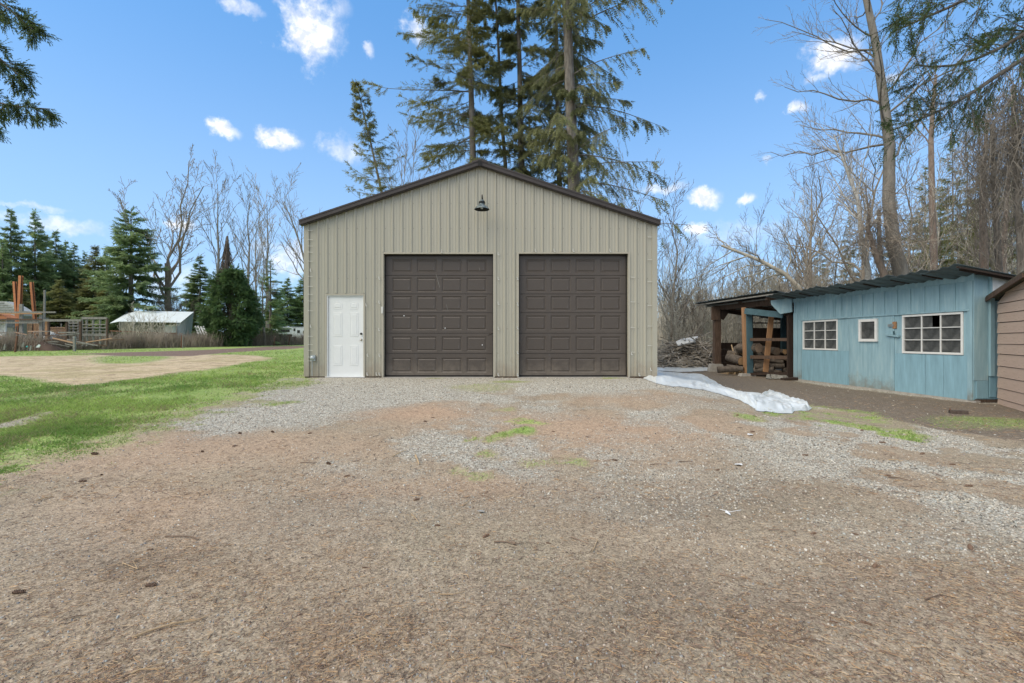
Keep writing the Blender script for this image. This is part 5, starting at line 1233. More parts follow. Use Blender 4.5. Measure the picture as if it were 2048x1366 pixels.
# vine curtain at far right
def vines(seed, cx_px, Y, top, bot, wpx, n, label):
    R_ = np.random.default_rng(seed); c = gat(cx_px, Y); w = wpx / FPX * Y
    x = c.x + R_.normal(size=n) * w * .5; y = Y + R_.normal(size=n) * .6; zt = CAMZ + (HOR - top) / FPX * Y + R_.normal(size=n) * .8 - np.abs(x - c.x) * .8; L = (zt - (CAMZ + (HOR - bot) / FPX * Y)) * R_.random(n) ** .6
    s = np.linspace(0, 1, 8)
    P = np.stack([x[:, None] + np.cumsum(R_.normal(size=(n, 8)) * .22, 1), y[:, None] + np.cumsum(R_.normal(size=(n, 8)) * .2, 1), zt[:, None] - L[:, None] * s], 2)
    tb = Tubes(); rr = .013 * (1 - .6 * s)[None].repeat(n, 0); tb.add(P, rr, 3)
    q, r2 = grow(P, rr, R_, 8, .20, 1.2, -.15, n=4, lo=.02, curve=.35, rf=.8, gravity=.3); tb.add(q, np.maximum(r2, .006), 3)
    q, r2 = grow(q, r2, R_, 2, .7, .9, -.2, n=4, lo=.02, curve=.3, rf=.8, gravity=.3); tb.add(q, np.maximum(r2, .005), 3)
    V, F = tb.arrays()
    tk = Tubes(); ht_ = CAMZ + (HOR - top) / FPX * Y; t8 = np.linspace(0, 1, 8)
    tk.add(np.stack([np.full(8, c.x) + .15 * np.sin(t8 * 5), np.full(8, Y) + 0 * t8, G0 - .2 + (ht_ - G0 + .2) * t8], 1), .15 * (1 - .6 * t8), 8)
    tv, tf = tk.arrays(); o = np.array(c)
    return tree_obj('vine_draped_tree', label, 'tree', (mesh_np('trunk', tv - o, tf, M['barkS'], smooth=True), mesh_np('vines', V - o, F, M['vine'])), c, 'trees hung with dry vines at the far right', parts=('trunk', 'vines'))
vines(120, 2035, 17.0, 170, 560, 50, 100, 'tree smothered in hanging brown vines cut by the right edge')
vines(121, 1992, 19.0, 250, 600, 30, 50, 'vine draped trunk just left of the one at the right edge')
vines(122, 1765, 18.6, 420, 590, 70, 26, 'dense vine tangle around the foot of the tall poplar')

# ---- conifers of the right background
rc = [(1905, 34, 280, 150, 0, 'mid green conifer behind the reddish pine stem'), (1850, 38, 330, 120, 1, 'green conifer left of the reddish pine stem'), (1960, 31, 330, 120, 2, 'yellow green conifer behind the hanging vines'), (1700, 40, 430, 90, 2, 'dim conifer behind the thin birch'), (2040, 30, 260, 160, 0, 'dark conifer at the right edge behind the vines'),
      (1640, 46, 470, 90, 1, 'distant conifer behind the forked bare tree'), (1560, 60, 520, 80, 1, 'far small conifer above the far shed corner'), (1470, 66, 560, 90, 0, 'far conifer behind the lean-to roof'), (1790, 44, 400, 100, 0, 'distant conifer behind the tall poplar trunk'), (1880, 27, 370, 90, 1, 'nearer loose green conifer between the pine stem and the roof peak'), (1935, 29, 300, 110, 0, 'green conifer with its top just left of the vine curtain'), (1820, 33, 440, 90, 2, 'low green conifer right of the tall poplar base'), (1915, 25, 350, 80, 1, 'slim nearer conifer directly above the shed roof peak'), (1965, 27, 400, 90, 0, 'low bushy conifer left of the vine curtain'), (1845, 29, 400, 80, 2, 'green conifer close on the right of the tall poplar'), (2025, 26, 320, 100, 1, 'conifer showing through the vines at the right edge'), (1990, 36, 300, 130, 1, 'conifer glimpsed between the two vine draped trees')]
thin_ = [mk_conifer(seed=130 + i, H=16, rad=4.2, nbr=120, trunk_r=.16, green='olive', spr=.8, nsp=44, nb=4, base=.12, slope=.2, droop=.32, lift=.12, hang=.2, irr=.35) for i in range(2)]
for px, Y, ty, w, k, lb in rc: put_conifer(20 + k % 2, lb, px, Y, ty, w, group='conifers beyond the right thicket', name='woodland_conifer', meshes=thin_[k % 2], H0=16, R0=4.2)

# ---- tall spruces behind the barn
def near_spruce(label, pts, Y, H, rad, seed, tr, name='tall_spruce_tree', group='tall spruces behind the barn', **k):
    """pts: two photo points on the trunk, the lower and the upper"""
    a = at(pts[0][0], pts[0][1], Y); b = at(pts[1][0], pts[1][1], Y); dxz = (b.x - a.x) / (b.z - a.z)
    g = gat(pts[0][0], Y); g.x = a.x + dxz * (g.z - a.z)
    d = dict(green='spruce', spr=.26, nsp=12, nb=3, base=.20, slope=.30, droop=.42, lift=.12, hang=.35, irr=.38, sec=12); d.update(k)
    me = mk_conifer(seed=seed, H=H, rad=rad, nbr=k.pop('nbr', 95) if False else d.pop('nbr', 95), trunk_r=tr, lean=(dxz * H, 0), **d)
    return tree_obj(name, label, 'tree', me, g, group)
flat = lambda h: np.clip(1.05 - .9 * h, .15, 1) * np.where(h < .42, .72, 1)
near_spruce('tall spruce left of the ridge with bushy olive boughs to its left', [(946, 320), (937, 0)], 24, 26, 3.8, 201, .22, nbr=140, green='olive', side=(math.pi, .55), prof=flat, sec=25, hang=.18, spr=.25, slope=.30, droop=.30, lift=.15)
near_spruce('thin mossy spruce just right of the barn ridge', [(1010, 330), (998, 120)], 26, 24, 2.7, 202, .15, nbr=100, prof=flat, sec=12, irr=.5)
near_spruce('grey stemmed spruce in the middle of the group above the barn', [(1043, 340), (1038, 0)], 25, 27, 2.7, 203, .22, nbr=135, prof=flat, irr=.45, sec=18)
near_spruce('slender spruce touching the thick trunked one on its left', [(1120, 360), (1112, 0)], 25.5, 27, 2.8, 204, .18, nbr=135, prof=flat, irr=.5, sec=14)
near_spruce('thickest spruce right of the ridge with long sweeping right boughs', [(1148, 370), (1134, 20)], 22, 28, 3.9, 205, .36, nbr=150, prof=flat, hang=.65, slope=.35, droop=.36, lift=.08, side=(0, .25), sec=21, irr=.32, spr=.27)
near_spruce('short thin crooked spruce standing alone left of the barn ridge', [(763, 378), (713, 165)], 27, 15.6, 2.5, 206, .13, name='lone_spruce_tree', group=None, nbr=120, green='olive', base=.25, spr=.22, nsp=9, sec=7, slope=.30, droop=.10, lift=.25, hang=.25, irr=.3, prof=lambda h: np.clip(1.25 * (1 - h) ** .8, 0.05, .9))
bt = mk_bare(211, trunk_path(9, -.3, 0, .3, seed=41), .07, [dict(kids=14, fl=.4, ang=.6, upb=.5, lo=.3, n=5), dict(kids=6, fl=.45, ang=.6, upb=.3, lo=.2), dict(kids=4, fl=.45, ang=.6, upb=.2, n=4)], rmin=.007, rtop=.12, bark='barkT')
put_bare(bt, 'bare_treetop', 'small bare treetop behind the left roof slope', 812, 27, 290, 9.8)
for px, Y, ty, lb in ((1262, 28, 370, 'bare twiggy treetop above the right roof slope'), (1290, 32, 385, 'bare treetop near the right eave'), (1335, 26, 400, 'bare tree reaching out past the right eave')):
    put_bare(und[0], 'bare_tree', lb, px, Y, ty, 9.0, 'bare young trees of the right thicket', px * .3, key='u0', wsc=1.1)

# ---- overhanging boughs: top left and top right, from spruces outside the frame
def bough_tree(name, label, base, H, tr, boughs, seed, green='fir', spr=.22, nsp=6, sec=26, hang=.6, nb=5, fl_b=.22):
    R_ = np.random.default_rng(seed); tb = Tubes(); t = np.linspace(0, 1, 8)
    tb.add(np.stack([base[0] + 0 * t, base[1] + 0 * t, G0 - .2 + H * t], 1), tr * (1 - .8 * t), 9)
    root = thing(name, label, 'tree', (base[0], base[1], G0))
    tv, tf = tb.arrays(); o = np.array([base[0], base[1], G0])
    ob = bpy.data.objects.new('trunk', mesh_np('trunk', tv - o, tf, M['barkS'], smooth=True)); link(ob, root)
    for pts, rad in boughs:
        P = np.array([[base[0], base[1], pts[0][2] * .9 + .1 * pts[0][2]]] + [list(p) for p in pts]); 
        u = np.linspace(0, 1, len(P)); un = np.linspace(0, 1, 12); P = np.stack([np.interp(un, u, P[:, k]) for k in range(3)], 1)
        # smooth
        for _ in range(2): P[1:-1] = (P[:-2] + P[1:-1] * 2 + P[2:]) / 4
        tb = Tubes(); tb.add(P, rad * (1 - .8 * un), 5)
        L = np.linalg.norm(np.diff(P, axis=0), axis=1).sum()
        Q, r2 = grow(P[None], (rad * (1 - .8 * un))[None], R_, sec, fl_b, .85, -.10, n=5, lo=.12, curve=.10, rf=.35, gravity=hang * .5); tb.add(Q, np.maximum(r2, .006), 3)
        Q2, r3 = grow(Q, r2, R_, 5, .42, .75, -.15, n=4, lo=.15, curve=.1, rf=.6, gravity=hang * .6); tb.add(Q2, np.maximum(r3, .004), 3)
        pos = []; dr = []
        for S, kk in ((Q, nsp * 2), (Q2, nsp), (P[None], nsp * 8)):
            m = len(S); u2 = .05 + .95 * R_.random((m, kk)); f = u2 * (S.shape[1] - 1); i = np.minimum(f.astype(int), S.shape[1] - 2); w = (f - i)[..., None]
            a = S[np.arange(m)[:, None], i]; b = S[np.arange(m)[:, None], i + 1]
            pos.append((a * (1 - w) + b * w).reshape(-1, 3)); dr.append((norm(b - a) + R_.normal(size=a.shape) * .35 + np.array([0, 0, -hang * .5])).reshape(-1, 3))
        pos = np.concatenate(pos); dr = np.concatenate(dr); n = len(pos)
        g0, g1 = GREENS[green]; f = np.clip(R_.random(n) * .7 + (fbm(pos[:, 0], pos[:, 2], 3, 2) - .4), 0, 1)[:, None]
        col = np.array(g0) * (1 - f) + np.array(g1) * f
        V, C = place_tpl(sprig_tpl(nb, .22, .07), pos, dr, spr * (.5 + .7 * R_.random(n)), col, R_)
        tv, tf = tb.arrays(); b_ = bpy.data.objects.new('bough', mesh_np('bough', tv - o, tf, M['barkS'])); link(b_, root)
        c_ = bpy.data.objects.new('needles', mesh_np('needles', V - o, np.arange(len(V)).reshape(-1, 3), M['needle'], C)); link(c_, b_)
def A3(l): return [tuple(at(px, py, Y)) for px, py, Y in l]
bough_tree('overhanging_spruce_tree', 'spruce whose long feathery boughs hang across the top right corner', (12.6, 9.0), 16, .3, [
    (A3([(2250, -190, 8.6), (2100, -100, 8.4), (1960, -10, 8.2), (1860, 30, 8.2), (1790, 62, 8.2)]), .06),
    (A3([(2250, -80, 8.8), (2120, 20, 8.6), (2020, 90, 8.4), (1910, 140, 8.4), (1830, 130, 8.4)]), .06),
    (A3([(2250, 0, 8.8), (2130, 70, 8.6), (2030, 120, 8.6), (1950, 190, 8.6), (1860, 232, 8.6), (1780, 262, 8.6)]), .06),
    (A3([(2280, -260, 8.8), (2150, -180, 8.6), (2050, -110, 8.6), (1930, -60, 8.6), (1800, -40, 8.6)]), .06),
    (A3([(2280, 60, 9.4), (2160, 90, 9.4), (2070, 60, 9.4), (1990, 60, 9.4)]), .05)], 301, green='bough', spr=.18, nsp=7, sec=40, hang=.28, fl_b=.16)
bough_tree('overhanging_fir_tree', 'fir whose drooping bough tips enter at the top left edge', (-10.5, 7.5), 15, .3, [
    (A3([(-200, -90, 7.0), (-90, -50, 7.0), (0, 5, 7.0), (35, 30, 7.0), (72, 72, 7.0)]), .035),
    (A3([(-200, -30, 7.0), (-90, 40, 7.0), (-20, 100, 7.0), (15, 130, 7.0), (46, 158, 7.0)]), .03),
    (A3([(-200, 130, 7.0), (-100, 170, 7.0), (-20, 205, 7.0), (40, 214, 7.0), (100, 218, 7.0)]), .03),
    (A3([(-180, 60, 7.4), (-120, 170, 7.4), (-60, 230, 7.4), (-5, 262, 7.4)]), .03)], 302, green='bough', spr=.17, nsp=8, sec=22, hang=.35, fl_b=.075)

# ---- distant woods closing the horizon
def far_band(name, label, xs_, ys_, n, seed, hmin, hmax, green='fir'):
    R_ = np.random.default_rng(seed); V = []; C = []
    tpl = sprig_tpl(3, .5, .2)
    for i in range(n):
        x = R_.uniform(*xs_); y = R_.uniform(*ys_); h = R_.uniform(hmin, hmax); k = 90
        t = R_.random(k) ** .8; r = (1 - t) * h * .24; a = R_.random(k) * 6.28
        pos = np.stack([x + r * np.cos(a) * R_.random(k) ** .4, y + r * np.sin(a), gzf(x, y) + h * t * .97], 1)
        dr = np.stack([np.cos(a), np.sin(a), -.4 + 0 * a], 1); g0, g1 = GREENS[green]; f = R_.random(k)[:, None]
        v, c_ = place_tpl(tpl, pos, dr, h * .17 * (1.1 - t), np.array(g0) * (1 - f) + np.array(g1) * f, R_); V.append(v); C.append(c_)
    V = np.concatenate(V); C = np.concatenate(C)
    tag(add(name, mesh_np(name, V, np.arange(len(V)).reshape(-1, 3), M['needle'], C)), label, kind='stuff')
far_band('far_woods', 'distant conifer wood closing the left horizon', (-150, 30), (95, 125), 80, 401, 7, 12)
far_band('far_woods', 'distant conifer wood beyond the right thicket', (20, 150), (70, 120), 90, 402, 9, 15, 'olive')
# brushwood fill behind the thicket: a mass of dry stems nobody could count
R_ = np.random.default_rng(410); n = 2800
pxs = R_.uniform(1300, 2150, n); Ys = R_.uniform(34, 60, n); x = (pxs - 1024) / FPX * Ys; hb = R_.uniform(2.5, 6.5, n) * (1 + .3 * (fbm(x, Ys, 3, .3) - .5))
s = np.linspace(0, 1, 4); P = np.stack([x[:, None] + R_.normal(size=n)[:, None] * 1.0 * s, Ys[:, None] + R_.normal(size=n)[:, None] * .8 * s, gz(x, Ys)[:, None] + hb[:, None] * s], 2)
tb = Tubes(); rr = np.repeat((.035 * (1 - .7 * s))[None], n, 0); tb.add(P, rr, 3); q, r2 = grow(P, rr, R_, 4, .35, .6, .3, n=3, lo=.2, rf=.7); tb.add(q, np.maximum(r2, .012), 3)
V, F = tb.arrays(); M['brush'] = mat('pale_far_stems', (.56, .52, .42), .9, .3, .5, world=True); tag(add('brushwood', mesh_np('brushwood', V, F, M['brush'])), 'mass of dry grey brown stems deep behind the right thicket', kind='stuff')

# ---- dry hedge along the field edge
R_ = np.random.default_rng(420)
HA = np.array([-38.5, 30.5]); HB = np.array([-26.0, 66.0])
def hedge_pts(n, w):
    t = R_.random(n); c = HA + (HB - HA) * t[:, None]; return c + R_.normal(size=(n, 2)) * w, t
n = 11000; c_, t_ = hedge_pts(n, .6)
lump = fbm(t_ * 60, t_ * 0, 3, 1.0); hh_ = (1.4 + 1.5 * (lump - .45)) * (.55 + .6 * R_.random(n)) * np.where(t_ < .22, .8, 1.0)
s = np.linspace(0, 1, 4); dx = R_.normal(size=(n, 2)) * .35
P = np.stack([c_[:, 0:1] + dx[:, 0:1] * s, c_[:, 1:2] + dx[:, 1:2] * s, gz(c_[:, 0], c_[:, 1])[:, None] - .02 + hh_[:, None] * (s - .12 * s ** 3)], 2)
tb = Tubes(); tb.add(P, np.repeat((.014 * (1 - .5 * s))[None], n, 0), 3)
V, F = tb.arrays(); M['hedge'] = mat('dry_hedge_stems', (.28, .24, .19), .9, .35, .8, world=True)
tag(add('dry_hedge', mesh_np('dry_hedge', V, F, M['hedge'])), 'long low hedge of bare brown stems along the field edge', kind='stuff')
# fence posts along the hedge
def fpost(px, Y, py_top, py_bot, w, mt, lean_px, label):
    a = at(px, py_bot, Y); a.z = gzf(a.x, a.y) - .05; b = at(px + lean_px, py_top, Y)
    t = thing('fence_post', label, 'fence post', a, 'posts of the old fence along the hedge')
    MB().beam(a, b, w, w, (0, 1, 0)).build('shaft', M[mt], t)
    MB().beam(b - Vector((0, 0, .12)), b - Vector((0, 0, .10)), w * 1.25, w * 1.25, (0, 1, 0)).build('wire_staple', M['steel'], t)
fpost(30, 32.5, 667, 705, .09, 'rustdark', 5, 'rusty iron stake leaning in front of the scrap pile at far left')
fpost(149, 34.5, 672, 703, .13, 'greywood', 0, 'grey wooden stub post in front of the plank rack')
fpost(365, 43, 666, 698, .05, 'greywood', 1, 'thin pale stake in front of the white tarp shelter')
fpost(363, 45, 667, 680, .09, 'rustdark', 1, 'short dark post end before the canvas end of the tarp shelter')
fpost(548, 54, 672, 690, .07, 'rustdark', 2, 'dark fence post left below the camper')
fpost(577, 58, 672, 688, .08, 'rustdark', 3, 'leaning dark fence post below the camper window')
fpost(590, 60, 672, 687, .08, 'rustdark', 0, 'dark fence post just right of the leaning one')
fpost(605, 62, 674, 686, .09, 'rustdark', 0, 'last dark fence post beside the barn corner')

# ================================================================== NEIGHBOUR'S YARD (left)
def yb(mb, px0, px1, py0, py1, Y, d=.12): 
    a = at(px0, py1, Y); b = at(px1, py0, Y); return mb.box(a.x, b.x, Y, Y + d, a.z, b.z)
def ybeam(p0, p1, Y, wpx, mt, name, parent, d=None, Y2=None):
    w = wpx / FPX * Y; return MB().beam(at(*p0, Y), at(*p1, Y2 or Y), w, d or w, (0, 1, 0)).build(name, M[mt], parent)
for i, (p0, p1, Y, w, lb, top) in enumerate((((36, 690), (27, 563), 39, 4.2, 'rusty orange steel beam leaning left, left one of the pair', None), ((33.5, 690), (39.5, 551), 38.6, 5.2, 'tallest rusty orange steel beam, right one of the crossing pair', None), ((73, 690), (61, 564), 39.4, 4.2, 'rusty orange steel beam standing alone right of the pair', None))):
    b = at(p0[0], p0[1], Y); b.z = gzf(b.x, b.y); t = thing('steel_beam', lb, 'steel beam', b, 'rusty steel beams upright in the yard')
    P0 = Vector((at(p0[0], p0[1], Y).x, Y, b.z)); P1 = at(p1[0], p1[1], Y); wd = w / FPX * Y
    MB().beam(P0, P1, wd, .02, (0, 1, 0)).build('flange', M['rust'], t); MB().beam(P0 + Vector((0, .09, 0)), P1 + Vector((0, .09, 0)), .03, .158, (0, 1, 0)).build('web', M['rustdark'], t); MB().beam(P0 + Vector((0, .18, 0)), P1 + Vector((0, .18, 0)), wd, .02, (0, 1, 0)).build('flange', M['rust'], t)
t = thing('utility_post', 'slim grey weathered pole standing right of the rusty beams', 'post', gat(88, 39.5)); ybeam((88, 690), (89.5, 580), 39.5, 2.6, 'greywood', 'shaft', t); ybeam((88, 690), (88, 636), 39.35, 4, 'greywood', 'base_splint', t)
# plank corral
cr_ = thing('timber_corral', 'grey weathered post and rail corral with brown posts behind the hedge', 'fence', gat(100, 37))
for px0, px1, py0, py1, mt in ((38, 44.5, 608, 690, 'greywood'), (78, 84, 630, 690, 'greywood'), (89.5, 94.5, 640, 690, 'freshwood'), (94.6, 97.5, 644, 690, 'wood'), (130.5, 134, 645, 690, 'wood'), (157.5, 161.5, 641, 690, 'wood'), (212, 214.5, 637, 690, 'wood')):
    yb(MB(), px0, px1, py0, py1, 37).build('post', M[mt], cr_)
for px0, px1, py0, py1, mt, q in ((-60, 112, 623, 626, 'greywood', 0), (-60, 84, 626.2, 628.3, 'freshwood', .02), (-60, 78, 643.5, 647, 'greywood', .03), (40, 162, 638.5, 643, 'greywood', .06), (-60, 85, 637.6, 640.5, 'wood', .1), (-60, 40, 664, 666, 'greywood', .05)):
    a = at(px0, py1, 36.84 - q); b = at(px1, py0, 36.84 - q); MB().box(a.x, b.x, 36.8 - q, 36.85 - q, a.z, b.z).build('rail', M[mt], cr_)
gt = thing('plank_gate', 'open gate like rack of grey horizontal planks right of the corral', 'gate', gat(188, 37.6))
for py0, py1 in ((634, 638.5), (648, 650), (654.5, 656.5), (661, 662.5), (667, 672)): yb(MB(), 163, 213, py0, py1, 37.6, .05).build('plank', M['greywood'], gt)
for px0, px1 in ((163, 165), (171, 174), (184, 187), (198, 200.5), (211, 213)): yb(MB(), px0, px1, 634, 692, 37.66, .08).build('upright', M['greywood'], gt)
gt2 = thing('plank_rack', 'small rack of grey planks between the lattice and the gate', 'rack', gat(146, 38.4))
for py0, py1 in ((645, 647.5), (651, 653), (657, 658.5), (663, 665)): yb(MB(), 135, 157, py0, py1, 38.4, .05).build('plank', M['greywood'], gt2)
for px0, px1 in ((136, 138), (144.5, 147), (154.5, 157)): yb(MB(), px0, px1, 643, 690, 38.46, .08).build('upright', M['greywood'], gt2)
def lattice(label, px0, px1, py0, py1, Y, mt, st=3.4):
    t = thing('lattice_screen', label, 'lattice', gat((px0 + px1) / 2, Y)); Rn = 0
    L = MB(); h = py1 - py0; x = px0 - h
    while x < px1:
        for sg in (0, 1):
            a0, b0 = (x, py1), (x + h, py0)
            if sg: a0, b0 = (x, py0), (x + h, py1)
            (xa, ya), (xb, yb_) = a0, b0
            if xa < px0: ya += (px0 - xa) / (xb - xa) * (yb_ - ya); xa = px0
            if xb > px1: yb_ = ya + (px1 - xa) / (xb - xa) * (yb_ - ya); xb = px1
            if xb - xa > 1: L.beam(at(xa, ya, Y + .014 * sg), at(xb, yb_, Y + .014 * sg), .042, .012, (0, 1, 0))
        x += st
    tag(L.build('lath', M[mt], t), kind='stuff')
    for a0, b0 in (((px0, py0), (px1, py0)), ((px0, py1), (px1, py1)), ((px0, py0), (px0, py1)), ((px1, py0), (px1, py1))): MB().beam(at(*a0, Y - .03), at(*b0, Y - .03), .05, .03, (0, 1, 0)).build('frame', M[mt], t)
    yb(MB(), px0, px0 + 1, py1, 692, Y + .03, .04).build('leg', M[mt], t); yb(MB(), px1 - 1, px1, py1, 692, Y + .03, .04).build('leg', M[mt], t)
M['tanlath'] = mat('tan_lattice', (.42, .27, .17), .8, .1)
lattice('tan wooden lattice panel right of the white heap', 98, 131, 655, 668, 38, 'tanlath'); lattice('narrow tan lattice panel behind the grey corral post', 55, 78, 648, 668, 38.2, 'tanlath'); 
hut = thing('lattice_hut', 'white lattice hut with an orange roof cut by the left edge', 'hut', gat(-12, 37.4))
yb(MB(), -45, 10.5, 639, 690, 37.42, .03).build('wall', M['white'], hut)
L = MB()
for k in range(24):
    for sg in (0, 1):
        x = -45 + k * 2.3; L.beam(at(x, 639 if sg else 668, 37.40 - .012 * sg), at(min(x + 14, 10.5), 668 if sg else 639, 37.40 - .012 * sg), .03, .01, (0, 1, 0))
tag(L.build('lath', M['whitewood'], hut), kind='stuff')
MB().slab([at(-60, 640, 36.9), at(-30, 620, 36.9), at(2, 629, 36.9), at(14, 636, 36.9), at(13, 638.5, 36.9)], (0, .9, 0)).build('roof', M['rust'], hut)
yb(MB(), 8.6, 11, 639, 692, 37.3, .1).build('corner_post', M['whitewood'], hut)
gr2 = thing('grey_roofed_house', 'pale grey shingled roof of a low house behind the corral at far left', 'house', gat(0, 46))
MB().slab([at(-140, 632, 45), at(-60, 600, 45), at(12, 603, 45), at(34, 614, 45), at(46, 622, 45), at(46, 632, 45)], (0, .9, 0)).build('roof', M['greyroof'], gr2)
yb(MB(), -120, 38, 632.5, 692, 46, 3).build('wall', M['greywood'], gr2); yb(MB(), 8, 30, 640, 655, 45.95, .04).build('window', M['glass'], gr2)
for k in range(5): MB().beam(at(-100, 606 + k * 5.5, 44.96), at(8 + k * 8, 606 + k * 4.4, 44.96), .05, .03, (0, 1, 0)).build('shingle_course', M['greywood'], gr2)
# loose lumber
lp = thing('lumber_pile', 'jumble of loose grey and brown boards leaning between the corral posts', 'lumber pile', gat(60, 36.4)); Rl = random.Random(8)
for k in range(26):
    x0 = Rl.uniform(-40, 200); y0 = Rl.uniform(662, 688); an = Rl.uniform(-.5, .5); ln = Rl.uniform(20, 60); Yl = Rl.uniform(35.6, 36.5)
    ybeam((x0, y0), (x0 + ln, y0 - ln * an * .5), Yl, Rl.uniform(1.2, 2.6), Rl.choice(['greywood', 'greywood', 'wood', 'tanlath' if 'tanlath' in M else 'wood']), 'board', lp, .04)
for k in range(9):
    x0 = Rl.uniform(-10, 150); ybeam((x0, 690), (x0 + Rl.uniform(-6, 6), Rl.uniform(640, 660)), Rl.uniform(37.6, 38.6), Rl.uniform(1.2, 2.2), Rl.choice(['greywood', 'wood']), 'upright_board', lp, .05)
# heaps
def heap(name, label, cat, px0, px1, pyt, Y, mt, seed, h=None, d=1.6):
    R_ = np.random.default_rng(seed); a = at(px0, 690, Y); b = at(px1, pyt, Y); nx, ny2 = 26, 14; z0 = gzf((a.x + b.x) / 2, Y); top = b.z - z0
    u, v = np.meshgrid(np.linspace(0, 1, nx), np.linspace(0, 1, ny2)); x = a.x + (b.x - a.x) * u; y = Y + (v - .5) * d
    z = z0 - .05 + top * np.sin(np.pi * np.clip(u * 1.0, 0, 1)) ** .6 * np.sin(np.pi * v) ** .5 * (.8 + .4 * fbm(x, y, 3, 2.5) - .1)
    i_ = (np.arange(ny2 - 1)[:, None] * nx + np.arange(nx - 1)[None]).ravel(); o = Vector(((a.x + b.x) / 2, Y, z0))
    return tag(add(name, mesh_np(name, np.stack([x.ravel(), y.ravel(), z.ravel()], 1) - np.array(o), np.stack([i_, i_ + 1, i_ + nx + 1, i_ + nx], 1), M[mt], smooth=True), None, o), label, cat)
heap('covered_heap', 'rounded heap under a whitish tarp between corral posts', 'heap', 80, 122, 656, 37.9, 'tarp2', 5)
heap('scrap_heap', 'low brown scrap and soil heap behind the rusty stake', 'heap', -60, 120, 671, 36, 'wood', 6)
M['teal'] = mat('turquoise_plastic', (.10, .45, .42), .5)
for i, (px, py, w, h, mt, lb) in enumerate(((53, 693, 4, 3, 'teal', 'small turquoise plastic scrap in the dry hedge at left'), (76, 692, 9, 6, 'tarp2', 'pale blue white plastic bag caught in the hedge'), (60, 696, 5, 11, 'greywood', 'slanting pale board left of the plastic bag'), (8, 694, 5, 12, 'greywood', 'slanting pale board at the left edge of the hedge'), (45, 689, 6, 10, 'greywood', 'grey slanting board behind the turquoise scrap'))):
    Y = 32.6; c = at(px, py, Y); w_ = w / FPX * Y / 2; h_ = h / FPX * Y / 2; o = thing('scrap_piece', lb, 'scrap', c)
    MB().slab([c + Vector((-w_, 0, -h_)), c + Vector((w_ * .4, .02, -h_ * .9)), c + Vector((w_, 0, h_ * .7)), c + Vector((0, .03, h_)), c + Vector((-w_ * .6, 0, h_ * .2))], (0, .04, 0)).build('piece', M[mt], o)
# tarp shelter
ts = thing('tarp_shelter', 'open sided shelter roofed and walled with pale blue white tarp behind the hedge', 'shelter', gat(310, 50))
def c83(x, y): return (220 + x * .2051, 580 + y * .2051)
def tp3(x, y, Y): return at(*c83(x, y), Y)
MB().slab([tp3(250, 203, 52), tp3(817, 213, 52), tp3(690, 315, 48.5), tp3(95, 305, 48.5)], (0, 0, -.05)).build('roof_tarp', M['tarp2'], ts)
MB().slab([tp3(250, 206, 52), tp3(95, 303, 48.6), tp3(0, 322, 48.8), tp3(140, 240, 52)], (0, 0, -.04)).build('roof_tarp', M['tarp2'], ts)
# end curtain with folds
n = 14; vs = []; 
for i in range(n + 1):
    u = i / n; A1 = tp3(650, 318, 48.45); A2 = tp3(805, 222, 51.9); B1 = tp3(655, 480, 48.45); B3 = tp3(788, 480, 51.9)
    w_ = .06 * math.sin(i * 2.4); vs += [A1.lerp(A2, u) + Vector((w_ * .3, w_, 0)), B1.lerp(B3, u) + Vector((-w_, w_, 0))]
f = [(2 * i, 2 * i + 2, 2 * i + 3, 2 * i + 1) for i in range(n)]
m = MB().raw(vs, f); m.raw([v + Vector((.03, .03, 0)) for v in vs], [q[::-1] for q in f]); m.build('curtain', M['tarp2'], ts)
for x in (95, 235, 375, 520, 650): MB().beam(tp3(x, 308, 48.6), Vector((tp3(x, 308, 48.6).x, 48.6, gzf(-35, 48.6))), .09, .09).build('post', M['greywood'], ts)
MB().beam(tp3(0, 398, 48.5), tp3(650, 427, 48.5), .07, .13).build('rail', M['rustdark'], ts)
tb_ = MB(); yb(tb_, *[c83(530, 0)[0], c83(640, 0)[0], c83(0, 340)[1], c83(0, 415)[1]], 49.5, .05); tb_.build('window', M['tarp2'], ts)
yb(MB(), c83(100, 0)[0], c83(650, 0)[0], c83(0, 312)[1], 693, 51.6, .05).build('back_wall', M['greywood'], ts)
sr = thing('slatted_panel', 'white slatted panel leaning beside the canvas shelter', 'panel', gat(402, 50))
for k, x in enumerate((830, 856, 884, 908)): MB().beam(tp3(x, 352, 50.6), tp3(x + 38, 440, 50), .16, .04, (0, 1, 0)).build('slat', M['white'], sr)
MB().beam(tp3(838, 372, 50.5), tp3(925, 372, 50.5), .06, .05, (0, 1, 0)).build('crossbar', M['white'], sr); MB().beam(tp3(846, 455, 50), tp3(950, 455, 50), .10, .06, (0, 1, 0)).build('crossbar', M['white'], sr); MB().beam(tp3(860, 380, 50.7), Vector((tp3(860, 380, 50.7).x, 51.6, gzf(-33, 51))), .05, .05).build('prop', M['white'], sr)
for k, x in enumerate((850, 895, 940)): MB().beam(tp3(x, 440, 50.02), Vector((tp3(x, 440, 50).x, 50, gzf(-33, 50))), .05, .04).build('leg', M['white'], sr)
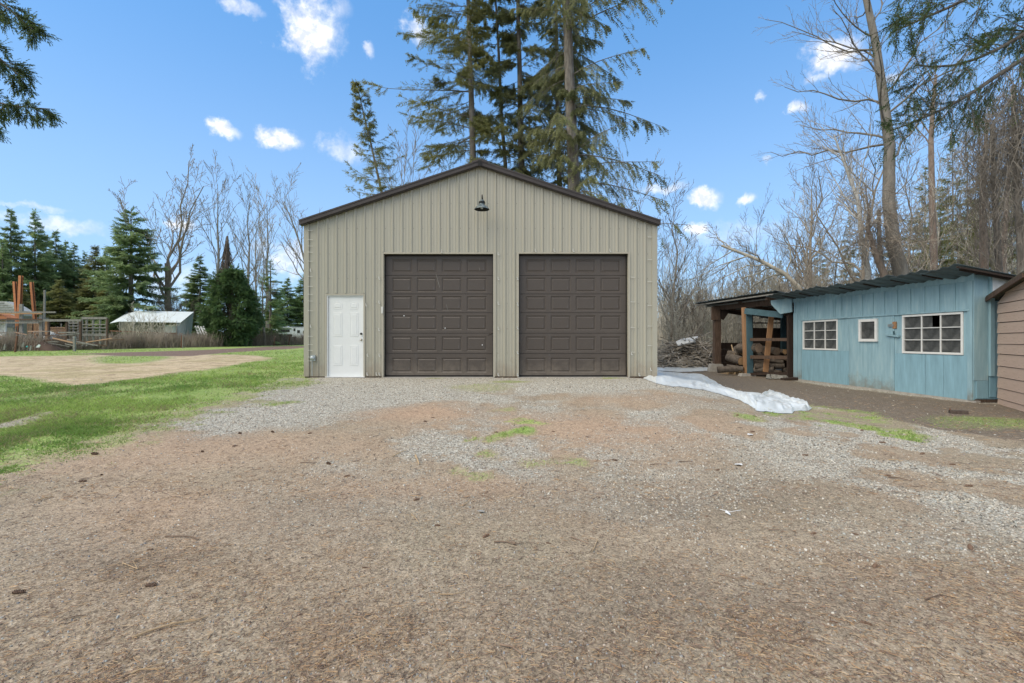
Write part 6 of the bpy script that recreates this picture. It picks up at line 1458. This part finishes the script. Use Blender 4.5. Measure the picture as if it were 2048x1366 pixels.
# camper
cm = thing('truck_camper', 'white truck camper with a long overcab window seen above the hedge', 'camper', gat(585, 66))
Yc = 66
def cb(x0, x1, y0, y1, d0=0., d1=2.2): a = at(*c83(x0, y1), Yc); b = at(*c83(x1, y0), Yc); return MB().box(a.x, b.x, Yc + d0, Yc + d1, a.z, b.z)
MB().slab([at(*c83(1612, 372), Yc), at(*c83(1625, 362), Yc), at(*c83(1775, 362), Yc), at(*c83(1775, 430), Yc), at(*c83(1625, 430), Yc), at(*c83(1612, 410), Yc)], (0, 2.2, 0)).build('cabover', M['camper'], cm)
cb(1776, 2000, 365, 455).build('body', M['camper'], cm); cb(1820, 2000, 456, 530).build('lower_body', M['camper'], cm)
cb(1640, 1752, 384, 410, -.03, 0.0).build('window', M['camperglass'], cm); cb(1632, 1760, 378, 383.5, -.05, 0).build('awning', M['steel'], cm)
for x0, x1, y0, y1 in ((1790, 1808, 375, 402), (1826, 1852, 392, 420), (1884, 1900, 396, 424)): cb(x0, x1, y0, y1, -.03, -.002).build('window', M['camperglass'], cm)
cb(1620, 1990, 357, 361.5, .2, 2.0).build('roof_rack', M['steel'], cm); cb(1690, 1710, 350, 356.8, .8, 1.2).build('roof_vent', M['white'], cm)
cb(1640, 1815, 440, 530, .3, 2.0).build('cab', M['rustdark'], cm)
for x in (1680, 1900): 
    a = at(*c83(x, 520), Yc); w_ = MB().lathe([(0, 0), (.38, 0), (.4, .03), (.4, .2), (0, .2)], (0, 0, 0), 16); w_.v = [(a.x + p[0], Yc - .05 + p[2], gzf(-30, Yc) + .4 + p[1]) for p in w_.v]; w_.build('wheel', M['black'], cm)
# yellow twig shrubs in front of the shelter
ysh = mk_shrub(440, 3.6, 1.7, 11, (5, 3, 2), 'barkL', .026, .15, .008)
for i, (px, sc_, lb) in enumerate(((262, .95, 'bare yellowish shrub at the left front of the tarp shelter'), (295, 1.15, 'bare shrub spreading before the middle of the tarp roof'), (322, .95, 'bare shrub before the right half of the tarp roof'))):
    p = gat(px, 46)
    if i == 0: y0s = tree_obj('yard_shrub', lb, 'shrub', ysh, p, 'shrubs before the tarp shelter', 0, sc_, parts=('stem', 'twigs'))
    else: copy_tree(y0s, lb, p, i * 2., sc_, None, 'shrubs before the tarp shelter')
# shrub tangle at cottonwood base
cs = mk_shrub(441, 6.5, 2.4, 18, (7, 5, 3), 'barkT', .035, .1, .013)
tree_obj('tangled_shrub', 'tall bare brown shrub tangle at the cottonwood foot', 'shrub', cs, gat(352, 57), None, 0, 1.0, parts=('stem', 'twigs'))

# ================================================================== BRUSH PILE
R_ = np.random.default_rng(500)
c0 = np.array([9.2, 25.0]); n = 1700
th = R_.random(n) * 6.28; rr = R_.random(n) ** .6; px_ = c0[0] + rr * np.cos(th) * 2.6; py_ = c0[1] + rr * np.sin(th) * 1.6; hz = 1.5 * (1 - rr ** 1.5) * R_.random(n) + .04 + G0
L = R_.uniform(.5, 2.4, n); a = R_.random(n) * 3.14; tl = R_.normal(size=n) * .22; s = np.linspace(-.5, .5, 5)
P = np.stack([px_[:, None] + L[:, None] * np.cos(a)[:, None] * s, py_[:, None] + L[:, None] * np.sin(a)[:, None] * s, hz[:, None] + L[:, None] * tl[:, None] * s + .10 * (1 - 4 * s ** 2)], 2) + R_.normal(size=(n, 5, 3)) * .03
P[..., 2] = np.maximum(P[..., 2], G0 + .02)
tb = Tubes(); tb.add(P, (R_.uniform(.009, .026, n) * np.where(R_.random(n) < .12, 1.9, 1))[:, None] * np.linspace(1, .4, 5)[None], 4)
V, F = tb.arrays(); M['brushwood'] = mat('dry_grey_branches', (.40, .36, .30), .9, .45, 1.5, world=True); tag(add('brush_pile', mesh_np('brush_pile', V - np.array([c0[0], c0[1], G0]), F, M['brushwood']), None, (c0[0], c0[1], G0)), 'loose heap of cut grey brown branches between barn and lean-to', kind='stuff')
for i, (p0, p1, r, lb) in enumerate((((1352, 700), (1385, 688), .07, 'thick grey bough across the left middle of the brush pile'), ((1335, 716), (1372, 708), .05, 'pale broken bough low on the left of the brush pile'), ((1385, 706), (1424, 712), .05, 'bough pointing right at the lean-to post on the brush pile'), ((1358, 722), (1392, 696), .045, 'bough slanting up through the centre of the brush pile'), ((1392, 676), (1400, 730), .03, 'pale thin branch hanging down the right of the brush pile'))):
    a = at(*p0, 23.9); b = at(*p1, 24.4); t = thing('cut_bough', lb, 'branch', a); mid = a.lerp(b, .5) + Vector((0, 0, .07)); MB().tube([a, a.lerp(b, .25) + Vector((0, 0, .05)), mid, b], [r, r * .95, r * .8, r * .5], 7).build('limb', M['barkT'], t); MB().tube([mid, mid + Vector((.25, -.1, .22))], [r * .45, r * .2], 5).build('side_branch', M['barkT'], t)
wb = thing('white_board', 'weathered white board lying on top of the brush pile', 'board', at(1374, 682, 24.3))
MB().slab([at(1352, 683, 24.1), at(1362, 678, 24.6), at(1396, 672, 24.7), at(1391, 682, 24.1), at(1356, 690, 23.9)], (0, .02, -.06)).build('sheet', M['whitewood'], wb); MB().beam(at(1378, 672, 24.0), at(1396, 684, 24.2), .05, .04).build('batten', M['greywood'], wb)

# ================================================================== GROUND COVER
# grass blades
R_ = np.random.default_rng(600)
def scatter(n, pxr, pyr, w=None):
    """random terrain points, evenly spread as the camera's distance thins them"""
    py = R_.uniform(*pyr, n); px = R_.uniform(*pxr, n); Y = (CAMZ + .2) * FPX / (py - HOR)
    x = (px - 1024) / FPX * Y
    for _ in range(4): Y = (CAMZ - gz(x, Y)) * FPX / (py - HOR); x = (px - 1024) / FPX * Y
    return x, Y
def maskat(x, y): return masks(x, y)
def in_barn(x, y): return (x > XL - .02) & (x < XR + .02) & (y > BY - .02) & (y < BY + BD)
xs1, ys1 = scatter(420000, (-60, 640), (700, 985)); xs2, ys2 = scatter(60000, (1320, 2120), (722, 900)); xs3, ys3 = scatter(60000, (400, 1300), (755, 960))
X = np.concatenate([xs1, xs2, xs3]); Y = np.concatenate([ys1, ys2, ys3])
mm = maskat(X, Y); keep = (R_.random(len(X)) < .72 * sst(.08, 1.0, mm['green']) ** 1.3 * np.clip(.52 + 2.6 * (fbm(X, Y, 5, 1.3) - .5), .04, 1)) & (Y < 40) & ~in_barn(X, Y); X = X[keep]; Y = Y[keep]
n = len(X); hgt_ = (.018 + .035 * R_.random(n) * sst(.3, 1, mm['green'][keep])) * (1 + Y * .03); wd = .0032 * (1 + Y * .13); a = R_.random(n) * 6.28; Z = ground_z(X, Y)
bx_ = np.cos(a) * wd; by_ = np.sin(a) * wd; lx_ = R_.normal(size=n) * hgt_ * 1.1; ly_ = R_.normal(size=n) * hgt_ * 1.1
V = np.stack([np.stack([X - bx_, Y - by_, Z - .004], 1), np.stack([X + bx_, Y + by_, Z - .004], 1), np.stack([X + lx_, Y + ly_, Z + hgt_], 1)], 1)
f = np.clip(R_.random(n) * .6 + (fbm(X + 30, Y, 3, .8) - .3) * .9, 0, 1)[:, None]; col = np.array([.12, .23, .036]) * (1 - f) + np.array([.31, .47, .09]) * f
f = np.clip(f + 1.6 * (fbm(X + 9, Y + 3, 3, .45)[:, None] - .5), 0, 1.15); col = np.array([.165, .28, .060]) * (1 - f) + np.array([.40, .52, .14]) * f
dry = (R_.random(n) < .08 + .35 * sst(.5, .7, fbm(X + 50, Y, 4, 1.1)))[:, None]; col = np.where(dry, np.array([.34, .29, .16]), col); col = col * R_.uniform(.6, 1.35, (n, 1)); C = np.repeat(col[:, None], 3, 1)
tag(add('grass', mesh_np('grass', V.reshape(-1, 3), np.arange(3 * n).reshape(-1, 3), M['grass'], C.reshape(-1, 3))), 'short green lawn grass on the left field and in patches', kind='stuff')
print('grass', n)
# gravel
octv = np.array([[1, 0, 0], [0, 1, 0], [-1, 0, 0], [0, -1, 0], [.15, .1, 1.]]); octf = np.array([[0, 1, 4], [1, 2, 4], [2, 3, 4], [3, 0, 4]])
def stones(n, px, py, dens, rlo, rhi, cols, seed, name, label):
    global R_
    R_ = np.random.default_rng(seed); X, Y = scatter(n, px, py); mm = maskat(X, Y); keep = (R_.random(len(X)) < dens(mm, X, Y)) & ~in_barn(X, Y - 0.0); X = X[keep]; Y = Y[keep]; n = len(X)
    r = rlo + (rhi - rlo) * R_.random(n) ** 2.5; r = r * np.clip(.6 + Y * .07, .7, 1.35) * 1.0
    k = 4; a = R_.random(n)[:, None] * 6.28 + np.arange(k)[None] * 6.283 / k; rx = r[:, None] * R_.uniform(.65, 1.25, (n, k)); ry = rx * R_.uniform(.6, 1, n)[:, None]
    rot = R_.random(n)[:, None] * 3.14; ca, sa_ = np.cos(rot), np.sin(rot)
    bxx = rx * np.cos(a); byy = ry * np.sin(a); h = r * R_.uniform(.35, .8, n); Z = ground_z(X, Y)
    def ring(s_, z): return np.stack([X[:, None] + s_ * (bxx * ca - byy * sa_), Y[:, None] + s_ * (bxx * sa_ + byy * ca), np.repeat((Z + z)[:, None], k, 1)], 2)
    lo = ring(1.0, -.003 + 0 * h); hi = ring(.62, h); hi[..., 2] += R_.normal(size=(n, 1)) * 0 + R_.normal(size=(n, k)) * (h * .18)[:, None]
    V = np.concatenate([lo, hi], 1).reshape(-1, 3)
    q = []
    for j in range(k): q += [(j, (j + 1) % k, k + (j + 1) % k), (j, k + (j + 1) % k, k + j)]
    for j in range(1, k - 1): q.append((k, k + j, k + j + 1))
    F = (np.array(q)[None] + (np.arange(n) * 2 * k)[:, None, None]).reshape(-1, 3)
    cols = np.array(cols); c = cols[R_.integers(0, len(cols), n)] * R_.uniform(.62, 1.18, (n, 1))
    tag(add(name, mesh_np(name, V, F, M['stone'], np.repeat(c, 2 * k, 0))), label, kind='stuff'); print(name, n)
GC = [(.40, .375, .31), (.50, .475, .405), (.30, .275, .225), (.42, .37, .30), (.50, .48, .42), (.25, .235, .195), (.37, .385, .35), (.44, .395, .31), (.14, .128, .108)]
DC = [(.32, .26, .20), (.40, .34, .28), (.22, .17, .13), (.44, .40, .34), (.15, .12, .095), (.34, .35, .32), (.34, .25, .19), (.25, .25, .25)]
stones(110000, (-40, 2090), (752, 1090), lambda m, x, y: np.clip(m['gravel'] * 1.2 - .15, .03, 1) * sst(3.3, 4.6, y) * (1 - np.clip(m['green'] + m['sand'] + m['soil'], 0, 1) * .9), .0065, .015, GC, 610, 'gravel', 'grey crushed stone gravel over the drive')
stones(34000, (1200, 2090), (860, 1366), lambda m, x, y: np.clip(m['gravel'] * 1.3 - .1, .02, 1) * sst(1.9, 3.4, y), .007, .017, GC, 611, 'gravel', 'coarser grey gravel at the right foreground')
stones(24000, (-40, 2090), (880, 1380), lambda m, x, y: .75 + 0 * x, .003, .0125, DC, 612, 'pebbles', 'small pebbles pressed into the brown dirt of the drive')
# needle and chip litter
def litter(n, px, py, dens, llo, lhi, w, cols, seed, name, label):
    global R_
    R_ = np.random.default_rng(seed); X, Y = scatter(n, px, py); keep = (R_.random(len(X)) < dens(maskat(X, Y), X, Y)) & ~in_barn(X, Y); X = X[keep]; Y = Y[keep]; n = len(X)
    L = llo + (lhi - llo) * R_.random(n) ** 2; a = R_.random(n) * 3.14; Z = ground_z(X, Y) + .002 + .006 * R_.random(n); ww = w * (1 + .1 * Y)
    dx = np.cos(a) * L / 2; dy = np.sin(a) * L / 2; nx = -np.sin(a) * ww; ny2 = np.cos(a) * ww; bend = R_.normal(size=n) * L * .12; t1 = R_.normal(size=n) * L * .10
    p = lambda s_, o, z: np.stack([X + dx * s_ + nx * o + (-np.sin(a)) * bend * (1 - s_ * s_), Y + dy * s_ + ny2 * o + np.cos(a) * bend * (1 - s_ * s_), Z + z + t1 * s_ * .3 + .001], 1)
    V = np.stack([p(-1, 1, 0), p(-1, -1, 0), p(-1, 0, .7 * w * 2), p(0, 1, 0), p(0, -1, 0), p(0, 0, 1.2 * w * 2), p(1, .6, 0), p(1, -.6, 0), p(1, 0, .6 * w * 2)], 1).reshape(-1, 3)
    q = [(0, 3, 5), (0, 5, 2), (2, 5, 4), (2, 4, 1), (3, 6, 8), (3, 8, 5), (5, 8, 7), (5, 7, 4)]
    F = (np.array(q)[None] + (np.arange(n) * 9)[:, None, None]).reshape(-1, 3); cols = np.array(cols); c = cols[R_.integers(0, len(cols), n)] * R_.uniform(.75, 1.2, (n, 1))
    tag(add(name, mesh_np(name, V, F, M['litter'], np.repeat(c, 9, 0))), label, kind='stuff'); print(name, n)
LC = [(.36, .23, .12), (.30, .19, .11), (.42, .31, .19), (.16, .11, .08), (.12, .085, .065), (.33, .25, .18), (.22, .15, .11)]
litter(40000, (-40, 2090), (960, 1380), lambda m, x, y: np.clip(.45 + m['straw'] * 1.0 - m['gravel'] * .5, .08, 1), .008, .055, .0010, LC, 620, 'needle_litter', 'dry conifer needles and bark chips over the foreground dirt')
litter(16000, (-40, 2090), (760, 1000), lambda m, x, y: np.clip(.30 - m['gravel'] * .2 + m['dark'] * .7 - m['green'] * .3, 0, 1), .02, .10, .0017, LC, 621, 'needle_litter', 'dry needles and chips scattered on the farther drive')

# pine cones
def cone_mesh(seed):
    R_ = random.Random(seed); m = MB(); L = .13; 
    m.lathe([(0, 0), (.016, .008), (.022, .04), (.020, .08), (.012, .115), (0, L)], (0, 0, 0), 8)
    for i in range(46):
        t = i / 46; a = i * 2.399; z = .004 + t * .118; r = .012 + .020 * math.sin(math.pi * min(1, t * .9 + .12)); c, s = math.cos(a), math.sin(a)
        p = Vector((c * r * .6, s * r * .6, z)); o = Vector((c, s, .55)) * (.014 + R_.uniform(-.002, .003)); w = Vector((-s, c, 0)) * .008
        m.raw([p - w, p + w, p + w * .8 + o, p - w * .8 + o, p + o * 1.25], [(0, 1, 2, 3), (3, 2, 4)])
    # lie along x
    m.v = [(v[2] - L / 2, v[0], v[1] + .024) for v in map(Vector, m.v)]
    me = bpy.data.meshes.new('pine_cone'); me.from_pydata([tuple(v) for v in m.v], [], m.f); me.materials.append(M['cone']); return me
cmesh = [cone_mesh(i) for i in range(3)]
cones = [(165, 966, .9), (189, 909, 1.2), (545, 865, 1), (480, 867, 1), (657, 928, 1), (694, 953, .8), (972, 1071, 1), (1097, 1088, .6), (875, 1050, .6), (303, 1170, 1), (38, 1186, 1.05), (1030, 1089, .5), (1240, 1255, .6), (1667, 1248, .6), (1732, 1250, .8), (1750, 1132, .9),
         (1940, 1096, 1.1), (1627, 1066, .8), (1710, 1066, .7), (730, 1133, .6), (1435, 940, .7), (1175, 873, .7), (992, 866, .7), (1413, 1032, .5), (602, 1228, .5), (300, 1102, .6), (1765, 885, 1), (1845, 907, 1), (1905, 928, .8), (1937, 973, .9), (1724, 859, .9), (1610, 912, .9), (833, 1001, .8), (850, 845, .8), (866, 836, .7), (1107, 863, .6), (1475, 830, .9), (1505, 862, .9), (620, 868, .8), (470, 893, .8), (405, 905, .8), (1228, 918, .8), (1775, 952, .8), (1230, 918, .7), (203, 953, .6), (1510, 832, .7)]
spec = {(165, 966): 'dark pine cone on the brown dirt near the left lawn edge', (189, 909): 'brown cone lying right at the edge of the left lawn', (303, 1170): 'dark elongated cone in the left foreground', (38, 1186): 'reddish brown cone at the left edge of the foreground', (972, 1071): 'dark cone in the middle foreground', (1940, 1096): 'large dark cone on gravel at the right foreground', (1750, 1132): 'cone left below the large one at right', (1732, 1250): 'dark cone low in the right foreground'}
for i, (px, py, s_) in enumerate(cones):
    o = bpy.data.objects.new('pine_cone', cmesh[i % 3]); p = gpt(px, py); link(o, None, p - Vector((0, 0, .004))); o.rotation_euler = (random.uniform(-.2, .2), random.uniform(-.1, .1), random.uniform(-.9, .9)); k = s_ * (.50 if py > 1050 else .62); o.scale = (k, k * .8, k * .8)
    side = 'left' if px < 600 else 'left of centre' if px < 900 else 'right of centre' if px < 1450 else 'right'
    dep = 'near the barn end' if py < 880 else 'halfway to the barn' if py < 1040 else 'in the foreground'
    tag(o, spec.get((px, py), 'small brown pine cone on the %s of the drive %s' % (side, dep)), 'pine cone', 'pine cones scattered on the drive')
# sticks
def stick(pts, r, mt, label, fork=None, name='twig'):
    r *= .62
    P = [gpt(*p) + Vector((0, 0, r + .004)) for p in pts]; P[len(P) // 2].z += r * 1.2
    t = thing(name, label, 'twig', P[0], 'sticks dropped on the drive'); MB().tube(P, [r * (1 - .5 * i / (len(P) - 1)) for i in range(len(P))], 6).build('stem', M[mt], t)
    if fork: F_ = [P[len(P) // 2]] + [gpt(*q) + Vector((0, 0, .02)) for q in fork]; MB().tube(F_, [r * .6] + [r * .35] * len(fork), 5).build('side_shoot', M[mt], t)
S_ = [([(265, 1275), (300, 1262), (350, 1249), (390, 1240), (412, 1232)], .009, 'straw', 'long straw coloured stick lying in the left foreground', [(330, 1250), (385, 1225)]), ([(330, 1077), (365, 1076), (385, 1080), (398, 1083)], .009, 'stick', 'curved grey stick by the dark damp patch at left', [(393, 1070)]),
      ([(262, 1347), (280, 1341), (330, 1336)], .007, 'straw', 'pale stick cut near the bottom left', [(300, 1338), (330, 1331)]), ([(127, 1240), (150, 1235), (172, 1231)], .005, 'stick', 'short dark stick low at left', None), ([(245, 1130), (275, 1142), (282, 1138)], .005, 'straw', 'pale bent sprig above the left foreground cone', [(265, 1128)]),
      ([(72, 1004), (90, 1000), (105, 996)], .009, 'straw', 'straight tan stick near the left edge', None), ([(784, 915), (800, 908), (812, 903)], .010, 'straw', 'tan stick near the first grassy gravel left of centre', None), ([(831, 913), (836, 925), (838, 929)], .018, 'straw', 'thick short peeled stick left of centre', None),
      ([(988, 1083), (1010, 1084), (1030, 1090), (1045, 1087)], .008, 'stick', 'dark crooked twig in the middle foreground', [(1012, 1078)]), ([(1142, 1077), (1160, 1086), (1178, 1091)], .007, 'stick', 'thin straight twig right of the middle cone', None), ([(1000, 1292), (1025, 1300), (1045, 1312)], .008, 'stick', 'dark twig low in the centre foreground', None),
      ([(1776, 955), (1800, 960), (1825, 964)], .012, 'stick', 'dark stick on the gravel at right', None), ([(1777, 921), (1790, 922), (1806, 924)], .009, 'straw', 'straight pale stick on the right gravel', None), ([(1358, 924), (1372, 925), (1386, 925)], .010, 'stick', 'dark straight stick right of centre', None), ([(1300, 928), (1318, 929), (1335, 929)], .008, 'stick', 'thin dark stick left of the straight one right of centre', None),
      ([(600, 925), (620, 926), (634, 925)], .008, 'stick', 'thin twig on the left gravel', [(610, 918)]), ([(1537, 1060), (1548, 1062), (1560, 1060)], .007, 'stick', 'small twig on the right foreground dirt', None), ([(1195, 1082), (1188, 1100), (1184, 1105)], .006, 'straw', 'pale upright looking sprig in the middle foreground', None),
      ([(823, 1030), (832, 1040), (838, 1048)], .006, 'straw', 'pale sprig lying left of centre', None), ([(925, 1012), (935, 1005), (940, 1000)], .006, 'straw', 'orange sprig left of centre', None), ([(1440, 1150), (1470, 1160), (1500, 1158)], .005, 'stick', 'fine twig in the right foreground dirt', None), ([(1630, 1130), (1655, 1128), (1672, 1134)], .005, 'straw', 'fine pale sprig in the right foreground', None),
      ([(700, 1285), (740, 1270), (760, 1272)], .005, 'straw', 'fine straw sprig low left of centre', [(745, 1262)]), ([(880, 1190), (905, 1192), (930, 1186)], .005, 'straw', 'orange straw sprig in the centre foreground', None), ([(1580, 1290), (1610, 1284), (1650, 1290)], .006, 'stick', 'twig low in the right foreground', None), ([(1850, 1200), (1880, 1192), (1910, 1196)], .006, 'stick', 'twig on the lower right gravel', None)]
for q in S_: stick(*q)
# scraps, plank
def scrap(px, py, w, h, mt, label, seed):
    R_ = random.Random(seed); p = gpt(px, py); k = 7; pts = [Vector((p.x + math.cos(i * 6.283 / k) * w * R_.uniform(.6, 1.1), p.y + math.sin(i * 6.283 / k) * h * R_.uniform(.6, 1.1), p.z + .012 + R_.uniform(0, .012))) for i in range(k)]
    t = thing('paper_scrap', label, 'litter', p); MB().slab(pts, (0, 0, -.004)).build('sheet', M[mt], t); return t
scrap(1477, 932, .055, .035, 'paper', 'small white scrap on the dirt right of centre', 1)
t = scrap(1456, 1028, .016, .05, 'paper', 'white torn plastic strip on the foreground dirt', 2)
P = [gpt(1440, 1019), gpt(1452, 1022), gpt(1462, 1024), gpt(1482, 1021)]; MB().tube([q + Vector((0, 0, .01)) for q in P], .0022, 5).build('tail', M['paper'], t)
scrap(963, 1024, .035, .02, 'greyroof', 'flat pale grey stone in the middle foreground', 3); scrap(1500, 868, .05, .04, 'paper', 'whitish flake at the gravel edge right of centre', 4)
pl = thing('old_plank', 'short dark brown plank lying on the dirt before the blue shed', 'plank', gpt(1915, 826)); a = gpt(1899, 826); b = gpt(1935, 828); MB().beam(a + Vector((0, 0, .03)), b + Vector((0, 0, .03)), .12, .06).build('board', M['brick'], pl)
MB().beam(a + Vector((.02, 0, .062)), a + Vector((.02, .02, .09)), .02, .01).build('nail', M['rustdark'], pl)
